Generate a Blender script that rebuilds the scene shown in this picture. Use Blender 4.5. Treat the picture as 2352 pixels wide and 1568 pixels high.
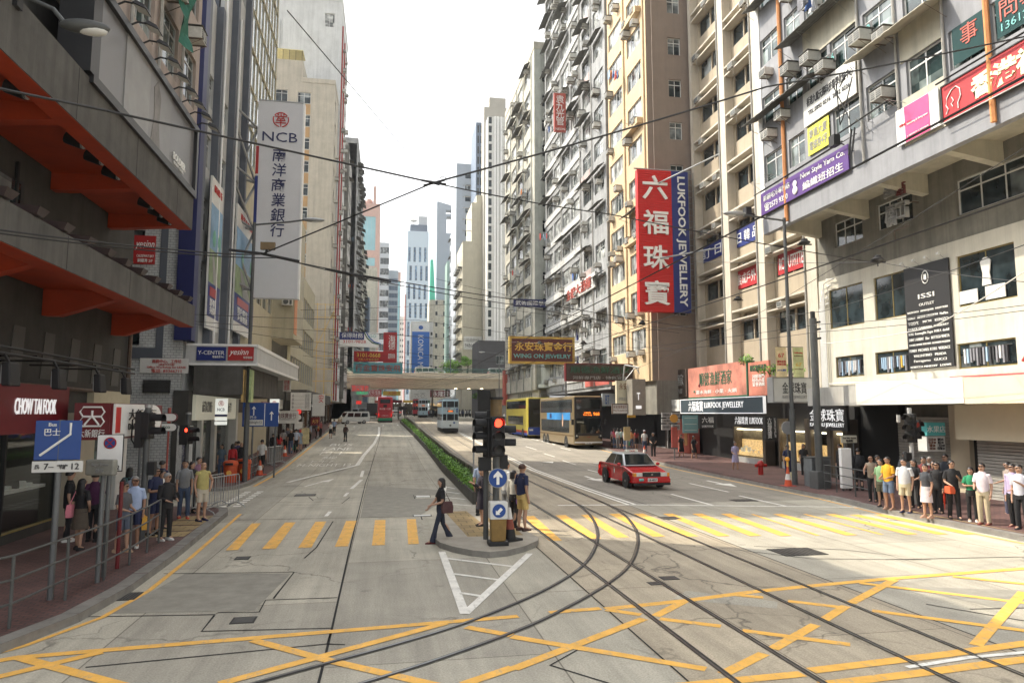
import bpy,bmesh,math,random
from mathutils import Vector,Matrix
for o in list(bpy.data.objects):bpy.data.objects.remove(o)
R=math.radians
rnd=random.Random(7)
SC=bpy.context.scene
COL=SC.collection
# ---------------------------------------------------------------- camera
CAMH=3.3
cam=bpy.data.cameras.new('camera');camo=bpy.data.objects.new('camera',cam);COL.objects.link(camo)
camo.location=(0,0,CAMH)
camo.rotation_euler=(R(90+5.8546),0,R(-10.2936))
cam.sensor_width=36;cam.lens=1599.4/2352*36;cam.clip_start=.1;cam.clip_end=3000
SC.camera=camo
# ---------------------------------------------------------------- sky and sun
SUN=Vector((1,-.58,-1.2)).normalized()
EL=math.asin(-SUN.z);AZ=math.atan2(-SUN.x,-SUN.y)
w=bpy.data.worlds.new('World');SC.world=w;w.use_nodes=True
nt=w.node_tree;bg=nt.nodes['Background']
sky=nt.nodes.new('ShaderNodeTexSky');sky.sky_type='NISHITA';sky.sun_disc=False
sky.sun_elevation=EL;sky.sun_rotation=AZ%(2*math.pi);sky.dust_density=4;sky.air_density=1.0;sky.ozone_density=1
hs=nt.nodes.new('ShaderNodeHueSaturation');hs.inputs['Saturation'].default_value=.06
nt.links.new(sky.outputs[0],hs.inputs['Color']);nt.links.new(hs.outputs[0],bg.inputs[0]);bg.inputs[1].default_value=.15
sl=bpy.data.lights.new('sun','SUN');so=bpy.data.objects.new('sun',sl);COL.objects.link(so)
sl.energy=2.05;sl.angle=R(.6);sl.color=(1,.90,.74)
so.rotation_euler=SUN.to_track_quat('-Z','Y').to_euler();so.location=(-60,40,90)
SC.view_settings.view_transform='Standard';SC.view_settings.look='None'
SC.view_settings.exposure=1.5;SC.view_settings.gamma=1
SC.render.engine='CYCLES'
SC.cycles.max_bounces=5;SC.cycles.diffuse_bounces=3;SC.cycles.glossy_bounces=2;SC.cycles.transparent_max_bounces=6
SC.cycles.use_denoising=True
# ---------------------------------------------------------------- measuring helpers: a point of the photograph on a known plane of the street
_cp,_sp=math.cos(R(5.8546)),math.sin(R(5.8546));_a=R(-10.2936);_rot=Matrix.Rotation(_a,3,'Z')
_rt=_rot@Vector((1,0,0));_up=_rot@Vector((0,-_sp,_cp));_fw=_rot@Vector((0,_cp,_sp))
def zg(Y):
 return 0 if Y<40 else.02*(min(Y,165)-40)
def ray(u,v):return _rt*(u-1176)-_up*(v-784)+_fw*1599.4
def gp(u,v,z=0):
 d=ray(u,v);t=(z-CAMH)/d.z;return Vector((d.x*t,d.y*t,z))
def gq(u,v):
 d=ray(u,v)
 lo,hi=1/d.y*5,1/d.y*400
 for _ in range(60):
  m=(lo+hi)/2
  if CAMH+d.z*m>zg(d.y*m):lo=m
  else:hi=m
 return Vector((d.x*lo,d.y*lo,zg(d.y*lo)))
def px(u,v,x):
 d=ray(u,v);t=x/d.x;return Vector((x,d.y*t,CAMH+d.z*t))
def py(u,v,y):
 d=ray(u,v);t=y/d.y;return Vector((d.x*t,y,CAMH+d.z*t))
 # ---------------------------------------------------------------- materials
_M={}
def mat(name,col,rough=.7,var=.12,scale=3.,metal=0.,emit=0.,streak=0.,bump=0.,world=True,spec=.5,objvar=0.,ecol=None):
 if name in _M:return _M[name]
 m=bpy.data.materials.new(name);m.use_nodes=True;n=m.node_tree.nodes;l=m.node_tree.links
 b=n['Principled BSDF'];b.inputs['Roughness'].default_value=rough;b.inputs['Metallic'].default_value=metal
 b.inputs['Specular IOR Level'].default_value=spec
 c4=(*col,1)
 b.inputs['Base Color'].default_value=c4
 src=None
 if var or streak:
  if world:pos=n.new('ShaderNodeNewGeometry').outputs['Position']
  else:pos=n.new('ShaderNodeTexCoord').outputs['Object']
  no=n.new('ShaderNodeTexNoise');no.inputs['Scale'].default_value=scale;no.inputs['Detail'].default_value=6;no.inputs['Roughness'].default_value=.65
  l.new(pos,no.inputs['Vector'])
  mr=n.new('ShaderNodeMapRange');mr.inputs[1].default_value=.3;mr.inputs[2].default_value=.7
  mr.inputs[3].default_value=1-var;mr.inputs[4].default_value=1+var
  l.new(no.outputs['Fac'],mr.inputs[0]);src=mr.outputs[0]
  if streak:
   mp=n.new('ShaderNodeMapping');mp.inputs['Scale'].default_value=(2.6,2.6,.13);l.new(pos,mp.inputs['Vector'])
   n2=n.new('ShaderNodeTexNoise');n2.inputs['Scale'].default_value=1.0;n2.inputs['Detail'].default_value=7;n2.inputs['Roughness'].default_value=.7;l.new(mp.outputs[0],n2.inputs['Vector'])
   m2=n.new('ShaderNodeMapRange');m2.inputs[1].default_value=.45;m2.inputs[2].default_value=.75
   m2.inputs[3].default_value=1;m2.inputs[4].default_value=1-streak;l.new(n2.outputs['Fac'],m2.inputs[0])
   mu=n.new('ShaderNodeMath');mu.operation='MULTIPLY';l.new(src,mu.inputs[0]);l.new(m2.outputs[0],mu.inputs[1]);src=mu.outputs[0]
 if objvar:
  oi=n.new('ShaderNodeObjectInfo');m3=n.new('ShaderNodeMapRange');m3.inputs[3].default_value=1-objvar;m3.inputs[4].default_value=1+objvar
  l.new(oi.outputs['Random'],m3.inputs[0])
  if src is None:src=m3.outputs[0]
  else:
   mu=n.new('ShaderNodeMath');mu.operation='MULTIPLY';l.new(src,mu.inputs[0]);l.new(m3.outputs[0],mu.inputs[1]);src=mu.outputs[0]
 if src is not None:
  vm=n.new('ShaderNodeVectorMath');vm.operation='SCALE';vm.inputs[0].default_value=col;l.new(src,vm.inputs['Scale'])
  l.new(vm.outputs[0],b.inputs['Base Color'])
 if bump:
  nb=n.new('ShaderNodeTexNoise');nb.inputs['Scale'].default_value=scale*9;nb.inputs['Detail'].default_value=4
  l.new(n.new('ShaderNodeNewGeometry').outputs['Position'],nb.inputs['Vector'])
  bp=n.new('ShaderNodeBump');bp.inputs['Strength'].default_value=bump;bp.inputs['Distance'].default_value=.02
  l.new(nb.outputs['Fac'],bp.inputs['Height']);l.new(bp.outputs[0],b.inputs['Normal'])
 if emit:
  b.inputs['Emission Color'].default_value=(*(ecol or col),1);b.inputs['Emission Strength'].default_value=emit
 _M[name]=m
 return m
def glass(name,dark=(.02,.03,.035),light=(.3,.33,.33),share=.45,rough=.06):
 """window glass with whatever stands behind it: mostly dark rooms, here and there a pale curtain, different for every window"""
 if name in _M:return _M[name]
 m=bpy.data.materials.new(name);m.use_nodes=True;n=m.node_tree.nodes;l=m.node_tree.links;b=n['Principled BSDF']
 b.inputs['Roughness'].default_value=rough;b.inputs['IOR'].default_value=1.5
 oi=n.new('ShaderNodeObjectInfo');pos=n.new('ShaderNodeNewGeometry')
 sn=n.new('ShaderNodeVectorMath');sn.operation='SNAP';sn.inputs[1].default_value=(.55,.55,1.1);l.new(pos.outputs['Position'],sn.inputs[0])
 wn=n.new('ShaderNodeTexWhiteNoise');l.new(sn.outputs[0],wn.inputs['Vector'])
 ad=n.new('ShaderNodeMath');ad.inputs[1].default_value=.55;ad.operation='MULTIPLY_ADD';l.new(wn.outputs['Value'],ad.inputs[0])
 mo=n.new('ShaderNodeMath');mo.operation='MULTIPLY';mo.inputs[1].default_value=.45;l.new(oi.outputs['Random'],mo.inputs[0]);l.new(mo.outputs[0],ad.inputs[2])
 cr=n.new('ShaderNodeValToRGB');e=cr.color_ramp.elements
 e[0].position=1-share-.15;e[0].color=(*dark,1);e[1].position=min(1,1-share+.3);e[1].color=(*light,1)
 l.new(ad.outputs[0],cr.inputs[0])
 no=n.new('ShaderNodeTexNoise');no.inputs['Scale'].default_value=1.4;l.new(pos.outputs['Position'],no.inputs['Vector'])
 vm=n.new('ShaderNodeVectorMath');vm.operation='SCALE';l.new(cr.outputs[0],vm.inputs[0])
 mr=n.new('ShaderNodeMapRange');mr.inputs[1].default_value=.35;mr.inputs[2].default_value=.65;mr.inputs[3].default_value=.4;mr.inputs[4].default_value=1.5
 l.new(no.outputs['Fac'],mr.inputs[0]);l.new(mr.outputs[0],vm.inputs['Scale'])
 l.new(vm.outputs[0],b.inputs['Base Color'])
 _M[name]=m;return m
 # ---------------------------------------------------------------- mesh building
class MB:
 def __init__(s):s.v=[];s.f=[];s.m=[];s.mats=[]
 def mi(s,m):
  if m not in s.mats:s.mats.append(m)
  return s.mats.index(m)
 def add(s,vs,fs,m):
  k=len(s.v);i=s.mi(m);s.v+=[tuple(p)for p in vs]
  for f in fs:s.f.append(tuple(k+j for j in f));s.m.append(i)
 def box(s,x0,x1,y0,y1,z0,z1,m):
  if x0>x1:x0,x1=x1,x0
  if y0>y1:y0,y1=y1,y0
  if z0>z1:z0,z1=z1,z0
  s.add([(x0,y0,z0),(x1,y0,z0),(x1,y1,z0),(x0,y1,z0),(x0,y0,z1),(x1,y0,z1),(x1,y1,z1),(x0,y1,z1)],[(0,3,2,1),(4,5,6,7),(0,1,5,4),(1,2,6,5),(2,3,7,6),(3,0,4,7)],m)
 def quad(s,a,b,c,d,m):s.add([a,b,c,d],[(0,1,2,3)],m)
 def hexa(s,p,m):s.add(p,[(0,3,2,1),(4,5,6,7),(0,1,5,4),(1,2,6,5),(2,3,7,6),(3,0,4,7)],m)
 def prism(s,poly,z0,z1,m,side=None):
  n=len(poly);top=[(x,y,z1)for x,y in poly];bot=[(x,y,z0)for x,y in poly]
  s.add(top,[tuple(range(n))],m);s.add(bot,[tuple(reversed(range(n)))],m)
  s.add(bot+top,[(i,(i+1)%n,n+(i+1)%n,n+i)for i in range(n)],side or m)
 def prism_axis(s,poly,a,b,m,axis='y'):
  """poly of (p, q) pairs extruded along an axis from a to b"""
  n=len(poly)
  g={'y':lambda p,q,t:(p,t,q),'x':lambda p,q,t:(t,p,q)}[axis]
  A=[g(p,q,a)for p,q in poly];B=[g(p,q,b)for p,q in poly]
  s.add(A,[tuple(range(n))],m);s.add(B,[tuple(reversed(range(n)))],m)
  s.add(A+B,[(i,n+i,n+(i+1)%n,(i+1)%n)for i in range(n)],m)
 def tube(s,pts,r,m,n=8,r1=None,cap=True):
  pts=[Vector(p)for p in pts];rings=[];N=len(pts)
  for i,p in enumerate(pts):
   d=(pts[min(i+1,N-1)]-pts[max(i-1,0)]).normalized()
   a=d.orthogonal()if abs(d.z)>.9 else d.cross(Vector((0,0,1)))
   a.normalize();b=d.cross(a)
   rr=r if r1 is None else r+(r1-r)*i/(N-1)
   rings.append([p+(a*math.cos(t)+b*math.sin(t))*rr for t in[2*math.pi*k/n for k in range(n)]])
  vs=[q for ring in rings for q in ring]
  fs=[(i*n+k,i*n+(k+1)%n,(i+1)*n+(k+1)%n,(i+1)*n+k)for i in range(N-1)for k in range(n)]
  if cap:fs+=[tuple(reversed(range(n))),tuple((N-1)*n+k for k in range(n))]
  s.add(vs,fs,m)
 def lathe(s,prof,m,n=16,c=(0,0,0)):
  vs=[(c[0]+r*math.cos(2*math.pi*k/n),c[1]+r*math.sin(2*math.pi*k/n),c[2]+z)for r,z in prof for k in range(n)]
  fs=[(i*n+k,i*n+(k+1)%n,(i+1)*n+(k+1)%n,(i+1)*n+k)for i in range(len(prof)-1)for k in range(n)]
  fs+=[tuple(reversed(range(n))),tuple((len(prof)-1)*n+k for k in range(n))]
  s.add(vs,fs,m)
 def disc(s,c,r,m,n=20,t=.02,axis='y'):
  """a round plate of thickness t facing -y (axis y) or +x (axis x)"""
  if axis=='y':s.prism_axis([(c[0]+r*math.cos(2*math.pi*k/n),c[2]+r*math.sin(2*math.pi*k/n))for k in range(n)],c[1],c[1]+t,m,'y')
  else:s.prism_axis([(c[1]+r*math.cos(2*math.pi*k/n),c[2]+r*math.sin(2*math.pi*k/n))for k in range(n)],c[0],c[0]+t,m,'x')
 def ball(s,c,r,m,nu=10,nv=7,sc=(1,1,1)):
  vs=[];fs=[]
  for j in range(nv+1):
   th=math.pi*j/nv
   for k in range(nu):
    ph=2*math.pi*k/nu
    vs.append((c[0]+r*sc[0]*math.sin(th)*math.cos(ph),c[1]+r*sc[1]*math.sin(th)*math.sin(ph),c[2]+r*sc[2]*math.cos(th)))
  for j in range(nv):
   for k in range(nu):fs.append((j*nu+k,(j+1)*nu+k,(j+1)*nu+(k+1)%nu,j*nu+(k+1)%nu))
  s.add(vs,fs,m)
 def mesh(s,name,smooth=False):
  me=bpy.data.meshes.new(name);me.from_pydata(s.v,[],s.f)
  for m in s.mats:me.materials.append(m)
  me.polygons.foreach_set('material_index',s.m)
  me.update()
  if smooth:
   me.polygons.foreach_set('use_smooth',[True]*len(me.polygons))
   me.set_sharp_from_angle(angle=R(38))
  return me
 def build(s,name,parent=None,loc=(0,0,0),rz=0,smooth=False,bevel=0):
  bm=bmesh.new();me=s.mesh(name,False);bm.from_mesh(me)
  bmesh.ops.recalc_face_normals(bm,faces=bm.faces);bm.to_mesh(me);bm.free()
  if smooth:
   me.polygons.foreach_set('use_smooth',[True]*len(me.polygons));me.set_sharp_from_angle(angle=R(38))
  o=link(name,me,parent,loc,rz)
  if bevel:
   b=o.modifiers.new('bevel','BEVEL');b.width=bevel;b.segments=2;b.limit_method='ANGLE'
  return o
def link(name,data,parent=None,loc=(0,0,0),rz=0):
 o=bpy.data.objects.new(name,data);COL.objects.link(o);o.location=loc;o.rotation_euler=(0,0,rz)
 if parent:o.parent=parent
 return o
def tag(o,label=None,cat=None,group=None,kind=None):
 if label:o['label']=label
 if cat:o['category']=cat
 if group:o['group']=group
 if kind:o['kind']=kind
 return o
def thing(name,label,cat,loc=(0,0,0),rz=0,group=None):
 return tag(link(name,None,None,loc,rz),label,cat,group)
def struct(name,mb,**k):return tag(mb.build(name,**k),kind='structure')
def copy_tree(o,parent=None):
 c=o.copy();COL.objects.link(c);c.parent=parent
 for ch in o.children:copy_tree(ch,c)
 return c
FRONT,RIGHT,LEFT,BACK=0,-math.pi/2,math.pi/2,math.pi
def lettering(parent,s,h,m,x=0,z=0,y=-.012,fit=None,depth=.01,vert=False,rot=0,name='lettering',shear=0,al='CENTER',space=1.,bold=0):
 """writing as thin raised letters, h the height of a capital, (x, z) the middle of the line, facing local -y"""
 cu=bpy.data.curves.new(name,'FONT');cu.body='\n'.join(s)if vert else s
 cu.size=h*1.38;cu.align_x=al;cu.align_y='CENTER';cu.extrude=depth;cu.shear=shear;cu.space_line=.82 if vert else.95;cu.space_character=space
 cu.resolution_u=2;cu.offset=bold
 t=bpy.data.objects.new(name,cu);me=bpy.data.meshes.new_from_object(t);bpy.data.objects.remove(t)
 xs=[v.co.x for v in me.vertices];ys=[v.co.y for v in me.vertices]
 if not xs:return None
 cx=(min(xs)+max(xs))/2 if al=='CENTER' else 0;cy=(min(ys)+max(ys))/2
 k=1.;kz=1.
 if isinstance(fit,tuple):k=fit[0]/max(1e-6,max(xs)-min(xs));kz=fit[1]/max(1e-6,max(ys)-min(ys))
 elif fit:k=fit/max(1e-6,max(xs)-min(xs))
 cr,sr=math.cos(rot),math.sin(rot)
 for v in me.vertices:
  a,b=(v.co.x-cx)*k,(v.co.y-cy)*kz
  v.co=(x+a*cr-b*sr,y-v.co.z,z+a*sr+b*cr)
 me.materials.clear();me.materials.append(m)
 o=link(name,me,parent)
 return o
 # ---------------------------------------------------------------- colours in use
concrete=mat('concrete',(.30,.29,.27),.85,.15,1.2,streak=.3)
def road_mat(name,col,var,stain):
 m=mat(name,col,.8,var,.5);n=m.node_tree.nodes;l=m.node_tree.links;b=n['Principled BSDF']
 base=b.inputs['Base Color'].links[0].from_socket
 pos=n.new('ShaderNodeNewGeometry').outputs['Position']
 # slabs of slightly different age
 bk=n.new('ShaderNodeTexBrick');bk.inputs['Scale'].default_value=1;bk.inputs['Brick Width'].default_value=6.5;bk.inputs['Row Height'].default_value=3.1
 bk.inputs['Mortar Size'].default_value=.012;bk.inputs['Color1'].default_value=(.86,.86,.86,1);bk.inputs['Color2'].default_value=(1.1,1.1,1.08,1);bk.inputs['Mortar'].default_value=(.45,.44,.42,1);bk.inputs['Bias'].default_value=0
 mp=n.new('ShaderNodeMapping');mp.inputs['Rotation'].default_value=(0,0,R(90));mp.inputs['Location'].default_value=(.0,.75,0);l.new(pos,mp.inputs['Vector']);l.new(mp.outputs[0],bk.inputs['Vector'])
 # tyre polish and drips: long marks along the street
 m2=n.new('ShaderNodeMapping');m2.inputs['Scale'].default_value=(2.2,.10,1);l.new(pos,m2.inputs['Vector'])
 n2=n.new('ShaderNodeTexNoise');n2.inputs['Scale'].default_value=.8;n2.inputs['Detail'].default_value=8;n2.inputs['Roughness'].default_value=.7;l.new(m2.outputs[0],n2.inputs['Vector'])
 r2=n.new('ShaderNodeMapRange');r2.inputs[1].default_value=.35;r2.inputs[2].default_value=.7;r2.inputs[3].default_value=1.08;r2.inputs[4].default_value=1-stain;l.new(n2.outputs['Fac'],r2.inputs[0])
 n3=n.new('ShaderNodeTexNoise');n3.inputs['Scale'].default_value=38;n3.inputs['Detail'].default_value=3;l.new(pos,n3.inputs['Vector'])
 r3=n.new('ShaderNodeMapRange');r3.inputs[1].default_value=.3;r3.inputs[2].default_value=.7;r3.inputs[3].default_value=.78;r3.inputs[4].default_value=1.18;l.new(n3.outputs['Fac'],r3.inputs[0])
 # oil spots
 vo=n.new('ShaderNodeTexNoise');vo.inputs['Scale'].default_value=2.3;vo.inputs['Detail'].default_value=2;l.new(pos,vo.inputs['Vector'])
 r4=n.new('ShaderNodeMapRange');r4.inputs[1].default_value=.66;r4.inputs[2].default_value=.8;r4.inputs[3].default_value=1;r4.inputs[4].default_value=.72;l.new(vo.outputs['Fac'],r4.inputs[0])
 # fine wandering cracks, only in places
 dn=n.new('ShaderNodeTexNoise');dn.inputs['Scale'].default_value=1.1;dn.inputs['Detail'].default_value=5;l.new(pos,dn.inputs['Vector'])
 da=n.new('ShaderNodeMix');da.data_type='RGBA';da.blend_type='LINEAR_LIGHT';da.inputs[0].default_value=.55;l.new(pos,da.inputs[6]);l.new(dn.outputs['Color'],da.inputs[7])
 vc=n.new('ShaderNodeTexVoronoi');vc.feature='DISTANCE_TO_EDGE';vc.inputs['Scale'].default_value=.33;l.new(da.outputs[2],vc.inputs['Vector'])
 cm=n.new('ShaderNodeMapRange');cm.inputs[1].default_value=.0;cm.inputs[2].default_value=.012;cm.inputs[3].default_value=1;cm.inputs[4].default_value=0;l.new(vc.outputs['Distance'],cm.inputs[0])
 mk=n.new('ShaderNodeMapRange');mk.inputs[1].default_value=.46;mk.inputs[2].default_value=.6;mk.inputs[3].default_value=0;mk.inputs[4].default_value=.6;nm_=n.new('ShaderNodeTexNoise');nm_.inputs['Scale'].default_value=.23;l.new(pos,nm_.inputs['Vector']);l.new(nm_.outputs['Fac'],mk.inputs[0])
 cx=n.new('ShaderNodeMath');cx.operation='MULTIPLY';l.new(cm.outputs[0],cx.inputs[0]);l.new(mk.outputs[0],cx.inputs[1]);ci=n.new('ShaderNodeMath');ci.operation='SUBTRACT';ci.inputs[0].default_value=1;l.new(cx.outputs[0],ci.inputs[1])
 prev=base
 for s in(bk.outputs['Color'],r2.outputs[0],r3.outputs[0],r4.outputs[0],ci.outputs[0]):
  mx=n.new('ShaderNodeMix');mx.data_type='RGBA';mx.blend_type='MULTIPLY';mx.inputs[0].default_value=1
  l.new(prev,mx.inputs[6]);l.new(s,mx.inputs[7]);prev=mx.outputs[2]
 l.new(prev,b.inputs['Base Color'])
 bp=n.new('ShaderNodeBump');bp.inputs['Strength'].default_value=.25;bp.inputs['Distance'].default_value=.01;l.new(n3.outputs['Fac'],bp.inputs['Height']);l.new(bp.outputs[0],b.inputs['Normal'])
 return m
M_road=road_mat('road_concrete',(.43,.40,.33),.16,.30)
M_tramway=road_mat('tramway_concrete',(.42,.36,.27),.18,.34)
M_asphalt=road_mat('asphalt_lane',(.275,.25,.21),.14,.22)
M_patch=mat('road_patch',(.27,.255,.215),.85,.18,3)
M_kerb=mat('kerb_stone',(.20,.19,.17),.85,.25,2.5)
def paint(name,c,under=(.33,.30,.25)):
 m=mat(name,c,.7,.16,3);n=m.node_tree.nodes;l=m.node_tree.links;b=n['Principled BSDF'];base=b.inputs['Base Color'].links[0].from_socket
 p=n.new('ShaderNodeNewGeometry').outputs['Position'];mp=n.new('ShaderNodeMapping');mp.inputs['Scale'].default_value=(3,1.1,1);l.new(p,mp.inputs['Vector'])
 a=n.new('ShaderNodeTexNoise');a.inputs['Scale'].default_value=2.6;a.inputs['Detail'].default_value=10;a.inputs['Roughness'].default_value=.75;l.new(mp.outputs[0],a.inputs['Vector'])
 r=n.new('ShaderNodeMapRange');r.inputs[1].default_value=.53;r.inputs[2].default_value=.70;r.inputs[3].default_value=0;r.inputs[4].default_value=.85;l.new(a.outputs['Fac'],r.inputs[0])
 x=n.new('ShaderNodeMix');x.data_type='RGBA';l.new(r.outputs[0],x.inputs[0]);l.new(base,x.inputs[6]);x.inputs[7].default_value=(*under,1);l.new(x.outputs[2],b.inputs['Base Color']);return m
M_yellow=paint('yellow_road_paint',(.80,.44,.085))
M_white=paint('white_road_paint',(.74,.72,.66))
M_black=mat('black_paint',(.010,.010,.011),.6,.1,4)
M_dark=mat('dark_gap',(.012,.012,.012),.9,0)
M_steel=mat('polished_rail_steel',(.20,.20,.20),.32,.2,6,metal=.9)
M_groove=mat('rail_groove',(.03,.028,.026),.7,.3,4)
M_galv=mat('galvanised_steel',(.33,.34,.34),.45,.12,5,metal=.5)
M_polegrey=mat('grey_pole_paint',(.078,.082,.082),.5,.15,3)
M_rail_grey=mat('railing_grey',(.075,.078,.075),.5,.15,4)
M_whitep=mat('white_paint',(.78,.78,.76),.5,.06,3)
M_offwhite=mat('offwhite_panel',(.62,.62,.59),.5,.08,2)
M_red=mat('red_paint',(.36,.012,.010),.4,.1,3)
M_maroon=mat('maroon_panel',(.13,.008,.012),.35,.1,3)
M_blue=mat('sign_blue',(.010,.055,.24),.4,.05,3)
M_navy=mat('navy_panel',(.012,.02,.10),.4,.08,2)
M_orange=mat('orange_soffit_paint',(.38,.042,.008),.6,.18,1.2)
M_glow=mat('lit_white',(.8,.82,.75),.5,0,emit=.25)
M_gold=mat('gold_letters',(.62,.40,.07),.4,.1,4)
M_grille=mat('dark_grille',(.05,.05,.05),.6,.1)
def brick(name,c1,c2,mo,bw=.2,rh=.1,mort=.012,axes='xy',rough=.85):
 m=bpy.data.materials.new(name);m.use_nodes=True;n=m.node_tree.nodes;l=m.node_tree.links;b=n['Principled BSDF'];b.inputs['Roughness'].default_value=rough
 pos=n.new('ShaderNodeNewGeometry').outputs['Position'];v=pos
 if axes!='xy':
  se=n.new('ShaderNodeSeparateXYZ');l.new(pos,se.inputs[0]);ad=n.new('ShaderNodeMath');l.new(se.outputs[0],ad.inputs[0]);l.new(se.outputs[1],ad.inputs[1])
  cb=n.new('ShaderNodeCombineXYZ');l.new(ad.outputs[0],cb.inputs[0]);l.new(se.outputs[2],cb.inputs[1]);v=cb.outputs[0]
 bk=n.new('ShaderNodeTexBrick');bk.inputs['Scale'].default_value=1;bk.inputs['Brick Width'].default_value=bw;bk.inputs['Row Height'].default_value=rh;bk.inputs['Mortar Size'].default_value=mort
 bk.inputs['Color1'].default_value=(*c1,1);bk.inputs['Color2'].default_value=(*c2,1);bk.inputs['Mortar'].default_value=(*mo,1);l.new(v,bk.inputs['Vector'])
 no=n.new('ShaderNodeTexNoise');no.inputs['Scale'].default_value=.9;no.inputs['Detail'].default_value=7;l.new(pos,no.inputs['Vector'])
 mr=n.new('ShaderNodeMapRange');mr.inputs[1].default_value=.3;mr.inputs[2].default_value=.7;mr.inputs[3].default_value=.72;mr.inputs[4].default_value=1.2;l.new(no.outputs['Fac'],mr.inputs[0])
 vm=n.new('ShaderNodeVectorMath');vm.operation='SCALE';l.new(bk.outputs['Color'],vm.inputs[0]);l.new(mr.outputs[0],vm.inputs['Scale']);l.new(vm.outputs[0],b.inputs['Base Color'])
 return m
M_pave=brick('red_paving_brick',(.145,.070,.060),(.105,.052,.048),(.06,.042,.038))
M_tactile=brick('yellow_tactile_paving',(.33,.24,.11),(.28,.20,.10),(.16,.12,.06),.4,.4,.015)
M_whitetile=brick('white_wall_tile',(.50,.51,.50),(.46,.48,.47),(.24,.25,.25),.24,.12,.012,'wall',.4)
# ---------------------------------------------------------------- the ground
def strip(mb,f0,f1,ys,dz,m):
 """a ribbon of ground between x = f0(Y) and f1(Y)"""
 vs=[];
 for y in ys:vs+=[(f0(y),y,zg(y)+dz),(f1(y),y,zg(y)+dz)]
 mb.add(vs,[(2*i,2*i+1,2*i+3,2*i+2)for i in range(len(ys)-1)],m)
def fr(a,b,st):
 n=max(1,int(math.ceil((b-a)/st)));return[a+(b-a)*i/n for i in range(n+1)]
def lin(pts):
 def f(y):
  if y<=pts[0][0]:return pts[0][1]
  for(a,p),(b,q)in zip(pts,pts[1:]):
   if y<=b:return p+(q-p)*(y-a)/(b-a)
  return pts[-1][1]
 return f
YS=[-60,0,20,40]+fr(45,165,5)+[300,600,1500]
g=MB();strip(g,lambda y:-400,lambda y:400,YS,0,M_road);struct('road',g)
g=MB();strip(g,lambda y:3.72,lambda y:8.72,[-20,0,8,24,40]+fr(45,165,5)+[300],.004,M_tramway);struct('tramway_road',g)
kerbR=lin([(-20,16.3),(15.8,16.3),(20.8,16.35),(24.8,16.85),(37,17.1),(45,17.4),(55,17.7),(78,17.9),(110,19.5),(126,20.5)])
g=MB();strip(g,lambda y:8.72,lambda y:kerbR(y)-.02,[24.6,28,32,40]+fr(45,126,5),.004,M_asphalt);struct('asphalt_road',g)
def pavement(name,poly,h=.13,m=None,ymax=None):
 """a raised pavement with a kerb of stone along its outline"""
 top=MB();n=len(poly)
 cx=sum(p[0]for p in poly)/n;cy=sum(p[1]for p in poly)/n
 P=[(x,y,zg(y)+h)for x,y in poly];Q=[(x,y,zg(y)-.05)for x,y in poly]
 top.add(P,[tuple(range(n))],m or M_pave)
 top.add(P+Q,[(i,n+i,n+(i+1)%n,(i+1)%n)for i in range(n)],M_kerb)
 return struct(name,top)
def kerbline(name,pts,w_=.28,h=.134,side=1):
 """kerb stones along the edge pts, w_ wide to the pavement side, each about a metre long"""
 k=MB();P=[]
 for(a,b)in zip(pts,pts[1:]):
  a=Vector(a);b=Vector(b);L=(b-a).length;nn=max(1,round(L/1.0))
  for i in range(nn):
   p=a.lerp(b,i/nn+.006);q=a.lerp(b,(i+1)/nn-.006);d=(q-p).normalized();nrm=Vector((-d.y,d.x))*side
   p0,q0=p-nrm*.012,q-nrm*.012;p1,q1=p+nrm*w_,q+nrm*w_
   j=rnd.uniform(-.004,.004)
   za,zb=zg(p.y)+h+j,zg(q.y)+h+j
   k.hexa([(p0.x,p0.y,zg(p.y)-.04),(q0.x,q0.y,zg(q.y)-.04),(q1.x,q1.y,zg(q.y)-.04),(p1.x,p1.y,zg(p.y)-.04),(p0.x+nrm.x*.02,p0.y+nrm.y*.02,za),(q0.x+nrm.x*.02,q0.y+nrm.y*.02,zb),(q1.x,q1.y,zb),(p1.x,p1.y,za)],M_kerb)
 return struct(name,k)
pl1=[(-9,4),(-7.2,7.6),(-6,9.6),(-5.15,11.1),(-4.72,12.5),(-4.57,14.3),(-4.62,17.5),(-4.78,21),(-4.95,24.3),(-5.15,25.2),(-5.7,25.8),(-7,26.1),(-9.6,26.4)]
pavement('pavement_left',pl1+[(-30,26.4),(-30,4)]);kerbline('kerb_left',pl1,side=1)
pl2=[(-9,31.6),(-6.6,31.9),(-6.2,32.6),(-6.02,34),(-6,38),(-6.05,44),(-6.2,52),(-6.6,70),(-7.1,97),(-7.3,112),(-7.4,126)]
pavement('pavement_left_far',pl2+[(-30,126),(-30,97),(-30,70),(-30,40),(-30,31.6)]);kerbline('kerb_left_far',pl2,side=1)
ptsR=[(kerbR(y),y)for y in(4,10,15.8,20.8,24.8,30,37,45,55,66,78,94,110,126)]
pavement('pavement_right',list(reversed(ptsR))+[(40,4),(40,40),(40,78),(40,126)]);kerbline('kerb_right',ptsR,side=-1)
for s,x0,x1 in((-1,-30,-8),(1,22.5,50)):
 g=MB();strip(g,lambda y:x0,lambda y:x1,[150,165,300,420],.13,M_pave);strip(g,lambda y:(x1 if s<0 else x0),lambda y:(x1 if s<0 else x0)+.01,[150,165,300],.06,M_kerb)
 struct('pavement_far',g)
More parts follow.
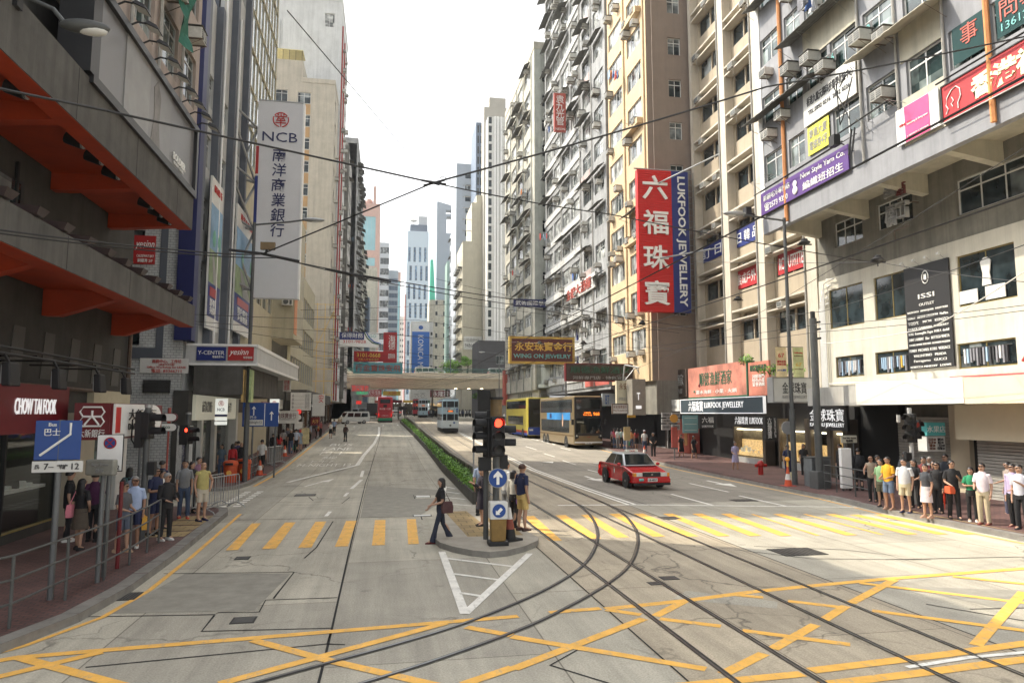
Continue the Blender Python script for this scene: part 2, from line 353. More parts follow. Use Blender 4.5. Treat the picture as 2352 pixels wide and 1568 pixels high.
 # traffic island
isl=[gp(1000,1249),gp(1010,1258),gp(1040,1268),gp(1085,1277),gp(1125,1281),gp(1165,1277),gp(1205,1267),gp(1235,1254),gp(1237,1246)]
ip=[(p.x,p.y)for p in isl]+[(3.72,19.5),(3.72,23.3),(1.75,23.45)]
M_island=mat('island_concrete',(.33,.30,.25),.85,.2,2)
pavement('traffic_island',ip,.14,M_island)
g=MB();g.quad((2.15,18.2,.145),(2.95,18.2,.145),(2.65,22.9,.145),(1.95,22.9,.145),M_tactile);g.quad((3.1,18.2,.145),(3.6,18.2,.145),(3.55,22.6,.145),(3.0,22.6,.145),M_tactile);struct('tactile_paving_island',g)
g=MB()
for k in range(4):
 y=19.6+k*.98;g.quad((-6.2+.05*k,y,.137),(-5.05-.03*k,y,.137),(-5.05-.03*k,y+.84,.137),(-6.15+.05*k,y+.84,.137),M_tactile)
for x0 in(16.75,):
 g.quad((x0-.05,15.6,.138),(x0+.9,15.6,.138),(x0+.95,20.8,.138),(x0,20.8,.138),M_tactile)
struct('tactile_paving',g)
# ---------------------------------------------------------------- painted markings
def poly_ribbon(mb,pts,w_,m,dz=.008,sub=None):
 """a painted line of width w_ along pts"""
 P=[Vector((p[0],p[1]))for p in pts]
 if sub:
  Q=[P[0]]
  for a,b in zip(P,P[1:]):
   k=max(1,int((b-a).length/sub));Q+=[a.lerp(b,(i+1)/k)for i in range(k)]
  P=Q
 vs=[]
 for i,p in enumerate(P):
  d=(P[min(i+1,len(P)-1)]-P[max(i-1,0)]).normalized();nn=Vector((-d.y,d.x))*w_/2
  for q in(p-nn,p+nn):vs.append((q.x,q.y,zg(q.y)+dz))
 mb.add(vs,[(2*i,2*i+1,2*i+3,2*i+2)for i in range(len(P)-1)],m)
yz=MB();W=.008
for(x0,x1,x2,x3)in[(-3.72,-3.44,-3.61,-3.87),(-2.89,-2.56,-2.6,-2.91),(-2.04,-1.72,-1.7,-2.02),(-1.16,-.84,-.8,-1.11),(-.26,.06,.08,-.24),(.64,.91,1.01,.73)]:
 yz.quad((x0,18.2,W),(x1,18.2,W),(x2,22.4,W),(x3,22.4,W),M_yellow)
for(x0,y0,x3,y3)in[(4.42,18,4.62,22.4),(5.51,18.1,5.67,22.4),(6.3,18.15,6.5,22.35),(7.3,18.1,7.48,22.4),(8.19,17.95,8.27,22.27),(9.05,17.86,9.22,22.09),(9.91,17.74,10.17,21.92),(10.72,17.59,11.09,21.75),(12.52,17.37,12.73,21.36),(14.24,17.19,14.41,21.05),(15.06,17.04,15.09,20.78),(15.82,16.91,15.88,20.63),(11.6,17.5,11.9,21.5),(13.4,17.3,13.6,21.2)]:
 ww=.34 if x0 not in(11.6,13.4)else.12
 yz.quad((x0-ww/2,y0,W),(x0+ww/2,y0,W),(x3+ww/2,y3,W),(x3-ww/2,y3,W),M_yellow)
struct('crossing_road_markings',yz)
yb=MB()
poly_ribbon(yb,[(-6.2,10.2),(-4.85,10.87),(-3.79,10.98),(-1.85,11.16),(1.02,11.44),(2.2,11.55)],.17,M_yellow)
poly_ribbon(yb,[(2.75,11.66),(3.17,11.71),(3.66,11.75)],.17,M_yellow,.0075);poly_ribbon(yb,[(3.73,11.7),(5.27,11.95),(6.75,12.3),(8,12.5),(9.77,12.74),(13.41,13.06),(17,13.2)],.19,M_yellow)
for a,b in[((-4.8,10.85),(-2.2,8.9)),((-5.6,9.4),(-3.8,10.9)),((-1.83,11.05),(-.71,10.02)),((-.71,10.02),(.75,8.82)),((-1.93,9.4),(1.0,11.38)),((1.3,11.12),(1.92,10.6)),((1.0,8.85),(1.7,9.3)),((1.7,9.25),(4.17,11.05)),((1.91,10.54),(4.15,8.8)),((4.4,11.15),(5.23,11.9)),((3.73,11.66),(4.2,11.27)),((4.42,11.0),(5.2,10.46)),((5.42,10.2),(6.61,9.32)),((4.29,8.6),(5.2,9.2)),((5.42,9.35),(6.7,10.27)),((6.95,10.45),(7.85,11.13)),((8.05,11.28),(10.02,12.66)),((6.35,12.15),(6.75,11.9)),((7.05,11.6),(7.72,11.08)),((8.1,10.8),(9.7,9.38)),((9.17,12.55),(11.04,10.76)),((8.36,8.98),(11.7,11.4)),((11.39,12.7),(12.6,11.6)),((11.04,10.76),(12.5,9.4))]:
 poly_ribbon(yb,[a,b],.17,M_yellow,.0085+rnd.random()*.002)
poly_ribbon(yb,[(2.6,8.25),(3.78,8.34),(5.28,8.42)],.19,M_yellow,.011);poly_ribbon(yb,[(5.45,8.5),(7.61,8.72),(9.12,8.92),(11,9)],.2,M_yellow,.011);poly_ribbon(yb,[(5.3,8.05),(6.8,8.18),(8.5,8.36),(10,8.4)],.2,M_yellow,.011)
struct('yellow_box_road_markings',yb)
wm=MB()
for(a,b,c,d)in[((210,156.0),(560,154),(1565,164),0)]:pass
poly_ribbon(wm,[(6.16,24.74),(8.89,24.42),(16.4,22.4)],.16,M_white,.009)
for dx in(0,.26):poly_ribbon(wm,[(8.72+dx,24.5),(8.55+dx,30),(8.42+dx,40),(8.55+dx,60),(8.9+dx,90),(9.6+dx,122)],.13,M_white,.010,4)
def dash(x0,y0,x1,y1,w_=.12):poly_ribbon(wm,[(x0,y0),(x1,y1)],w_,M_white,.009,4)
for x,y0,y1 in[(14.25,27.6,31.3),(11.65,23.7,27.3),(14.1,23.1,26.3),(11.75,31.5,34),(11.8,37,39.8),(11.9,43,46),(12,49,52),(14.4,34,37),(14.6,42,45),(14.8,55,58),(12.2,56,60),(12.4,66,70),(12.6,76,80),(15,68,72),(15.2,80,84),(12.9,90,95)]:dash(x,y0,x-.08,y1)
dash(-1.8,23.5,-1.75,24.6);dash(-1.52,28.9,-1.45,30.2);dash(-1.38,31.7,-1.08,35.9,.16);dash(-1.15,37.4,-1.16,41.1,.16)
poly_ribbon(wm,[(-4.5,35.2),(-1.6,44.6)],.24,M_white,.009);poly_ribbon(wm,[(-1.62,44.4),(-1.45,52),(-.9,66),(-.62,84),(-.8,104)],.26,M_white,.009,4)
poly_ribbon(wm,[(-3.5,33),(-2.85,35.4)],.12,M_white);wm.add([(-3.05,35.2,.01),(-2.45,36.7,.01),(-2.6,35.0,.01)],[(0,2,1)],M_white)
poly_ribbon(wm,[(1.4,17.1),(1.36,11.84)],.16,M_white);poly_ribbon(wm,[(1.36,11.84),(3.42,16.5)],.16,M_white,.0095)
for a,b in[((1.44,16.3),(2.76,15.22)),((1.44,14.75),(2.3,14.05)),((1.42,13.2),(1.78,12.9)),((2.2,16.0),(3.1,16.2))][:3]:poly_ribbon(wm,[a,b],.11,M_white,.0088)
poly_ribbon(wm,[(1.95,24.4),(2.75,32)],.14,M_white)
for k in range(4):poly_ribbon(wm,[(2.2+.2*k,26+1.9*k),(3.1,25.2+1.9*k)],.1,M_white,.0088)
poly_ribbon(wm,[(6.75,8.38),(7.83,8.55),(9.4,8.62)],.09,M_white,.013)
for k in range(9):
 for j in(0,1):dash(-5.6+j*.5+.0*k,26.4+k*.58,-5.62+j*.5,26.72+k*.58,.26)
for x,y in[(12.9,35),(13.6,43.5),(15.6,30.6),(10.6,45),(10.4,34)]:
 q=zg(y);wm.add([(x-.08,y+2.6,q+.0532),(x+.08,y+2.6,q+.0532),(x+.08,y+.8,q+.018),(x-.08,y+.8,q+.018)],[(0,3,2,1)],M_white)if y>40 else poly_ribbon(wm,[(x,y),(x,y+1.8)],.17,M_white)
 zz=.012 if y<38 else.02+zg(y);wm.add([(x-.4,y+.2,zz),(x+.4,y+.2,zz),(x,y-1.2,zz)],[(0,2,1)],M_white)
for k in range(7):dash(15.2-.0*k,62+k*2.2,15.2,63+k*2.2,.2)
for x,y in[(-4.4,104),(-.2,108),(2,109)]:dash(x,y,x,y+3,.25)
struct('white_road_markings',wm)
yl=MB();
poly_ribbon(yl,[(-6.2,9.9),(-5.0,11.35),(-4.45,12.7),(-4.27,14.4),(-4.32,17.5),(-4.45,21),(-4.6,24.5)],.1,M_yellow,.0085)
poly_ribbon(yl,[(-5.75,33.5),(-5.72,38),(-5.78,44),(-5.9,52),(-6.3,70),(-6.8,97)],.13,M_yellow,.0085,4)
poly_ribbon(yl,[(kerbR(y)-.3,y)for y in(12,15.8,20.8,24.8,30,37,45,55)],.1,M_yellow,.0085,4)
struct('yellow_kerb_road_markings',yl)
def ground_text(s,h,x,y,w_,m=M_white,rise=2.6):
 cu=bpy.data.curves.new('t','FONT');cu.body=s;cu.size=1;cu.align_x='CENTER';cu.resolution_u=2
 t=bpy.data.objects.new('t',cu);me=bpy.data.meshes.new_from_object(t);bpy.data.objects.remove(t)
 xs=[v.co.x for v in me.vertices];ys=[v.co.y for v in me.vertices];sx=w_/(max(xs)-min(xs));sy=h/(max(ys)-min(ys))
 for v in me.vertices:
  X_,Y_=x+v.co.x*sx,y+(v.co.y-min(ys))*sy;v.co=(X_,Y_,zg(Y_)+.012)
 me.materials.clear();me.materials.append(m);return tag(link('bus_lane_road_markings',me),kind='structure')
ground_text('BUS',3.2,-3.75,62.5,1.9);ground_text('LANE',3.0,-3.75,57.6,2.2);ground_text('巴士',3.2,-3.75,52.6,1.9);ground_text('線',2.6,-3.7,49.2,1.0);ground_text('上午7–',1.8,-3.9,46.5,2.0);ground_text('M-NIGHT 12',1.7,-3.6,44.0,3.2)
# joints, cracks and patches
jt=MB()
for pts in[[(-4.7,12.78),(-2.69,12.54),(-2.67,12.66),(-2.0,12.56),(-2.02,13.33),(-.78,13.27)],[(-4.44,15.84),(-1.8,15.5),(-1.9,13.4)],[(-2.69,12.5),(-2.68,11.64),(-.76,11.45)],[(-3.78,10.31),(-.76,10.7),(-.74,11.3)],[(-.76,10.7),(-.5,10.62)],[(-.74,8),(-.74,11.3),(-.78,17),(-.84,34),(-.5,70),(-.4,104)],[(-1.75,16.9),(-1.6,18.2),(-1.5,22.4)],[(-4.6,23.2),(1.6,22.9)],[(-3.9,27.4),(-1.7,27.3)],[(-1.3,28.6),(-1.5,26.6),(-3.6,26.4)],[(-2.9,29),(-2.6,27.7)],[(1.2,27.6),(1.2,28.9),(2.4,28.8)],[(9.1,16.4),(11,15.6),(12.2,14.2),(9.6,14.8),(8.4,16.1)],[(9.4,24),(9.0,34)],[(8.8,29.2),(17,27.9)],[(-3.4,29.6),(-4.3,29.4)],[(1.2,23.4),(1.2,22.2),(1.7,22.2)],[(11.2,14.4),(17,13.9)],[(-4.6,33.4),(3.2,33.2)],[(-5.4,47),(3.3,47)],[(-5.5,61),(3.3,61)],[(-.8,40.4),(3.3,40.4)],[(2.9,8.4),(2.2,9.3),(2.8,9.9),(3.4,9.3)],[(9.8,10.6),(12.5,10.3)],[(9.3,11.0),(10.5,9.3),(11,8.4)]]:
 poly_ribbon(jt,pts,.035,M_dark,.0062,4)
for x in(3.75,8.7):poly_ribbon(jt,[(x,8),(x,17),(x,26)],.03,M_dark,.0065)
struct('road_joint_lines',jt)
pt=MB()
pt.quad((-4.4,12.9,.0045),(-2.1,12.7,.0045),(-1.85,15.4,.0045),(-4.0,15.75,.0045),M_patch);pt.quad((-.7,23,.0045),(1.1,22.9,.0045),(3.2,30,.0045),(-.75,33,.0045),M_patch)
pt.quad((1.25,27.7,.0048),(2.3,27.7,.0048),(2.3,28.7,.0048),(1.25,28.8,.0048),M_road);pt.quad((10.3,10.6,.0046),(12.6,10.4,.0046),(12.4,11.3,.0046),(9.8,12.2,.0046),M_patch);pt.quad((5.1,12.1,.0066),(6.6,11.2,.0066),(6.85,11.6,.0066),(5.6,12.6,.0066),M_road)
struct('road_patch_surface',pt)
# tram rails
def rails(name,pts):
 g=MB();poly_ribbon(g,pts,.095,M_groove,.0125,1.2);poly_ribbon(g,[(x-.018,y)for x,y in pts],.04,M_steel,.0165,1.2)
 return struct(name,g)
def smooth_pts(P,n=6):
 out=[]
 for i in range(len(P)-1):
  p0=Vector(P[max(i-1,0)]);p1=Vector(P[i]);p2=Vector(P[i+1]);p3=Vector(P[min(i+2,len(P)-1)])
  for k in range(n):
   t=k/n;out.append(tuple(.5*((2*p1)+(p2-p0)*t+(2*p0-5*p1+4*p2-p3)*t*t+(3*p1-p0-3*p2+p3)*t**3)))
 return out+[tuple(P[-1])]
far=[(26,0),(45,.05),(85,.2),(125,.9),(165,1.8),(240,4)]
for x in(4.32,5.36,6.96,8.0):rails('tram_rail_road',[(x,-6),(x,8),(x,16)]+[(x+d,y)for y,d in far])
for P in([(7.0,31),(7.0,27),(6.92,24.8),(6.62,22.3),(6.06,19.7),(5.34,17.4),(4.4,15.2),(3.35,13.55),(2.25,12.25),(1.16,11.2),(.16,10.45),(-.75,9.85),(-2.2,8.9),(-4,7.9)],[(8.05,31),(8.05,27),(7.85,23),(7.27,20),(6.52,17.6),(5.4,15.05),(4.28,13.3),(2.85,11.6),(1.95,10.72),(.8,9.8),(-.14,9.15),(-1.6,8.2),(-3,7.2)]):rails('tram_rail_road',smooth_pts(P))
# covers and gullies
def cover(pts,label,m,frame=True,bars=0):
 xs=[p[0]for p in pts];ys=[p[1]for p in pts];x0,x1,y0,y1=min(xs),max(xs),min(ys),max(ys)
 g=MB();g.box(x0,x1,y0,y1,-.02,.010,M_groove)
 if bars:
  for i in range(bars):
   xx=x0+.03+(x1-x0-.06)*(i+.15)/bars;g.box(xx,xx+(x1-x0)/bars*.55,y0+.03,y1-.03,0,.012,m)
 else:g.box(x0+.03,x1-.03,y0+.03,y1-.03,0,.012,m)
 return tag(g.build('manhole_cover'),label,'manhole cover','iron covers in the road')
M_iron=mat('cast_iron',(.07,.068,.065),.5,.3,12,metal=.4)
cover([(-4.75,13.75),(-4.32,14.3)],'slotted gully grating against the kerb beside the railing',M_iron,bars=7)
cover([(-2.35,11.95),(-1.98,12.3)],'small square iron cover in the patched slab before the yellow box',M_iron);cover([(-3.3,17.0),(-2.98,17.35)],'little dark cover just before the yellow crossing stripes',M_iron)
cover([(9.2,15.15),(10.3,16.0)],'large ribbed iron cover in the sunlit road',M_iron,bars=9);cover([(5.5,13.45),(5.85,13.75)],'small cover beside the rails, farther of two',M_iron);cover([(5.1,13.1),(5.42,13.35)],'small cover beside the rails, nearer of two',M_iron)
cover([(-3.5,29.3),(-2.7,30)],'wide cover in the mouth of the side street',M_iron);cover([(1.25,28),(1.85,28.6)],'pale cover in the carriageway beside the planter',M_offwhite);cover([(.95,22.95),(1.55,23.3)],'pale cover at the corner of the traffic island',M_offwhite);cover([(13,24.6),(13.9,25.2)],'dark cover beyond the white stop line',M_iron,bars=5);cover([(8.6,20.9),(9.2,21.5)],'dark grating between two yellow stripes',M_iron,bars=6)
# ---------------------------------------------------------------- building kit
M_frame=mat('aluminium_frame',(.42,.43,.42),.4,.1,4,metal=.3)
M_wframe=mat('white_window_frame',(.62,.62,.60),.5,.1,4)
M_dframe=mat('dark_window_frame',(.05,.05,.05),.5,.1,4)
G_mix=glass('window_glass_mixed',share=.40)
G_dark=glass('window_glass_dark',share=.12)
G_pale=glass('window_glass_curtained',(.05,.06,.06),(.46,.47,.45),share=.62)
G_green=glass('window_glass_green',(.018,.034,.034),(.22,.26,.25),share=.4)
G_blue=glass('curtain_wall_glass',(.10,.14,.17),(.34,.40,.43),share=.6)
M_ac=mat('air_conditioner_white',(.50,.49,.45),.6,.2,6,world=False,objvar=.3)
M_acg=mat('air_conditioner_grille',(.10,.105,.10),.7,.2,20,world=False)
M_awn=mat('metal_awning_sheet',(.115,.115,.105),.8,.35,3)
M_rust=mat('rusty_bracket',(.12,.09,.07),.8,.3,8)
M_pipe=mat('old_pipe',(.34,.33,.30),.7,.2,3)
_wm={}
def window_mesh(w_,h,nv=2,nh=1,fr=None,gl=None,top=0.):
 """a framed window, w x h, origin at its lower left corner, facing -y; nv lights wide, a fanlight of height top"""
 key=(round(w_,2),round(h,2),nv,nh,fr.name,gl.name,top)
 if key in _wm:return _wm[key]
 g=MB();b=min(.055,w_*.05)
 g.box(0,w_,0,.07,0,b,fr);g.box(0,w_,0,.07,h-b,h,fr);g.box(0,b,0,.07,b,h-b,fr);g.box(w_-b,w_,0,.07,b,h-b,fr)
 hh=h-top if top else h-b
 if top:g.box(b,w_-b,.005,.065,h-top-b/2,h-top+b/2,fr)
 for i in range(1,nv):
  x=w_*i/nv;g.box(x-b*.45,x+b*.45,.008,.062,b,h-b,fr)
 for j in range(1,nh):
  z=hh*j/nh;g.box(b,w_-b,.01,.06,z-b*.4,z+b*.4,fr)
 g.box(b*.5,w_-b*.5,.03,.045,b*.5,h-b*.5,gl)
 me=g.mesh('window');_wm[key]=me;return me
def wall_panel(mb,x0,x1,z0,z1,rects,y0,t,m):
 """a wall of thickness t with real openings"""
 xs=sorted({x0,x1,*[r[0]for r in rects],*[r[1]for r in rects]});zs=sorted({z0,z1,*[r[2]for r in rects],*[r[3]for r in rects]})
 xs=[x for x in xs if x0<=x<=x1];zs=[z for z in zs if z0<=z<=z1]
 for za,zb in zip(zs,zs[1:]):
  run=None
  for xa,xb in zip(xs,xs[1:]):
   cx,cz=(xa+xb)/2,(za+zb)/2
   solid=not any(r[0]<cx<r[1]and r[2]<cz<r[3]for r in rects)
   if solid:run=(run[0],xb)if run else(xa,xb)
   if(not solid or xb==xs[-1])and run:mb.box(run[0],run[1],y0,y0+t,za,zb,m);run=None
def W(root,x,y,z):
 return Matrix.Translation(root.location)@Matrix.Rotation(root.rotation_euler.z,4,'Z')@Vector((x,y,z))
_ac={}
def ac_mesh(kind=0):
 if kind in _ac:return _ac[kind]
 g=MB()
 if kind==0:
  g.box(-.33,.33,-.52,.12,0,.40,M_ac);g.box(-.29,.29,-.535,-.52,.05,.35,M_acg);g.box(-.02,.02,-.545,-.52,.04,.37,M_ac)
  for z in(.12,.2,.28):g.box(-.30,.30,-.542,-.52,z-.008,z+.008,M_ac)
  for s in(-.27,.27):g.box(s-.02,s+.02,-.55,.12,-.04,0,M_rust);g.tube([(s,-.5,-.03),(s,.1,-.38)],.014,M_rust,4)
  g.box(-.38,.38,-.56,.12,.44,.455,M_awn)
 elif kind==1:
  g.box(-.30,.30,-.46,.15,0,.37,M_ac);g.box(-.26,.26,-.475,-.46,.04,.33,M_acg)
  for s in(-.22,.22):g.box(s-.02,s+.02,-.46,.12,-.04,0,M_rust)
  g.tube([(.2,-.3,0),(.22,-.32,-.5),(.2,-.1,-.9)],.012,M_pipe,5)
 else:
  g.box(-.42,.42,-.40,-.06,0,.58,M_ac);g.disc((-.1,-.412,.29),.22,M_acg,14,.012);g.box(.2,.38,-.408,-.40,.08,.5,M_acg)
  for s in(-.34,.34):g.box(s-.02,s+.02,-.44,.1,-.05,0,M_rust)
 _ac[kind]=g.mesh('air_conditioner');return _ac[kind]
NAC=[0]
def ac(root,x,y,z,label,group,rot=0,kind=None,cap=285):
 if NAC[0]>=cap:return
 NAC[0]+=1
 o=link('air_conditioner',ac_mesh(rnd.choice((0,0,1))if kind is None else kind),None,W(root,x,y,z),root.rotation_euler.z+rot)
 o.scale=[rnd.uniform(.85,1.08)]*3
 tag(o,label,'air conditioner',group)
def awning(root,x0,x1,y,z,d=.75,drop=.45,m=None,off=(0,0,0)):
 g=MB();n=max(2,int((x1-x0)/.22));vs=[]
 for i in range(n+1):
  x=x0+(x1-x0)*i/n;k=.02*(i%2)+rnd.uniform(-.012,.012)
  vs+=[(x,y,z+k),(x,y-d,z-drop+k),(x,y-d,z-drop+k-.03),(x,y,z+k-.03)]
 fs=[]
 for i in range(n):
  a=4*i;fs+=[(a,a+1,a+5,a+4),(a+1,a+2,a+6,a+5),(a+2,a+3,a+7,a+6)]
 g.add(vs,fs,m or M_awn)
 for x in(x0+.1,x1-.1):g.tube([(x,y,z-.75),(x,y-d*.9,z-drop)],.012,M_rust,4)
 o=g.build('awning',root,(off[0],off[1],0),off[2]);return o
M_rack=mat('drying_rack_steel',(.30,.31,.30),.5,.2,5,metal=.4)
def rack(root,x,y,z,w_=1.1,d=.8,off=(0,0,0)):
 g=MB();r=.011
 for s in(x,x+w_):g.tube([(s,y,z),(s,y-d,z+.05)],r,M_rack,4);g.tube([(s,y,z-.45),(s,y-d,z+.05)],r,M_rack,4)
 for k in range(4):g.tube([(x,y-d*(k+1)/4,z+.03),(x+w_,y-d*(k+1)/4,z+.03)],r*.8,M_rack,4)
 return g.build('drying_rack',root,(off[0],off[1],0),off[2])
CLOTH=[mat('laundry_'+n,c,.9,.15,8)for n,c in(('white',(.6,.6,.6)),('blue',(.05,.12,.35)),('red',(.45,.04,.03)),('grey',(.2,.2,.22)),('orange',(.6,.18,.03)),('paleblue',(.3,.42,.55)),('black',(.03,.03,.035)))]
def laundry(root,x,y,z,label,group,n=4,rot=0):
 """clothes on hangers along a pole, the pole square to the wall"""
 p=W(root,x,y,z);g=MB();g.tube([(0,0,0),(0,-1.3,.05)],.012,M_rack,5)
 for i in range(n):
  yy=-.25-i*.95/n;m=rnd.choice(CLOTH);h=rnd.uniform(.45,.8);ww=rnd.uniform(.16,.26)
  vs=[];k=5
  for j in range(k+1):
   t=j/k;zz=-.05-h*t;sw=ww*(.55+.6*t)if j else ww*.4;wob=.03*math.sin(3*t+i)
   vs+=[(-sw,yy+wob,zz),(0,yy+wob+.03*t,zz),(sw,yy-wob,zz),(sw,yy-wob+.03,zz),(0,yy+wob+.07,zz),(-sw,yy+wob+.03,zz)]
  fs=[(6*j+a,6*j+(a+1)%6,6*j+6+(a+1)%6,6*j+6+a)for j in range(k)for a in range(6)]
  g.add(vs,fs,m)
 o=g.build('laundry',None,p,root.rotation_euler.z+rot);return tag(o,label,'laundry',group)
def facade(root,face,x0,x1,z0,z1,rects,M,t=.22,gl=None,fr=None,nv=2,nh=1,top=0.,rec=.10,name='window',pmax=100):
 """one face of a building: wall with openings and a window object in each. face = (ox, oy, rotation) inside the building's frame"""
 x0+=.004;x1-=.004
 ox,oy,rot=face;g=MB();wall_panel(g,x0,x1,z0,z1,rects,0,t,M)
 g.build('wall',root,(ox,oy,0),rot)
 c,s=math.cos(rot),math.sin(rot);out=[]
 for i,r in enumerate(rects[:pmax]):
  n_=nv(r)if callable(nv)else nv
  me=window_mesh(r[1]-r[0],r[3]-r[2],n_,nh,fr or M_frame,gl or G_mix,top)
  out.append(link(name,me,root,(ox+c*r[0]-s*rec,oy+s*r[0]+c*rec,r[2]),rot))
 return out
def grid(cols,z0,nf,fh,sill,wh):return[(a,b,z0+k*fh+sill,z0+k*fh+sill+wh)for k in range(nf)for a,b in cols]
def evenly(x0,x1,n,gap):
 w_=(x1-x0)/n;return[(x0+i*w_+gap/2,x0+(i+1)*w_-gap/2)for i in range(n)]
def building(name,label,loc,rz,cat='building',group=None):return thing(name,label,cat,loc,rz,group)
def body(root,x0,x1,y0,y1,z0,z1,m,nm='core'):
 g=MB();g.box(x0,x1,y0,y1,z0,z1,m);return g.build(nm,root)
def roof(root,x0,x1,y0,y1,z,m,h=.9,t=.25):
 g=MB();g.box(x0-.06,x1+.06,y0-.06,y0+t,z+.004,z+h,m);g.box(x0-.06,x1+.06,y1-t,y1+.06,z+.004,z+h,m);g.box(x0-.06,x0+t,y0+t,y1-t,z+.004,z+h,m);g.box(x1-t,x1+.06,y0+t,y1-t,z+.004,z+h,m)
 return g.build('roof_parapet',root)
def pipe(root,pts,r=.06,m=None,nm='drain_pipe',n=6):
 g=MB();g.tube(pts,r,m or M_pipe,n);return g.build(nm,root,smooth=True)
 # ================================================================ RIGHT ROW
 # --- grey corner block: white shop floors below, projecting grey floors above
M_r1white=mat('white_painted_wall',(.56,.53,.445),.75,.1,.8,streak=.22)
M_r1plaster=mat('grey_stained_plaster',(.20,.19,.16),.85,.22,1.0,streak=.42)
M_r1grey=mat('blue_grey_painted_wall',(.25,.255,.27),.8,.12,1.2,streak=.25)
M_r1cream=mat('cream_painted_wall',(.45,.42,.33),.8,.12,1.2,streak=.25)
M_opipe=mat('orange_drain_pipe',(.58,.24,.08),.6,.15,3)
M_goldfr=mat('olive_gold_window_frame',(.20,.155,.055),.45,.15,4,metal=.3)
r1=building('shop_building','grey block with white painted shop floors and a projecting upper front hung with signs',(22,32.2,0),RIGHT)
body(r1,.03,22,.18,14,0,13.1,M_r1plaster)
low=[(.8,3.35,7.48,9.45),(4.1,6.3,7.48,9.45),(8.85,11.4,7.4,9.4),(13.2,15.8,7.4,9.4),(1.1,3.15,5.03,6.05),(3.95,6.1,5.03,6.03),(8.6,11.2,5.0,5.98),(13,15.6,5,5.98)]
facade(r1,(0,0,0),0,22,4.3,10.05,low,M_r1white,t=.25,gl=G_dark,fr=M_goldfr,nv=2,rec=.06)
facade(r1,(0,.04,0),0,22,10.05,13.15,[(1.4,3.5,11.5,12.75),(4.5,6.7,11.55,12.75),(9.0,12.2,11.0,12.4),(14,17,11,12.4)],M_r1plaster,t=.25,gl=G_dark,fr=M_wframe,nv=3,top=.42)
g=MB()
g.box(0,22,-2.98,.2,13.16,13.4,M_r1cream)
for k in range(6):
 x=.12+k*3.6;g.prism_axis([(-2.9,13.16),(-.0,13.16),(-.0,12.3),(-2.9,12.75)],x,x+.35,M_r1cream,'x')
g.build('overhang',r1)
g=MB();g.box(0,22,-3,-2.7,12.4,13.16,M_r1grey);g.build('edge_beam',r1)
cols=[(.35,2.1),(2.55,3.85),(4.2,5.75),(5.95,7.7),(8.1,9.75),(10.3,12.0),(12.3,13.8),(14.0,15.9),(16.3,18),(18.4,20)]
rc=[]
for k in range(7):
 z=15.0+3.1*k;rc+=[(a,b,z,z+1.42)for a,b in cols]
facade(r1,(0,-3,0),0,22,13.16,37,rc,M_r1grey,t=.24,gl=G_green,fr=M_wframe,nv=2,top=.4)
body(r1,.02,22,-2.8,10,13.42,37,M_r1grey)
facade(r1,(0,14,-math.pi/2),.0,17,13.2,37,[],M_r1grey)
for a,b,z0,z1 in[(4.05,7.85,16.42,18.05),(10.05,12.15,13.2,15),(10.05,12.15,16.42,18.1),(10.05,12.15,19.52,21.2),(4.05,7.85,19.52,21.2),(10.05,12.15,22.62,24.3)]:
 g=MB();g.box(a,b,-3.03,-2.98,z0,z1,M_r1cream);g.build('cream_band',r1)
g=MB();g.box(-.02,.32,-3.04,-2.98,13.2,37,M_whitep);g.build('corner_strip',r1)
for x in(2.28,13.95):pipe(r1,[(x,-3.1,12.5),(x,-3.1,20),(x,-3.1,37)],.09,M_opipe)
for x in(7.85,9.9,12.15):pipe(r1,[(x,-3.08,13.4),(x,-3.08,25),(x,-3.08,37)],.05)
for x,z,k in[(2.5,17.5,0),(3.3,19.4,0),(1.3,17.0,0),(5.9,18.2,0),(4.9,19.1,0),(8.3,18.2,0),(9.3,15.35,0),(9.6,17.6,0),(5.2,21.6,0),(7.3,21.4,0),(11,19.3,0),(13,19.1,0),(1.2,20.3,1),(8.9,22.5,0),(3.4,23.1,1),(12.8,22.3,0)]:
 ac(r1,x,-3.05,z,'boxy air conditioner on the blue grey front above the purple banner','air conditioners on the blue grey block',kind=k)
awning(r1,-.2,5.6,-3.0,18.55,.95,.4);awning(r1,3.0,7.9,-3.0,21.0,.9,.3);awning(r1,8.0,12.4,-3.0,17.75,.95,.35,M_r1cream);awning(r1,0,4,-3.0,24.6,.8,.3)
rack(r1,.3,-3,14.95,1.4);rack(r1,8.4,-3,14.85,1.8);rack(r1,4.6,-3,20.7,2.6,.7)
laundry(r1,5.6,-3.1,21.9,'white printed washing hung under the rusty awning above the test centre board',None,5)
# shop front, canopy and pipes
M_shutter=mat('steel_roller_shutter',(.40,.385,.35),.55,.15,2)
g=MB()
for k in range(26):z=.15+k*.115;g.prism_axis([(-.03,z),(.03,z+.02),(.03,z+.11),(-.03,z+.09)],10.2,22,M_shutter,'x')
g.build('roller_shutter',r1,(0,-.9,0))
g=MB()
for k in range(26):z=.15+k*.115;g.prism_axis([(-.03,z),(.03,z+.02),(.03,z+.11),(-.03,z+.09)],5.6,8.4,M_shutter,'x')
g.build('roller_shutter',r1,(0,-.35,0))
M_awncream=mat('cream_fascia_board',(.68,.60,.44),.7,.07,1);M_awnwhite=mat('white_fascia_board',(.72,.70,.64),.7,.06,1,streak=.12);M_awngrey=mat('old_fascia_board',(.44,.43,.40),.8,.12,1,streak=.3)
g=MB();g.box(3.2,6.6,-3.0,.1,3.62,4.42,M_awngrey);g.build('canopy',r1);g=MB();g.box(6.6,12.0,-3.04,.1,3.62,4.5,M_awnwhite);g.build('canopy',r1);g=MB();g.box(12.0,22,-3.02,.1,3.6,4.46,M_awncream);g.build('canopy',r1)
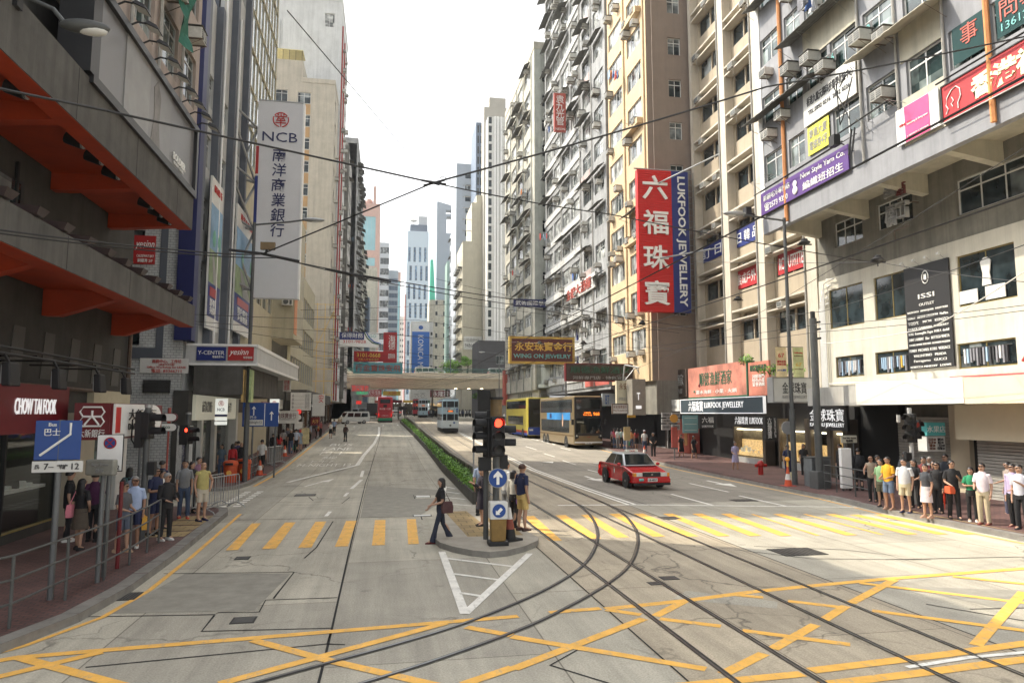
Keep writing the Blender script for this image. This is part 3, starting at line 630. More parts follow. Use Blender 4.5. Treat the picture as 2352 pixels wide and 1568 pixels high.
g=MB();g.box(10.0,22,-1.6,-.95,2.35,3.6,M_awncream);g.build('fascia_board',r1)
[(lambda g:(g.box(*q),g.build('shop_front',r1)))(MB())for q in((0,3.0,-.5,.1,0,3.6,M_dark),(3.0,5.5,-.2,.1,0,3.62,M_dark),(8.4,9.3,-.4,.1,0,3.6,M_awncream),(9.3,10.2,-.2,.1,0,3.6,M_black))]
M_rpipe=mat('red_fire_main',(.42,.03,.03),.45,.15,4)
pipe(r1,[(8.4,-.2,4.66),(12,-.2,4.64),(22,-.2,4.62)],.06,M_rpipe,'fire_main',8)
for k in range(5):pipe(r1,[(.1+.13*k,-.08-.02*k,4.4),(.1+.13*k,-.08-.02*k,8.6+.3*k),(.35+.3*k,-.1-.02*k,8.75+.3*k),(.9,-.1-.02*k,8.8+.3*k)],.035,M_whitep)
pipe(r1,[(.5,-.1,4.75),(3,-.12,4.72),(8.2,-.1,4.6)],.025,M_whitep,'conduit');pipe(r1,[(.5,-.14,4.55),(4,-.16,4.57),(11.8,-.1,4.52)],.02,M_pipe,'conduit');pipe(r1,[(11.5,-.1,5.1),(11.9,-.12,5.6),(12,-.12,6.4)],.05,M_rpipe,'fire_main')
# clothes and stock behind the shop windows
for i,(xa,xb,z)in enumerate([(1.2,3.1,5.9),(4.1,6,5.88),(8.8,11,5.85)]):
 g=MB()
 for k in range(14):
  x=xa+.1+(xb-xa-.2)*k/14;h=rnd.uniform(.45,.7);g.box(x,x+.07,.02,.1,z-.1-h,z-.1,rnd.choice((CLOTH[0],CLOTH[3],CLOTH[5],CLOTH[6],CLOTH[3],CLOTH[6],M_gold if i==1 else CLOTH[0])))
 g.box(xa,xb,.05,.08,z-.1,z-.07,M_steel);g.build('clothes_rail',r1,(0,-.02,0))
for x in(9.2,10.4):
 g=MB();g.box(x-.35,x+.5,.02,.05,7.5,8.0,M_offwhite);g.build('display_plinth',r1)
g=MB();g.prism_axis([(9.95,8.05),(10.35,8.05),(10.3,8.5),(10.38,8.95),(10.22,9.1),(10.08,9.1),(9.92,8.95),(10,8.5)],.0,.04,M_offwhite,'y');g.build('mannequin',r1)
# --- cream block with white fins
M_cream=mat('cream_render',(.37,.31,.225),.8,.07,1,streak=.16)
M_fin=mat('pale_fin_paint',(.52,.47,.385),.75,.1,1,streak=.2)
r2=building('office_building','cream office block with tall pale fins between deep window bays',(22,46.6,0),RIGHT)
body(r2,0,14.35,.80,16,0,52,M_cream)
for x0,x1 in((-.1,.30),(4.35,5.2),(8.6,9.4),(13.35,14.35)):
 g=MB();g.box(x0,x1,-.05,1.2,4.6,52,M_fin);g.build('fin',r2)
bays=((.35,4.35),(5.2,8.6),(9.4,13.35));rc=[];ve=[]
for k in range(13):
 z=6.55+3.3*k
 for a,b in bays:
  w3=(b-a-.5)/2;x=a+.25
  rc+=[(x,x+w3-.05,z+1.35,z+2.6),(x+w3+.05,x+2*w3,z+1.35,z+2.6)]
  if k<10:ve+=[(x+.2,b-.3,z+2.78,z+3.12)]
facade(r2,(0,.55,0),.3,13.4,4.6,52,rc+ve,M_cream,t=.25,gl=G_dark,fr=M_dframe,nv=1,pmax=len(rc))
for k in range(13):
 z=6.55+3.3*k
 for a,b in bays:
  g=MB();g.box(a+.01,b-.01,-.02,.56,z+2.63,z+2.72,M_fin);g.box(a+.01,b-.01,-.02,.56,z+3.18,z+3.3,M_fin);g.build('ledge',r2)
  if k<10 and rnd.random()<.6:ac(r2,rnd.uniform(a+.5,a+1.6),.3,z+2.73,'small air conditioner set on a ledge of the cream block','air conditioners on the cream block',kind=1)
  if k<10 and rnd.random()<.42:ac(r2,rnd.uniform(a+2,b-.5),.32,z+2.73,'small air conditioner set on a ledge of the cream block','air conditioners on the cream block',kind=1)
for x in(4.4,8.66,13.4):pipe(r2,[(x,-.1,4.6),(x,-.1,20),(x,-.1,52)],.05)
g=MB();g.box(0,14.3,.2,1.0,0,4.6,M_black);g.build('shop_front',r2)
facade(r2,(14.35,16,-math.pi/2),.0,15.9,13.5,52,[],M_cream)
# --- yellow tenement with brown end wall
M_brown=mat('brown_rendered_wall',(.235,.185,.15),.8,.08,1,streak=.12)
M_yel=mat('yellow_painted_wall',(.52,.39,.235),.8,.1,1,streak=.15)
r3=building('tenement','yellow painted tenement with a brown blank end wall',(18.7,56,0),RIGHT)
body(r3,.02,8.72,.26,15,5.6,52,M_yel);
rows=15;fh=2.95
facade(r3,(0,0,0),0,9,5.6,52,grid([(.35,3.6),(4.9,7.9)],7,rows,fh,1.0,1.55),M_yel,t=.2,gl=G_pale,fr=M_wframe,nv=4)
bw=[(1.75,2.75,z,z+1.35)for z in[10.3+3.3*k for k in range(12)]]
facade(r3,(9.0,0,math.pi/2),0,15,5.6,52,bw,M_brown,t=.2,gl=G_mix,fr=M_wframe,nv=2,top=.4)
roof(r3,0,9.2,0,15,52,M_yel)
for x in(4.25,8.6):pipe(r3,[(x,-.07,5.6),(x,-.07,30),(x,-.07,52)],.06,M_yel)
pipe(r3,[(9.25,.4,5.6),(9.25,.4,30),(9.25,.4,52)],.05,M_brown)
for k in range(13):
 for x in(1.0,2.9,5.4,7.3):
  if rnd.random()<.62:ac(r3,x,-.04,7+k*fh+rnd.choice((2.58,.55)),'cream air conditioner on the yellow tenement beside the tall red sign','air conditioners on the yellow tenement')
for k in(3,6,9,12):g=MB();g.box(4.7,8.1,-.45,0,7+k*fh+.3,7+k*fh+.75,M_yel);g.build('balcony',r3)
awning(r3,4.7,8.2,-.02,18.9,.8,.45);laundry(r3,3.9,-.2,31.2,'dark and white washing on a pole high on the yellow tenement',None,5);rack(r3,5,0,25.5,1.6);rack(r3,1,0,19.6,1.6)
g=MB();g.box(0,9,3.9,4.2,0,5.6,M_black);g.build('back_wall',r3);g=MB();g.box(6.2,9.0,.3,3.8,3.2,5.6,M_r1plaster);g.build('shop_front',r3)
# --- long grey tenement
M_gten=mat('weathered_grey_render',(.27,.275,.275),.85,.25,.9,streak=.45)
M_gband=mat('grey_white_band',(.47,.47,.45),.8,.18,1,streak=.4)
M_gpink=mat('faded_pink_render',(.42,.33,.31),.85,.18,1,streak=.3)
r4=building('tenement','long weathered grey tenement crowded with awnings and air conditioners',(18.5,79.5,0),RIGHT)
L4=23.4
body(r4,.02,L4,.15,15,5.6,54,M_gten)
cols=evenly(.4,15.2,4,.7)+evenly(15.8,23.2,2,.9);nf4,fh4=15,3.15
facade(r4,(0,0,0),0,L4,5.6,54,grid(cols,6.2,nf4,fh4,1.05,1.6),M_gten,t=.2,gl=G_pale,fr=M_frame,nv=5,top=.45)
for k in range(nf4):
 z=6.2+k*fh4
 g=MB();g.box(0,15.4,-.12,.0,z+.12,z+.72,M_gband);g.build('spandrel_band',r4)
 if k%3==0 or k>10:g=MB();g.box(15.5,18.6,-.04,.0,z+.1,z+.95,M_gpink);g.build('pink_band',r4)
 for a,b in cols:
  for _ in range(2):
   if rnd.random()<.48:ac(r4,rnd.uniform(a+.3,b-.3),-.1,z+rnd.choice((.45,2.2,1.5,2.55)),'weathered air conditioner on the long grey tenement','air conditioners on the long grey tenement')
  if rnd.random()<.5:awning(r4,a-.2,b+rnd.uniform(0,.4),-.1,z+3.05,rnd.uniform(.6,1.0),rnd.uniform(.3,.5))
  if rnd.random()<.4:rack(r4,a+.4,-.05,z+1.1,1.4,.8)
for k,(x,z)in enumerate([(6.4,35.2),(16.5,16.5),(2.5,24.0)]):laundry(r4,x,-.2,z,('orange and dark washing high on the long grey tenement','blue and white washing low on the long grey tenement','grey washing halfway up the long grey tenement')[k],None,5)
for x in(15.5,19.4,7.9):pipe(r4,[(x,-.1,5.6),(x,-.1,30),(x,-.1,54)],.06)
roof(r4,0,L4,0,15,54,M_gten)
facade(r4,(L4,0,math.pi/2),0,15,52.5,54,[],M_gten)
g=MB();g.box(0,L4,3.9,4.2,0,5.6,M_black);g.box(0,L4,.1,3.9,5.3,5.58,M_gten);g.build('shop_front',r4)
M_red2=mat('faded_red_render',(.40,.09,.07),.8,.15,1.5,streak=.2)
g=MB();g.box(16.3,L4,-.06,-.002,5.7,7.2,M_red2);g.build('red_band',r4)
# --- pale green tenement
M_pgreen=mat('pale_green_render',(.40,.42,.38),.85,.18,1,streak=.36)
M_pcream=mat('cream_stained_render',(.46,.44,.37),.85,.18,1,streak=.36)
r5=building('tenement','pale green stained tenement with a rounded corner and rows of rusty awnings',(17.3,101,0),RIGHT)
L5=21
body(r5,.02,L5-.2,.15,14,6,48,M_pgreen)
cols5=evenly(.3,19,4,.9);nf5,fh5=13,3.15
facade(r5,(0,0,0),0,L5,6,48,grid(cols5,6.6,nf5,fh5,1.0,1.6),M_pcream,t=.2,gl=G_pale,fr=M_frame,nv=4,top=.4)
facade(r5,(L5,0,math.pi/2),0,14,11,48,[(.95,1.9,z,z+1.5)for z in[12.3+3.15*k for k in range(11)]],M_pgreen,t=.2,gl=G_dark,fr=M_wframe,nv=2,top=.4)
for k in range(nf5):
 z=6.6+k*fh5
 for a,b in cols5:
  if rnd.random()<.45:awning(r5,a,b+.3,-.05,z+3.0,rnd.uniform(.7,1.0),rnd.uniform(.35,.55))
  if rnd.random()<.8:ac(r5,rnd.uniform(a+.4,b-.4),-.05,z+rnd.choice((.4,2.2)),'small air conditioner on the pale green tenement','air conditioners on the pale green tenement')
  if rnd.random()<.4:rack(r5,a+.6,0,z+1.1,1.4,.9)
 if k>1 and rnd.random()<.6:ac(r5,L5,1.4,z+1.3,'air conditioner on the blank green end wall above the blue hanging board','air conditioners on the green end wall',rot=math.pi/2)
for x,z in[(12.5,22),(18.5,31)]:laundry(r5,x,-.2,z,'white washing high on the pale green tenement' if z>25 else 'dark washing low on the pale green tenement',None,4)
for x in(5,9.7,14.4,19.5):pipe(r5,[(x,-.1,6),(x,-.1,30),(x,-.1,48)],.07,M_pgreen)
g=MB();g.lathe([(2.6,6.2),(2.6,6.6),(2.2,6.7),(2.2,10.8),(2.5,11.0)],M_pgreen,24,(L5+.3,2.9,0));g.build('rounded_corner',r5,smooth=True)
roof(r5,0,L5,0,14,48,M_pcream)
M_shopred=mat('red_shop_wall',(.45,.10,.07),.7,.1,2);M_shopcream=mat('cream_shop_tile',(.55,.52,.42),.6,.08,2)
facade(r5,(0,.4,0),0,L5,4.4,6.0,[(8+1.2*k,8.9+1.2*k,4.7,5.8)for k in range(8)],M_shopcream,t=.2,nv=2)
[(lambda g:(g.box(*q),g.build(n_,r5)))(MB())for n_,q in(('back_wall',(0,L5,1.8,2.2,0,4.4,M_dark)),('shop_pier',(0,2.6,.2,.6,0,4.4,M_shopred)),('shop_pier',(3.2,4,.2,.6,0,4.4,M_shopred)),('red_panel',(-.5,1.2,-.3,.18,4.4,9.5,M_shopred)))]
print('AC',NAC[0])
# ================================================================ LEFT ROW
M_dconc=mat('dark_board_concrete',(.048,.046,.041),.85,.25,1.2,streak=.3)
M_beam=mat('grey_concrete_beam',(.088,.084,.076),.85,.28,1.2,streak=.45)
M_sunpatch=mat('sun_patch_tone',(.085,.083,.075),.8,.15,1.5)  # paler tone of sun patches, put into raised strips
M_peach=mat('peach_old_render',(.36,.30,.26),.85,.2,1.2,streak=.35)
def shop_glass():
 m=bpy.data.materials.new('shop_window_glass');m.use_nodes=True;n=m.node_tree.nodes;l=m.node_tree.links;n.remove(n['Principled BSDF'])
 a=n.new('ShaderNodeBsdfTransparent');a.inputs[0].default_value=(.86,.88,.87,1);b=n.new('ShaderNodeBsdfGlossy');b.inputs['Roughness'].default_value=.03
 f=n.new('ShaderNodeLayerWeight');pw=n.new('ShaderNodeMath');pw.operation='POWER';pw.inputs[1].default_value=4;l.new(f.outputs['Facing'],pw.inputs[0]);sc_=n.new('ShaderNodeMath');sc_.operation='MULTIPLY_ADD';sc_.inputs[1].default_value=.5;sc_.inputs[2].default_value=.03;l.new(pw.outputs[0],sc_.inputs[0]);mx=n.new('ShaderNodeMixShader');l.new(sc_.outputs[0],mx.inputs[0]);l.new(a.outputs[0],mx.inputs[1]);l.new(b.outputs[0],mx.inputs[2]);l.new(mx.outputs[0],n['Material Output'].inputs[0]);return m
M_sglass=shop_glass()
M_lampin=mat('shop_lamp',(1,.85,.6),.5,0,emit=3.0)
M_lampw=mat('shop_lamp_white',(.95,.95,.9),.5,0,emit=2.2)
l1=building('shop_building','dark concrete shop block with two orange lined overhangs beside the jewellery shop',(-9,9,0),LEFT)
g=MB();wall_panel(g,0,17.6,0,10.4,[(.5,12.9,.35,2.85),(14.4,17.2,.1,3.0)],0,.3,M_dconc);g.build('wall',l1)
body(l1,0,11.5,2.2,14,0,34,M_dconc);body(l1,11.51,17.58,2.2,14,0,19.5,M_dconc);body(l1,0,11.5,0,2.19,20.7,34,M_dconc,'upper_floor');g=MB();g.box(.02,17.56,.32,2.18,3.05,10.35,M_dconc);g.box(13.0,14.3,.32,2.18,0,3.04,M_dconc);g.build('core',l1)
g=MB();g.box(17.3,17.6,.32,2.2,0,3.05,M_peach);g.build('end_wall',l1)
for k in range(9):  # two rows of leaning strips imitate sun reflected onto the wall
 x=3.2+k*1.62;g=MB();g.hexa([(x,-.03,4.2),(x+.62,-.03,4.2),(x+.62,.0,4.2),(x,0,4.2),(x+.16,-.03,5.45),(x+.72,-.03,5.45),(x+.72,0,5.45),(x+.16,0,5.45)],M_sunpatch);g.build('sun_patch_strip',l1)
for k in range(5):x=11.2+k*1.35;g=MB();g.hexa([(x,-.03,7.2),(x+.5,-.03,7.2),(x+.5,.0,7.2),(x,0,7.2),(x+.1,-.03,8.4),(x+.58,-.03,8.4),(x+.58,0,8.4),(x+.1,0,8.4)],M_sunpatch);g.build('sun_patch_strip',l1)
for z0,z1,xe in((9.42,10.6,15.5),(6.22,6.95,16.3)):
 g=MB();g.box(0,xe,-2.5,-2.3,z0,z1,M_beam);g.box(0,xe,-2.3,-2.05,z0+.35,z1,M_beam);[g.box(x,x+.02,-2.503,-2.498,z0+.02,z1-.02,M_dark)for x in(2.9,6.5,10.1,13.7)];g.build('edge_beam',l1)
 g=MB();g.box(0,xe-.01,-2.48,-2.06,z0-.012,z0-.003,M_orange);g.box(0,xe-.01,-2.06,-2.04,z0-.012,z0+.345,M_orange);g.box(0,xe-.02,-2.04,-.01,z0+.36,z0+.42,M_orange);g.build('soffit',l1)
 g=MB();g.box(.01,xe-.01,-2.04,-.012,z0+.425,z1-.02,M_beam);g.build('slab',l1)
 for x in(2.5,6.6,11.2,xe-.34):
  g=MB();g.prism_axis([(-2.03,z0+.355),(-.01,z0+.355),(-.01,z0-(.12 if z0>8 else.35)),(-.4,z0-(.12 if z0>8 else.35)),(-2.03,z0+(.02 if z0>8 else.2))],x,x+.3,M_orange,'x');g.build('bracket',l1)
  # dark band window between the overhangs
g=MB();g.box(1,9.8,-.05,-.005,7.3,9.0,M_black);g.box(1.2,9.6,-.07,-.05,7.5,8.9,G_dark);g.build('window',l1)
# upper peach floors behind the billboard
rc=[(a,b,z,z+1.75)for z in(13.7,16.9)for a,b in((7.6,9.3),(9.8,11.4),(12,13.7),(14.1,15.8))]
facade(l1,(0,-2.3,0),7,16.2,12.95,19.7,rc,M_peach,t=.2,gl=G_green,fr=M_frame,nv=3,top=.4)
body(l1,7,16.1,-2.0,2.3,12.97,19.6,M_peach);body(l1,7,14,-1.2,2.2,10.62,12.96,M_dconc)
facade(l1,(16.2,-2.3,math.pi/2),0,4.4,12.95,19.7,[],M_peach)
rc=[(a,b,z,z+2.3)for z in(10.9,13.4,15.9)for a,b in evenly(0,6.8,5,.12)]
facade(l1,(0,-1.2,0),0,7,10.62,20,rc,M_dconc,t=.2,gl=G_green,fr=M_frame,nv=2,top=.6)
for x,z in((12.2,15.7),(14.6,15.6),(14.9,18.7),(13.0,18.8),(10,15.9),(11.2,18.6)):ac(l1,x,-2.35,z,'rusty air conditioner cage high above the black billboard','air conditioners over the billboard',kind=0)
for x in(9.5,11.7,13.9):pipe(l1,[(x,-2.4,13),(x,-2.4,18),(x,-2.4,19.7)],.05)
rack(l1,9.9,-2.3,17.2,1.4);
p=W(l1,12.2,-2.75,17.6);g=MB();vs=[];n=8
for i in range(n+1):
 for j in range(5):vs.append((.28*j+.1*math.sin(i*1.3),-.15*math.sin(j*1.5+i),-.34*i-.12*j+.1*math.sin(j*2+i*.8)))
g.add(vs,[(5*i+j,5*i+j+1,5*i+j+6,5*i+j+5)for i in range(n)for j in range(4)],mat('green_tarpaulin',(.03,.14,.10),.8,.2,4))
g.build('tarpaulin',None,p,LEFT);tag(bpy.data.objects['tarpaulin'],'torn green tarpaulin hanging above the row of floodlights','tarpaulin')
p=W(l1,11.2,-2.7,18.0);g=MB();g.ball((0,0,0),.3,CLOTH[1],sc=(1,.5,1.5));g.ball((.2,.1,-.3),.22,CLOTH[1],sc=(1,.6,1.3));tag(g.build('plastic_bag',None,p,LEFT,smooth=True),'blue plastic bag hanging beside the torn green tarpaulin','bag')
# shop front: window, counter, stock
g=MB();g.box(.5,12.9,.1,.12,.35,2.85,M_sglass);g.build('shop_window',l1)
g=MB()
for x in(.45,3.7,7,10.0,12.88):g.box(x,x+.08,.04,.16,.35,2.85,M_black)
g.box(.5,12.9,.04,.16,.3,.38,mat('brass_strip',(.55,.42,.15),.35,.1,metal=.6));g.build('window_frame',l1)
g=MB();g.box(.5,12.9,.35,.9,1.25,1.33,M_whitep);g.box(.5,12.9,.5,.9,.3,1.24,M_black)
for k in range(32):x=.8+k*.37;h=rnd.uniform(.08,.26);g.prism_axis([(x,1.33),(x+.16,1.33),(x+.12,1.33+h),(x+.04,1.33+h)],.45,.62,rnd.choice((M_offwhite,M_black,M_gold,M_black)),'y')
g.build('display_counter',l1)
g=MB()
for k in range(8):g.box(.8+k*1.55,1.9+k*1.55,.5,.6,2.78,2.82,M_lampw)  # glowing strips added to brighten the window display
g.build('added_lamp_strip',l1)
# the bank's pale pier and window
g=MB();g.box(12.95,14.4,-.3,-.005,0,3.3,mat('cream_stone_pier',(.42,.38,.29),.6,.1,1));g.box(14.4,17.5,-.2,-.005,2.75,4.0,mat('cream_sill_band',(.46,.42,.30),.7,.12,1));g.build('pier',l1)
g=MB();g.box(14.41,14.7,-.1,.1,0,2.75,M_black);g.box(14.7,16.4,.1,.12,.1,2.75,glass('bank_window_glass',(.10,.14,.12),(.34,.40,.36),.5));g.box(16.4,17.3,-.25,.1,0,2.75,M_offwhite);g.build('bank_window',l1)
pipe(l1,[(17.45,-.12,3.6),(17.45,-.12,5),(17.45,-.12,6.2)],.07,M_rust);pipe(l1,[(10,-.12,4.0),(14,-.12,3.98),(17.5,-.12,3.95)],.06,M_rust)
pipe(l1,[(9.4,-.06,6.9),(9.4,-.06,8.3),(9.4,-.06,9.4)],.05,M_black)
# --- tiled block with the dark blue edge and grey piers
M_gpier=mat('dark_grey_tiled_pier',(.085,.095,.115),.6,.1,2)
M_gspan=mat('light_grey_spandrel',(.42,.43,.42),.7,.1,1.2,streak=.2)
M_dblue=mat('deep_blue_panel',(.010,.014,.085),.5,.1,1)
l2=building('office_building','grey piered office block with a white tiled end wall and a deep blue edge fin',(-9,33.4,0),LEFT)
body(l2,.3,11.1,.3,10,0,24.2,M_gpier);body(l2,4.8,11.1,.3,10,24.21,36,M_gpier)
rc=[(5.9,7.0,9.95,11.55),(7.05,8.15,9.95,11.55),(5.4,8.15,6.3,7.35),(6.2,7.8,4.3,4.9),(5.9,8.15,13.2,14.7),(5.9,8.15,16.4,17.9)]
facade(l2,(0,10,-math.pi/2),0,9.95,0,24.4,rc,M_whitetile,t=.22,gl=G_dark,fr=M_dframe,nv=1)
g=MB();g.box(-.05,-.004,.85,1.15,5.7,24.3,M_gpier);g.box(-.05,-.004,1.15,4,5.7,6.2,M_gpier);g.build('pier',l2)
g=MB();g.box(-.25,.45,-.38,.35,6.55,24.6,M_dblue);g.build('edge_fin',l2)
rc=[]
for k in range(9):
 z=7.8+3.2*k
 for a,b in((.95,3.2),(3.75,6.6),(7.15,10)):rc+=[(a,b,z+1.3,z+2.95)]if(z<20 or(a>7 and z>24))else[]
facade(l2,(0,0,0),4.8,11.1,24.4,36,[q for q in rc if q[2]>24.4],M_gspan,gl=G_pale);rc=[q for q in rc if q[3]<24.4]
facade(l2,(0,0,0),.45,11.1,0,24.4,rc+[(1,11,.2,3.3)],M_gspan,t=.22,gl=G_pale,fr=M_frame,nv=2,top=.4,pmax=len(rc))
for x in(.5,3.2,6.6,10.05):g=MB();g.box(x,x+.5,-.35,-.002,6.4,24.4 if x<6 else 36,M_gpier);g.build('pier',l2)
for x in(3.75,7.15):pipe(l2,[(x,-.4,6.6),(x,-.4,20),(x,-.4,26)],.05,M_whitep)
[(lambda g:(g.box(*q),g.build('shop_pier',l2)))(MB())for q in((-.1,.6,-.35,.29,0,4.3,M_dconc),(10.6,11.1,-.3,.29,0,4.3,M_offwhite),(3.4,3.8,-.1,.1,0,3.2,M_offwhite),(6.2,6.7,-.1,.1,0,3.2,M_offwhite))]
g=MB();g.box(1,10.6,.12,.14,.2,3.2,M_sglass);g.build('shop_window',l2)
g=MB();g.box(1,10.6,1.4,1.5,0,3.3,mat('olive_wall',(.32,.30,.06),.7,.1,2));g.build('shop_interior',l2)
# canopy with boxed edge
M_canopy=mat('canopy_panel',(.52,.53,.52),.5,.1,1.2,streak=.15)
cn=building('canopy','white boxed canopy over the bank carrying blue and red hotel panels',(-9,33.8,5.5),LEFT,'canopy')
g=MB();g.box(0,15.5,-3.12,-.01,0,.93,M_canopy);g.build('canopy_box',cn);g=MB();g.box(-.03,15.5,-3.16,-3.08,.80,.96,M_whitep);g.box(-.03,15.5,-3.16,-3.08,-.03,.1,M_whitep);g.box(-.05,.02,-3.16,-.02,.86,.96,M_whitep);g.box(-.05,.02,-3.16,-.02,-.03,.06,M_whitep);g.build('edge_trim',cn)
g=MB();g.tube([(.5,-1,1.0),(4,-2.5,1.08),(8,-2.6,1.0)],.025,M_black,5);g.tube([(.5,-2,.98),(5,-1.4,1.2),(7,-1,1.0)],.02,M_black,5);g.build('cable',cn)
g=MB();g.box(0,10.9,-2.5,-.4,-1.35,-.01,M_beam);g.build('soffit_beam',cn)
# --- cream lower block with glass upper floors
M_lcream=mat('cream_yellow_render',(.47,.43,.31),.8,.1,1,streak=.2)
M_lorange=mat('salmon_orange_render',(.60,.27,.14),.8,.1,1,streak=.15)
shade_block=building('apartment_building','unseen grey block added to shade the road from the side street',(-18,26,0),LEFT);body(shade_block,0,18,.2,10,0,25,M_gten);facade(shade_block,(0,0,0),0,18,0,25,[(a,b,z,z+1.5)for z in(8,11.2,14.4,17.6,20.8)for a,b in evenly(1,17,4,1.5)],M_gten)  # unseen block added to keep a sun strip off the left carriageway
l3=building('office_building','cream lower block with a glass curtain wall above its roof line',(-9,44.5,0),LEFT)
body(l3,0,13.5,.2,12,0,19.6,M_lcream);facade(l3,(0,0,0),0,13.5,4.5,19.6,[(a,b,z,z+1.5)for z in(11,14.2)for a,b in evenly(6,13,3,.5)],M_lcream)
g=MB();g.box(0,12.5,.3,12,19.61,40,G_blue);g.build('curtain_wall',l3)
g=MB()
for k in range(11):x=k*1.25;g.box(x-.03,x+.03,.22,.3,19.6,40,M_lcream)
for k in range(8):z=19.6+k*2.7;g.box(0,12.5,.2,.3,z,z+.12,M_lcream)
g.build('mullion_frame',l3)
g=MB();g.box(13,19,-1.7,.1,9.2,19.6,M_lcream);g.build('bay',l3)
g=MB();g.box(13.1,13.6,-1.74,-1.69,9.6,13,M_lorange);g.box(13.0,14.6,-1.745,-1.70,9.6,12.8,M_lorange);g.build('orange_panel',l3)
facade(l3,(0,-1.72,0),14.6,19,9.25,19.6,[(14.8+k*.7,15.35+k*.7,z,z+2.2)for z in(9.8,13,16.2)for k in range(6)],M_lcream,t=.02,rec=.0,gl=G_mix,nv=1)
ac(l3,12.8,-1.2,11.8,'grey air conditioner at the corner of the cream bay below the tall bank board',None,rot=-math.pi/2,kind=2)
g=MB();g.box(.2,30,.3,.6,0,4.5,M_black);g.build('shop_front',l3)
l4=building('office_building','low banded block with strip windows beside the bamboo scaffold',(-8.3,63.6,0),LEFT)
body(l4,0,20,.3,12,3.6,17,M_beam);facade(l4,(0,0,0),0,20,5.2,17,[(a,b,z,z+2.1)for z in(6.3,9.6,12.9)for a,b in evenly(.2,19.8,10,.25)],M_lcream,t=.25,gl=G_mix,nv=2)
g=MB();g.box(-1,26,-1.6,.1,4.35,5.3,M_beam);g.build('canopy',l4)
# --- beige slab with orange recess
M_bei=mat('beige_render',(.47,.43,.355),.8,.12,.8,streak=.26)
M_borange=mat('tan_orange_render',(.44,.28,.14),.8,.1,1,streak=.15)
l5=building('apartment_building','beige apartment slab with a tan recessed strip of windows facing the crossing',(-7.2,90,0),LEFT)
body(l5,.2,6.2,.2,9,5.5,46,M_bei);body(l5,.25,6.1,4.1,8.9,46.01,49,M_bei)
rc=[(4.35,6.0,z,z+1.5)for z in[9.6+3.05*k for k in range(12)]]
facade(l5,(0,9,-math.pi/2),0,9,5.5,46,rc+[(1.6,3.1,43.2,44.8),(1.6,3.1,40,41.6)],M_bei,t=.25,gl=G_dark,fr=M_wframe,nv=2,top=.45)
for k in range(11):
 g=MB();g.box(-.012,-.003,3.02,4.63,11.2+3.05*k,12.55+3.05*k,M_borange);g.build('tan_panel',l5)
facade(l5,(0,0,0),0,6.2,5.5,46,[(1.2,2.8,z,z+1.4)for z in[9.6+3.05*k for k in range(12)]],M_bei)
roof(l5,0,6.2,0,4,46,M_bei,.6)
g=MB()
for k in range(5):g.tube([(.4,4.3+.8*k,49),(.4,4.3+.8*k,50.4)],.04,M_rust,4)
g.box(.3,3,4.2,8,50.4,50.5,mat('yellow_roof_sheet',(.62,.56,.3),.7,.1));g.build('roof_shelter',l5)
for k in range(11):
 if rnd.random()<.8:ac(l5,3.6,-.05,9.9+3.05*k,'air conditioner on the side of the beige slab','air conditioners on the left tenements')
sc=thing('bamboo_scaffold','bamboo scaffold grid standing against the foot of the beige slab','scaffold',(-11.5,89.2,0),0)
g=MB()
for k in range(6):x=.2+k*.95;g.tube([(x,0,4.6),(x+rnd.uniform(-.1,.1),-.1,17.4+rnd.uniform(-.6,1.2))],.035,M_gold,5)
for k in range(8):z=5.6+k*1.6;g.tube([(-.2,-.05,z),(5.3,-.05,z+rnd.uniform(-.1,.1))],.03,M_gold,5)
g.tube([(0,-.1,5),(5,-.1,16)],.03,M_gold,5);g.build('pole_lattice',sc)
# --- white tall slab and tenements behind
M_wh=mat('white_flaking_render',(.60,.61,.60),.8,.10,.8,streak=.22)
M_lt=mat('grey_mossy_render',(.40,.39,.37),.85,.28,.9,streak=.5)
M_moss=mat('black_mossy_concrete',(.19,.185,.17),.9,.5,.55,streak=.6)
l6=building('apartment_building','tall white flaking slab whose top leaves the picture behind the beige slab',(-7.0,96.6,0),LEFT)
body(l6,.2,14,.2,12,5,61.5,M_wh)
facade(l6,(0,8,-math.pi/2),0,8,5,61.5,[(5.6,7.0,57.6,59.6)],M_wh,t=.2,gl=G_pale,fr=M_wframe)
facade(l6,(0,14,-math.pi/2),0,5.6,5,58,[(3.4,5.0,z,z+1.6)for z in(47,50,53,56)],M_wh,t=.2,gl=G_pale,fr=M_wframe)
rows=[(a,b,z,z+1.5)for z in[7+3*k for k in range(18)]for a,b in evenly(.6,13.6,3,1.4)]
facade(l6,(0,0,0),0,14,5,61.5,rows,M_wh,gl=G_mix)
for k in range(17):
 for x in(2.5,6,10.5):
  if rnd.random()<.3:rack(l6,x,-.02,8.4+3*k,1.5,.9)
  if rnd.random()<.7:ac(l6,x,-.05,7.3+3*k,'air conditioner on the street side of the tall white slab','air conditioners on the tall white slab')
for x in(.3,4.9):pipe(l6,[(x,-.15,5),(x,-.15,30),(x,-.15,58)],.11,mat('red_drain_pipe',(.33,.05,.04),.6,.2,3))
roof(l6,0,14,0,8,61.5,M_wh)
l7=building('tenement','old grey tenement behind a mossy black end wall beside the red pipes',(-6.7,112,0),LEFT)
body(l7,.3,14,.2,12,5,47,M_lt);g=MB();g.box(0,.3,-.25,3,5.5,46.5,M_moss);g.build('end_wall',l7)
facade(l7,(0,0,0),.3,14,5,47,[(a,b,z,z+1.5)for z in[7+3*k for k in range(13)]for a,b in evenly(1,13.5,4,1.1)],M_lt,gl=G_mix)
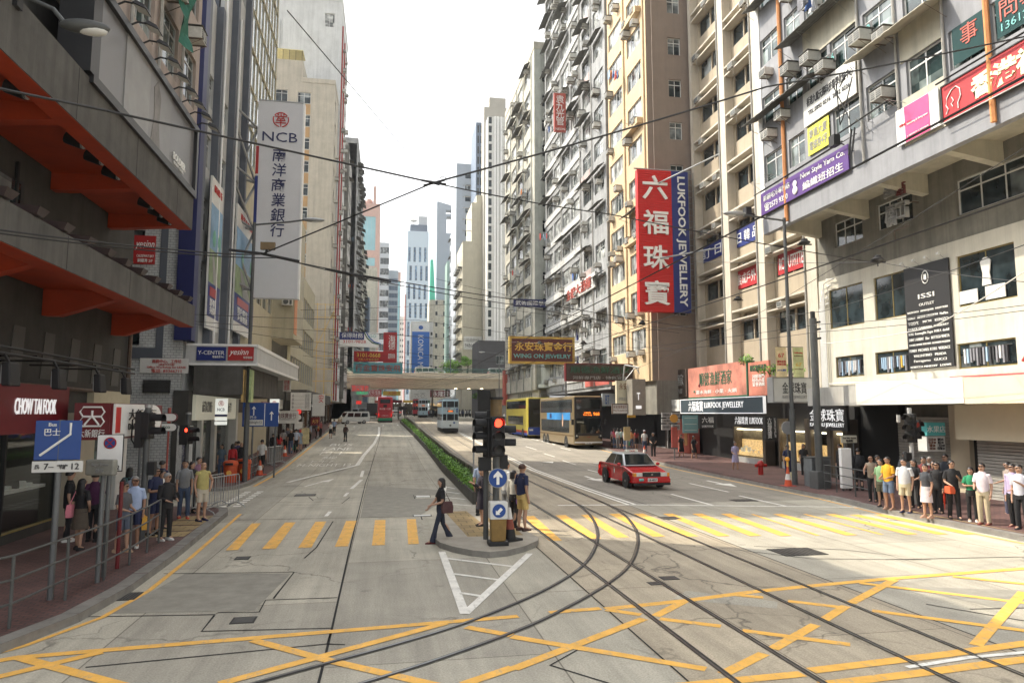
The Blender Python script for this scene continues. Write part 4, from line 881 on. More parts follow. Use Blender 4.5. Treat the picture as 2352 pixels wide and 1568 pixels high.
for k,x_ in enumerate((2.0,4.6,3.0)):laundry(l7,x_,-.2,17+7.5*k,('pale washing low','dark washing halfway up','bright washing high')[k]+' on the tenement with the mossy end wall',None,4)
for k in range(13):
 for x in(1.3,3.4,6.3):
  if rnd.random()<.5:rack(l7,x-.8,-.02,8.2+3*k,1.5,1.0)
  if rnd.random()<.85:ac(l7,x,-.05,7.3+3*k,'air conditioner on the tenement with the mossy end wall','air conditioners on the mossy tenement')
  if rnd.random()<.35:awning(l7,x-1,x+1.2,-.02,10+3*k,.8,.4)
def far_row(name,label,x,y0,y1,H,m,nf,nb,side,z0=0.,gl=None,acs=.4):
 b=building(name,label,(x,y0 if side<0 else y1,0),LEFT if side<0 else RIGHT);L=y1-y0
 body(b,0,L,.2,14,z0,H,m);fh=(H-z0-6)/nf
 facade(b,(0,0,0),0,L,z0,H,[(a,c,z0+5.6+k*fh+.9,z0+5.6+k*fh+2.4)for k in range(nf)for a,c in evenly(.3,L-.3,nb,1.0)],m,gl=gl or G_mix,fr=M_frame)
 if side<0:facade(b,(0,14,-math.pi/2),0,14,z0,H,[],m,t=.19)
 else:facade(b,(L,0,math.pi/2),0,14,z0,H,[],m,t=.19)
 for k in range(nf):
  for i in range(nb):
   if rnd.random()<.35 and y0<190:rack(b,L*(i+.2)/nb,-.02,z0+6.6+k*fh,1.8,1.0)
   if rnd.random()<acs:awning(b,L*(i+.1)/nb,L*(i+.9)/nb,-.02,z0+5.6+(k+.9)*fh,.9,.4)
 roof(b,0,L,0,14,H,m,1.2)
 return b
far_row('tenement','grey tenement with jumbled cages just beyond the flyover',-6.6,146,180,60,M_gten,17,8,-1,acs=.6)
far_row('tenement','cream tenement beyond the flyover in front of the pink office tower',-6.5,182,214,48,M_pcream,13,5,-1)
M_pink=mat('pink_granite_cladding',(.50,.33,.28),.6,.08,1);M_gpale=mat('pale_cyan_glass',(.26,.47,.52),.15,.12,.2);M_lgrey=mat('light_grey_cladding',(.42,.46,.50),.6,.06,1);M_slate=mat('blue_slate_cladding',(.11,.15,.21),.6,.1,1)
def tower(name,label,x0,x1,y,D,z0,H,m,rects,gl,top=None,fr=None,side_rects=(),sx=1):
 b=building(name,label,(x0,y,0),FRONT);L=x1-x0;body(b,.05,L-.05,.3,D,z0,H,m)
 facade(b,(0,0,0),0,L,z0,H,list(rects),m,t=.3,gl=gl,fr=fr or M_frame,rec=.15,nv=lambda r:max(1,min(6,round((r[1]-r[0])/1.4))))
 if sx>0:facade(b,(L,.31,math.pi/2),0,D-.4,z0,H,list(side_rects),m,t=.3,gl=gl,fr=fr or M_frame,rec=.15)
 else:facade(b,(0,D,-math.pi/2),0,D-.4,z0,H,list(side_rects),m,t=.3,gl=gl,fr=fr or M_frame,rec=.15)
 return b
t1=tower('office_tower','pink office tower with cyan glass bands and a stepped top',-13,-3.2,262,22,0,82,M_pink,[(2.2,8.3,64,77)]+[(2.2,8.3,z,z+3.2)for z in(58,52.5,47,41.5,36,30.5)],M_gpale,side_rects=[(2+5*k,5.5+5*k,z,z+3)for z in(64,58.5,52.5,47,41.5)for k in range(4)])
g=MB();g.box(7.2,8.2,1,6,82,89,M_pink);g.box(7.6,7.9,1.5,2,89,93,M_pink);g.ball((5.5,3,83.2),1.6,M_pink);g.build('roof_turret',t1,smooth=True)
t2=tower('office_tower','narrow grey glass tower with projecting bay windows beside the pink tower',-4,.6,335,30,0,85,M_lgrey,[(.5,4.7,z,z+3.1)for z in[12+5.2*k for k in range(14)]],G_mix,side_rects=[(1+5.5*k,5.4+5.5*k,z,z+3.1)for z in[12+5.2*k for k in range(13)]for k in range(5)])
t2b=tower('office_tower','slatted pale glass block stepping down behind the narrow grey glass tower',.6,5.6,362,20,0,77,M_lgrey,[(.2,4.8,z,z+2.4)for z in[8+3.9*k for k in range(17)]],M_slate);tower('apartment_building','pale hazy block far down the street left of the white panel tower',7.5,12.5,500,14,0,72,M_offwhite,[(.6+1.5*k,1.5+1.5*k,z,z+1.6)for z in[30+4*q for q in range(10)]for k in range(3)],G_mix)
t3=tower('office_tower','slim pale blue glass tower far down the street',3.5,8,420,20,0,88,M_pink,[(.3,4.2,10,82)],M_gpale)
t4=tower('apartment_building','dull red slab glimpsed beside the white panel tower',11.4,15.4,452,20,0,80,mat('dull_red_render',(.42,.24,.23),.8,.08),[],G_mix)
t5=tower('apartment_building','cream stepped block low in front of the grey glass tower',-9,-3.4,230,26,0,51,M_pcream,[(.8,2.2,z,z+1.5)for z in[12+3.3*k for k in range(11)]],G_mix,side_rects=[(1+3.4*k,2.6+3.4*k,z,z+1.5)for z in[12+3.3*k for k in range(11)]for k in range(7)])
t6=tower('apartment_building','dark slate block with white strip windows behind the left tenements',-9.5,-5.2,212,14,0,38,M_slate,[(.5,2.3,z,z+2.6)for z in[8+4.6*k for k in range(6)]],glass('white_blinds',(.4,.42,.42),(.6,.6,.6),.6))
rects=[]
for r in range(8):
 for c in range(4):
  z=12+9.0*r;off=0 if r%2 else 1.25
  rects.append((.4+2.5*c+off*(r>3)*.55,1.55+2.5*c+off*(r>3)*.55,z,z+(7.2 if r<8 else 4)))
t7=tower('office_tower','white panelled tower with staggered slot windows and a dish on its roof',9.2,19.3,330,14,0,90,mat('white_blue_panel',(.46,.57,.66),.5,.05,1),rects,glass('slot_glass',(.05,.11,.20),(.14,.24,.36),.5),side_rects=[(1.5+4*k,3.4+4*k,14+9*r,21+9*r)for r in range(8)for k in range(3)])
g=MB();g.box(1.2,9.5,1,12,90,93.5,M_slate);g.box(5.2,9.3,2,10,93.5,98,M_lgrey);g.tube([(5.4,4,98),(5.4,4,101),],.15,M_rust,5);g.tube([(3,4,101),(8.5,4,101)],.12,M_rust,5);g.lathe([(.1,0),(1.6,.35),(1.9,.75),(1.8,.8),(.1,.25)],M_offwhite,12,(2.8,3,95.2));g.tube([(2.8,3,93.5),(2.8,3,95.4)],.12,M_rust,5);g.build('roof_plant',t7)
t8=tower('office_building','white office block carrying a tall blue vertical banner board above the flyover',8.7,16.6,250,12,0,36,M_offwhite,[(6.9,7.7,z,z+1.2)for z in(15,19,23,27,31)],G_mix)
t9=tower('apartment_building','cream block with small paired windows right of the blue banner',17.1,26.9,284,14,0,49.5,M_pcream,[(x,x+.95,z,z+1.7)for z in[16+4.5*k for k in range(8)]for x in(2.5,5.7,8.4)],G_dark)
t10=building('construction_tower','tower wrapped in bright green netting tapering to a point',(23,380,0),FRONT,'tower');g=MB();M_net=mat('green_safety_net',(.05,.48,.32),.8,.1,.6)
g.hexa([(-.5,0,0),(7,0,0),(7,10,0),(-.5,10,0),(.4,2,88),(2,2,88),(2,6,88),(.4,6,88)],M_net);g.build('netting',t10)
t11=building('office_tower','tall grey slab far away with square holes through its crown',(29,400,0),FRONT)
g=MB();wall_panel(g,-1,9.4,0,124,[(4.6,7.4,108,118),(4.2,7.4,119.5,122)],0,6,mat('far_grey_concrete',(.24,.29,.35),.7,.06,.3));g.build('wall',t11);g=MB();g.hexa([(-1,0,124),(9.4,0,124),(9.4,6,124),(-1,6,124),(-1,0,127),(9.4,0,124.3),(9.4,6,124.3),(-1,6,127)],_M['far_grey_concrete']);g.build('roof',t11)
t12=tower('apartment_building','sea green slab seen edge on left of the caged balconies',22.4,25.2,262,10,0,61,mat('sea_green_render',(.24,.36,.32),.8,.1),[],G_mix)
far_row('tenement','pale tenement crowded with cages beyond the flyover right of the sea green slab',22.3,212,250,66,M_lgrey,19,5,1,acs=.5)
t13=tower('apartment_building','grey apartment tower with horizontal balcony slots',19.6,25.9,200,16,0,77,M_lgrey,[(x,x+1.9,z,z+1.7)for z in[34+3.5*k for k in range(12)]for x in(2.6,5.1)],G_mix,sx=-1,side_rects=[(1+3.2*k,3.4+3.2*k,z,z+1.6)for z in[20+3.5*k for k in range(16)]for k in range(4)])
t14=tower('office_tower','dark slate tower edge behind the blank cream wall',23.6,26.4,186,12,0,84,M_slate,[(.4+.8*k,.9+.8*k,z,z+2.2)for z in[60+3*k for k in range(8)]for k in range(3)],G_dark)
M_blank=mat('blank_cream_gable',(.50,.47,.37),.8,.10,.4,streak=.12)
t15=tower('apartment_building','blank cream gable wall with a flank of caged balconies',18.4,25.2,170,15,0,46,M_blank,[],G_mix,sx=-1,side_rects=[(1+3.4*k,3.6+3.4*k,z,z+1.6)for z in[15+3.1*k for k in range(9)]for k in range(4)])
g=MB();g.box(2.2,6.8,-.001,12,46,56,M_blank);g.box(3.4,6.8,-.001,12,56,58,M_blank);g.build('upper_gable',t15)
for k in range(16):
 awning(t15,-.1,2.1,.5,17+2.9*k,.5,.3)if k>9 else None
for k in range(9):
 for j in range(4):
  g=MB();y=1.2+3.4*j;z=15.0+3.1*k;g.box(-1.0,-.02,y,y+2.4,z-.15,z,M_awn)
  for q in range(5):g.tube([(-.98,y+.1+.55*q,z),(-.98,y+.1+.55*q,z+1.1)],.025,M_rack,4)
  g.box(-1.0,-.95,y,y+2.4,z+.95,z+1.02,M_whitep);g.build('caged_balcony',t15)
M_strip=mat('white_striped_render',(.60,.60,.57),.7,.06,1)
t16=tower('apartment_building','white tower with a ladder of slot windows beside the pale green tenement',21.7,27.5,150,3.5,0,70,M_strip,[(.2,.95,z,z+1.6)for z in[20+2.1*k for k in range(24)]]+[(4.2,5.8,z,z+1.5)for z in[12+3.1*k for k in range(19)]],G_dark)
for x in(1.5,2.1,2.9):g=MB();g.box(x,x+.35,-.3,-.002,18,70,M_whitep);g.build('fin',t16)
t17=tower('apartment_building','plain beige slab rising behind the white ladder windowed tower',23.2,29,167,5,0,80,mat('plain_beige_slab',(.40,.38,.33),.8,.08,.5),[],G_mix);g=MB();g.box(1.4,5.6,.5,4,80,82.8,_M['plain_beige_slab']);g.build('roof_block',t17)
t18=tower('shop_building','small charcoal painted corner building beyond the flyover',18.8,25,143,10,0,18.3,mat('charcoal_paint',(.045,.045,.05),.7,.1,1),[(3.8,5.5,13.4,15.2),(3.2,5.2,9,10.5)],G_mix,sx=-1)
# ---- flyover crossing the street
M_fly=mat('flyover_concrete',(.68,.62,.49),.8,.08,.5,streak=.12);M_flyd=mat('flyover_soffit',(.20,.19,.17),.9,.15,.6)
fl=thing('flyover','concrete road flyover crossing the whole street with a green railing','flyover',(0,130,0))
g=MB();g.prism_axis([(0,9.7),(0,10.65),(.3,10.65),(.3,10.2),(11.7,10.2),(11.7,10.65),(12,10.65),(12,9.7),(10.6,9.2),(9.6,7.95),(2.4,7.95),(1.0,9.2)],-70,70,M_fly,'x')
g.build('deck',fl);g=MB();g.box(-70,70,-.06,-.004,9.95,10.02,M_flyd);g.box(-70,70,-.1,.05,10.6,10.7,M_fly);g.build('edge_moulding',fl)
M_green=mat('green_railing_paint',(.03,.13,.10),.5,.1)
g=MB();
for k in range(38):x=-12+k*1.0;g.box(x-.04,x+.04,.1,.18,10.7,11.45,M_green)if k%3==0 else None
for z in(11.0,11.25,11.45):g.tube([(-14,.14,z),(28,.14,z)],.05,M_green,5)
g.build('railing',fl)
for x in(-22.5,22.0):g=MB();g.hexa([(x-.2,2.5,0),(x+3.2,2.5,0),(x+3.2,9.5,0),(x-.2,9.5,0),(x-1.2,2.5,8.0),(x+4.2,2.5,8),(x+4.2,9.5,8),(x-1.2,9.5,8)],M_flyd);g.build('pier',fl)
g=MB()
for x in(13,15.5,18):g.box(x,x+.5,3,3.5,7.88,7.945,M_lampin)
g.build('lamp',fl)
# ================================================================ SIGNS
M_t_white=mat('letter_white',(.80,.80,.77),.5,0);M_t_black=mat('letter_black',(.02,.02,.022),.5,0);M_t_red=mat('letter_red',(.50,.03,.025),.5,0);M_t_navy=mat('letter_navy',(.015,.02,.09),.5,0)
M_t_green=mat('letter_dark_green',(.03,.12,.07),.6,.1);M_t_teal=mat('letter_teal',(.14,.42,.40),.5,.1);M_t_lit=mat('letter_lit_white',(.8,.8,.8),.5,0,emit=.22);M_t_grey=mat('letter_grey',(.32,.32,.31),.6,.1);M_t_brown=mat('letter_brown',(.20,.08,.04),.6,.1)
M_t_yel=mat('letter_yellow',(.80,.62,.08),.5,0);M_t_blue=mat('letter_blue',(.02,.10,.38),.5,0);M_led=mat('led_orange',(1,.22,.02),.5,0,emit=.9);M_ledr=mat('led_red',(.7,.04,.03),.5,0,emit=.25);M_ledg=mat('led_green',(.05,.6,.25),.5,0,emit=.3)
def sign(name,label,c,face,w_,h,m,texts=(),d=.12,border=None,cat='sign',group=None,frame=None,extra=None):
 r=thing(name,label,cat,c,face,group)
 g=MB();g.box(-w_/2,w_/2,0,d,-h/2,h/2,m);g.build('panel',r)
 if border:
  bm_,bw_=border;g=MB();a,b=w_/2,h/2
  g.box(-a-.01,a+.01,-.03,d+.01,b-bw_,b+.01,bm_);g.box(-a-.01,a+.01,-.03,d+.01,-b-.01,-b+bw_,bm_);g.box(-a-.01,-a+bw_,-.03,d+.01,-b+bw_,b-bw_,bm_);g.box(a-bw_,a+.01,-.03,d+.01,-b+bw_,b-bw_,bm_);g.build('frame',r)
 for t in texts:
  s,cx,cz,hh,tm=t[:5];k=dict(t[5])if len(t)>5 else{}
  if 'fw' in k:k['fit']=k.pop('fw')*w_
  if 'fb' in k:a,b=k.pop('fb');k['fit']=(a*w_,b*h)
  lettering(r,s,hh*h,tm,(cx-.5)*w_,(.5-cz)*h,**k)
 if extra:extra(r,w_,h)
 return r
def signF(name,label,y,u0,v0,u1,v1,m,texts=(),**k):
 a,b=py(u0,v0,y),py(u1,v1,y);return sign(name,label,(a+b)/2,FRONT,abs(b.x-a.x),abs(a.z-b.z),m,texts,**k)
def signR(name,label,x,u0,v0,u1,v1,m,texts=(),face=RIGHT,**k):
 a,b=px(u0,v0,x),px(u1,v1,x);h=k.pop('h',None)
 c=(a+b)/2;return sign(name,label,c,face,abs(b.y-a.y),h or abs(a.z-b.z),m,texts,**k)
def signZ(name,label,x,y0,y1,z0,z1,m,texts=(),face=RIGHT,**k):return sign(name,label,(x,(y0+y1)/2,(z0+z1)/2),face,abs(y1-y0),z1-z0,m,texts,**k)
def part(r,g,nm,**k):return g.build(nm,r,**k)
# --- right row, near block
def yarn(r,w_,h):
 g=MB();g.ball((-.02*w_-.25,-.03,.12),.16,M_t_white,sc=(1,.2,1));g.ball((-.02*w_-.25,-.03,-.2),.2,M_t_white,sc=(1,.2,1));part(r,g,'emblem',smooth=True)
 g=MB();g.tube([(-w_/2-.2,-.25,h/2-.02),(w_/2,-.25,h/2+.1)],.03,M_black,5);g.tube([(-w_/2,0,h/2+.1),(w_/2+.6,-.02,h/2+.2)],.02,M_black,5);part(r,g,'cable')
M_purple=mat('purple_banner',(.085,.03,.19),.55,.1,1.5)
signZ('banner','long purple banner of a yarn shop along the edge of the projecting floors',18.86,25.2,32.1,13.36,14.5,M_purple,[('新穎毛冷專門店',.21,.3,.2,M_t_white,{'fw':.34}),('☎2573 9350',.2,.72,.25,M_t_white,{'fw':.30}),('New Style Yarn Co.',.74,.27,.22,M_t_white,{'fw':.46}),('編織班招生',.74,.7,.26,M_t_white,{'fw':.42})],d=.05,cat='banner',extra=yarn)
signZ('sign','cream medical test board with black writing above the yellow lift notice',18.86,24.5,28.15,16.4,18.0,M_offwhite,[('香港九龍元趨科技醫學化驗中心',.52,.33,.2,M_t_black,{'fw':.88}),('TEL:2892 0216  2892 0226',.5,.66,.13,M_t_black,{'fw':.8})],d=.05)
signZ('sign','yellow lift notice in a window beside the orange drain pipe',18.92,26.45,28.0,15.0,16.3,mat('yellow_notice',(.70,.66,.06),.5,.08),[('東南大廈',.5,.28,.26,M_t_grey,{'fw':.84}),('電梯按4字',.5,.7,.26,M_t_grey,{'fw':.84})],d=.03)
M_mag=mat('magenta_panel',(.66,.06,.20),.5,.1)
def pink(r,w_,h):
 g=MB();g.box(-w_*.28,w_*.3,-.015,-.003,-h/2,h/2-.02,M_mag);part(r,g,'pink_field')
 lettering(r,'WING ON',.12,M_t_red,-w_*.27,.02,y=-.02,fit=w_*.3);lettering(r,'Swimming & diving wear',.08,M_t_white,.05,-.05,y=-.03,fit=w_*.5);lettering(r,'t: 2892 8670  f: 2838 8676',.06,M_t_white,.05,-h*.36,y=-.03,fit=w_*.5)
signZ('sign','white and magenta board between the purple banner and the large red board',18.86,20.35,22.4,13.28,14.65,M_whitep,[],d=.06,extra=pink)
M_redb=mat('red_banner',(.40,.012,.018),.55,.08,1)
def fortune(r,w_,h):
 g=MB();x0=-w_/2+.4
 pts=[(x0+.05,.35),(x0-.15,.15),(x0-.2,-.1),(x0-.12,-.25),(x0-.22,-.4)];g.tube([(a,-.02,b)for a,b in pts],.018,M_t_white,5)
 pts=[(x0+.05,.35),(x0+.25,.4),(x0+.4,.25),(x0+.42,0),(x0+.3,-.2),(x0+.3,-.4)];g.tube([(a,-.02,b)for a,b in pts],.018,M_t_white,5)
 pts=[(x0+.05,.1),(x0+.12,-.05),(x0+.02,-.12),(x0+.08,-.25)];g.tube([(a,-.02,b)for a,b in pts],.015,M_t_white,5);part(r,g,'line_drawing')
 g=MB();g.tube([(-w_/2,-.15,-h/2-.06),(w_/2,-.15,-h/2-.06)],.02,M_offwhite,5);g.tube([(-w_/2,-.2,h/2+.07),(w_/2,-.2,h/2+.07)],.035,M_black,5);part(r,g,'lamp_rail')
signZ('sign','large red fortune teller board with cream characters over the shuttered shop',18.86,14.6,20.2,13.25,14.58,M_redb,[('香港神算',.52,.5,.62,mat('letter_cream',(.85,.78,.45),.5,0),{'fb':(.60,.62),'bold':.045})],d=.08,border=(M_t_black,.03),extra=fortune)
for i,(y,s,s2)in enumerate([(19.0,'事',''),(17.1,'問事','1361282')]):
 sign('window_notice',('green window with red glowing character beside the red board','green window with two red characters and a phone number above the red board')[i],(18.96,y,15.75),RIGHT,1.4 if i==0 else 1.7,1.3,mat('green_notice_film',(.03,.065,.065),.15,.1),[(s,.5,.35,.42,mat('letter_brick',(.42,.08,.05),.5,0))]+([(s2,.5,.78,.2,M_t_teal,{'fw':.8})]if s2 else[]),d=.02)
for k,(y,s)in enumerate([(26.2,'919 6'),(23.9,'6319')]):sign('window_notice',('pale number notice in a window under the first awning','pale number notice in a window under the cloth awning')[k],(18.96,y+.2,18.75),RIGHT,1.2,.5,M_dframe,[(s,.5,.5,.7,M_t_teal,{'fw':.8})],d=.02)
def brands(r,w_,h):
 g=MB();g2=[(.17*math.cos(a),.26*math.sin(a))for a in[2*math.pi*k/24 for k in range(25)]]
 g.tube([(x,-.02,z+h*.37)for x,z in g2],.018,M_t_white,5,cap=False);part(r,g,'oval_emblem')
 lettering(r,'I',.24,M_t_white,0,h*.37,y=-.02,fit=(.13,.26));lettering(r,'ISSI',.20,M_t_white,0,h*.195,y=-.02,fit=w_*.36);lettering(r,'OUTLET',.12,M_t_white,0,h*.115,y=-.02,fit=w_*.34)
 rows=[('BALENCIAGA   ARMANI JEANS   PHILIPP PLEIN',.07),('COACH    ARMANI COLLEZIONI   MaxMara',.09),('TOD\'S    MCM   KENZO',.10),('DOLCE GABBANA  BURBERRY',.075),('BOSS  Ermenegildo Zegna  FURLA  dunhill',.09),('SAINT LAURENT   Dior   BOTTEGA VENETA',.10),('EMPORIO ARMANI  MOSCHINO  ALEXANDER MCQUEEN',.07),('FENDI  MICHAEL KORS  VERSACE',.10),('VALENTINO   PRADA',.09),('Ferragamo   GUCCI',.09),('REBECCA MINKOFF   LOEWE',.075)]
 for i,(s,hh)in enumerate(rows):lettering(r,s,hh*1.2,M_t_white,0,h*(.055-.053*i)-.02,y=-.02,fit=w_*(.90 if i not in(8,9)else.72),name='brand_lettering')
 g=MB()
 for k in range(4):x=(-.42+.28*k)*w_;g.tube([(x,.05,h/2),(x,-.25,h/2+.22)],.015,M_pipe,4);g.box(x-.06,x+.06,-.3,-.2,h/2+.15,h/2+.24,M_offwhite)
 part(r,g,'lamp')
signZ('sign','tall black outlet board listing fashion names on the white shop wall',21.9,23.68,26.08,5.12,9.45,M_t_black,[],d=.08,extra=brands)
r=thing('hanging_sign','weathered skeletal sign of two pale characters in the shade of the overhang','sign',(20.8,25.0,11.9),RIGHT)
lettering(r,'富',.6,M_t_grey,-.32,.85,depth=.06,fit=(.62,.8));lettering(r,'橋',.6,M_t_grey,-.3,-.35,depth=.06,fit=(.62,.9));lettering(r,'酒',.6,mat('letter_dull_red',(.16,.03,.03),.6,.1),.35,.6,depth=.05,fit=(.5,.5));lettering(r,'冚',.6,M_t_grey,.38,-.32,depth=.1,fit=(.6,.7));g=MB();g.tube([(-1.2,.9,-1.1),(-.3,.1,-1.0),(.6,.1,-1.0)],.03,M_rust,5);g.tube([(0,1.1,.2),(0,.1,.2)],.03,M_rust,5);part(r,g,'bracket')
g=MB();M_scr=M_t_black
for a,b in(((0,0),(.6,0)),((0,0),(.3,1.6)),((.6,0),(.1,1.6)),((.1,1.6),(.9,1.65)),((.9,1.65),(.6,0))):g.tube([(a[0],-.3,a[1]),(b[0],-.6,b[1])],.025,M_black,5)
g.tube([(.3,0,-.3),(.32,-.2,-1.4)],.04,M_black,5);g.tube([(.5,0,-.3),(.55,-.2,-1.3)],.04,M_black,5);g.tube([(-.5,-.1,-.2),(2.6,-.1,-.1)],.035,M_black,5)
tag(g.build('sign_bracket',None,(18.7,25.0,15.2),RIGHT),'empty black steel sign frame projecting above the purple banner','bracket')
for k,(y,z)in enumerate([(25.2,14.55),(32.4,13.6)]):g=MB();g.box(-.18,.18,-.5,-.2,-.2,.25,M_black);g.tube([(0,-.3,0),(0,.1,-.1)],.03,M_black,5);tag(g.build('floodlight',None,(18.6,y,z),RIGHT),('small black floodlight above the end of the purple banner','small black floodlight at the far end of the purple banner')[k],'floodlight')
# --- canopy notices by the crossing
signF('sign','turquoise and white shop board standing behind the waiting crowd',22.9,2128,970,2172,1000,mat('turquoise_board',(.10,.45,.45),.5,.1),[('水果店',.5,.5,.4,M_t_white)],d=.5)
signF('notice_board','price list board of two columns below the turquoise board',22.95,2128,1002,2172,1036,M_offwhite,[('單人餐 $38\n雙人餐 $68\n特飲 $18\n小食 $12',.28,.5,.12,M_t_brown,{'fb':(.4,.8)}),('咖啡 $15\n奶茶 $15\n三文治 $20\n公仔麵 $22',.75,.5,.12,M_t_black,{'fb':(.4,.8)})],d=.45)
# --- lukfook row
M_lukr=mat('red_sign_slats',(.58,.012,.012),.45,.05,2);M_lukb=mat('navy_sign_panel',(.012,.025,.16),.45,.05,2)
a,b=py(1464,388,46),py(1588,718,46);Wd,Hh=b.x-a.x,a.z-b.z;c=(a+b)/2
r=thing('hanging_sign','huge red and blue vertical jewellery sign hung out over the street','sign',c,FRONT)
g=MB();sp=-Wd/2+Wd*.665;g.box(-Wd/2,sp,.05,.5,-Hh/2,Hh/2,M_lukr)
for k in range(64):z=-Hh/2+Hh*k/64;g.box(-Wd/2,sp,0,.06,z+.02,z+Hh/64-.035,M_lukr)
g.build('red_panel',r);g=MB();g.box(sp+.002,Wd/2,0,.5,-Hh/2,Hh/2,M_lukb);g.build('blue_panel',r)
for i,s in enumerate('六福珠寶'):lettering(r,s,1.5,M_t_white,(-Wd/2+sp)/2,Hh*(.372-.247*i),y=-.06,fit=(Wd*.50,Hh*.17),depth=.05,bold=.03)
lettering(r,'LUKFOOK JEWELLERY',1,M_t_white,(sp+Wd/2)/2,0,y=-.05,rot=-math.pi/2,fit=(Hh*.92,Wd*.19),depth=.04,bold=.02)
g=MB()
for x in(Wd/2+.12,Wd/2+.5):g.tube([(x,.25,-Hh/2),(x,.25,Hh/2)],.03,M_rack,4)
for k in range(24):z=-Hh/2+Hh*k/23;g.tube([(Wd/2,.25,z),(Wd/2+.55,.25,z)],.022,M_rack,4)
g.tube([(-Wd/2-.2,.2,Hh/2+.1),(Wd/2+.3,.2,Hh/2+.1)],.06,M_rack,5);g.tube([(-Wd*.1,-.1,Hh/2-1.0),(Wd/2+3,-3.5,Hh/2+1.3)],.06,M_galv,5);g.tube([(-Wd*.1,-.1,-Hh*.13),(Wd/2+3,-3.5,-Hh*.07)],.06,M_galv,5);g.build('bracket',r)
signR('sign','dark framed lit jewellery sign over the shop below the pink restaurant board',20,1563,917,1755,950,mat('slate_sign_panel',(.05,.07,.085),.4,.1),[('六福珠寶',.22,.5,.55,M_t_lit,{'fb':(.2,.72)}),('LUKFOOK JEWELLERY',.57,.5,.5,M_t_lit,{'fb':(.46,.5)})],h=.92,border=(M_t_lit,.03))
M_pinkb=mat('pink_orange_menu_board',(.46,.18,.13),.6,.5,.7,objvar=0)
def sea(r,w_,h):
 g=MB()
 for i in range(14):
  x=rnd.uniform(-.46,.46)*w_;z=rnd.uniform(-.4,.42)*h
  if abs(x/w_)<.28:continue
  g.ball((x,-.02,z),.16,rnd.choice((M_t_brown,M_t_green,M_maroon,M_t_teal)),8,5,(1,.15,rnd.uniform(.4,.8)))
 part(r,g,'printed_seafood',smooth=True);g=MB();g.box(-w_/2-.05,w_/2+.08,-.02,.1,-h/2-.1,-h/2,M_t_green);g.box(w_/2,w_/2+.1,-.02,.5,-h/2,h/2,M_t_green);part(r,g,'green_edge')
signR('sign','faded pink seafood restaurant board with green characters',20.6,1580,843,1716,911,M_pinkb,[('順德漁鮮酒家',.5,.42,.4,M_t_green,{'fb':(.56,.45)}),('游水海鮮 · 小菜 · 火鍋',.5,.84,.1,M_t_white,{'fw':.7})],h=1.98,extra=sea)
signR('sign','smaller pink menu board beside the seafood restaurant board',20.55,1718,832,1768,908,mat('pink_menu_board_end',(.45,.16,.11),.6,.4,.9),[('順德漁鮮酒家',.5,.18,.15,M_t_green,{'fw':.8}),('河鮮專門\n特色小菜\n宴會酒席',.5,.55,.12,M_t_white,{'fb':(.6,.35)})],h=1.9)
M_dbrown=mat('dark_brown_sign',(.065,.045,.035),.7,.2,2)
signR('sign','dark brown restaurant board with tarnished raised characters',20.65,1513,853,1578,914,M_dbrown,[('順德漁鮮酒家',.5,.38,.36,M_t_grey,{'fb':(.8,.42),'depth':.04}),('河鮮專門店·特色宴',.5,.78,.15,M_t_grey,{'fw':.7})],h=1.95)
a=signF('hanging_sign','dark brown hanging restaurant sign held over the road by a pale truss',51,1299,834,1457,876,M_dbrown,[('順德漁鮮酒家',.5,.35,.38,M_t_green,{'fb':(.86,.4),'depth':.05}),('河鮮專門店 · 特色宴會',.5,.8,.16,M_t_grey,{'fb':(.8,.2),'depth':.04})],border=(M_maroon,.06),d=.4)
g=MB();A=[py(1435,838,50.5),py(1595,868,46.5),py(1595,884,46.5),py(1430,880,50.5)]
for i,j in((0,1),(3,2),(0,3),(1,2)):g.tube([A[i]-a.location,A[j]-a.location],.06,M_galv,6)
for k in range(6):
 t0,t1_=k/6,(k+1)/6;P0=A[0].lerp(A[1],t0)if k%2 else A[3].lerp(A[2],t0);P1=A[3].lerp(A[2],t1_)if k%2 else A[0].lerp(A[1],t1_);g.tube([P0-a.location,P1-a.location],.04,M_galv,5)
g.build('truss',a)
signF('hanging_sign','maroon hanging jewellery sign with gold characters and teal capitals',62,1170,772,1320,836,mat('maroon_sign_face',(.10,.02,.018),.5,.1,1),[('永安珠寶金行',.52,.36,.36,M_gold,{'fb':(.88,.34),'depth':.05,'bold':.02}),('WING ON JEWELRY',.5,.74,.26,M_t_teal,{'fb':(.88,.2),'depth':.05,'bold':.012})],d=.5,border=(mat('gold_sign_frame',(.45,.30,.06),.5,.15,2),.2))
def fub(r,w_,h):
 g=MB();g.box(-w_/2,w_/2,-.02,-.002,h*.25,h/2,M_offwhite);part(r,g,'white_head');g=MB();s=w_*.3
 g.box(-s,-s+.12,-.05,-.02,h*.3,h*.46,M_t_blue);g.box(-s,s*.2,-.05,-.02,h*.37,h*.40,M_t_blue);g.box(s*.1,s*.3,-.05,-.02,h*.3,h*.46,M_t_teal);g.tube([(s*.3,-.04,h*.45),(s*.8,-.04,h*.42),(s*.4,-.04,h*.38),(s*.8,-.04,h*.34),(s*.3,-.04,h*.31)],.05,M_t_teal,5);part(r,g,'emblem')
signF('hanging_sign','narrow blue bank sign hanging behind the maroon jewellery sign',66,1326,748,1356,834,M_lukb,[('富邦銀行',.5,.64,.13,M_t_white,{'vert':True,'fb':(.6,.62)})],d=.4,extra=fub)
signF('sign','small white jewellery sign in a dark frame above the bus stop queue',45.5,1406,927,1443,950,M_offwhite,[('永安珠寶金行',.5,.3,.26,M_t_brown,{'fw':.86}),('Wing On Jewelry Ltd.',.5,.68,.18,M_t_brown,{'fw':.88})],border=(M_rust,.05))
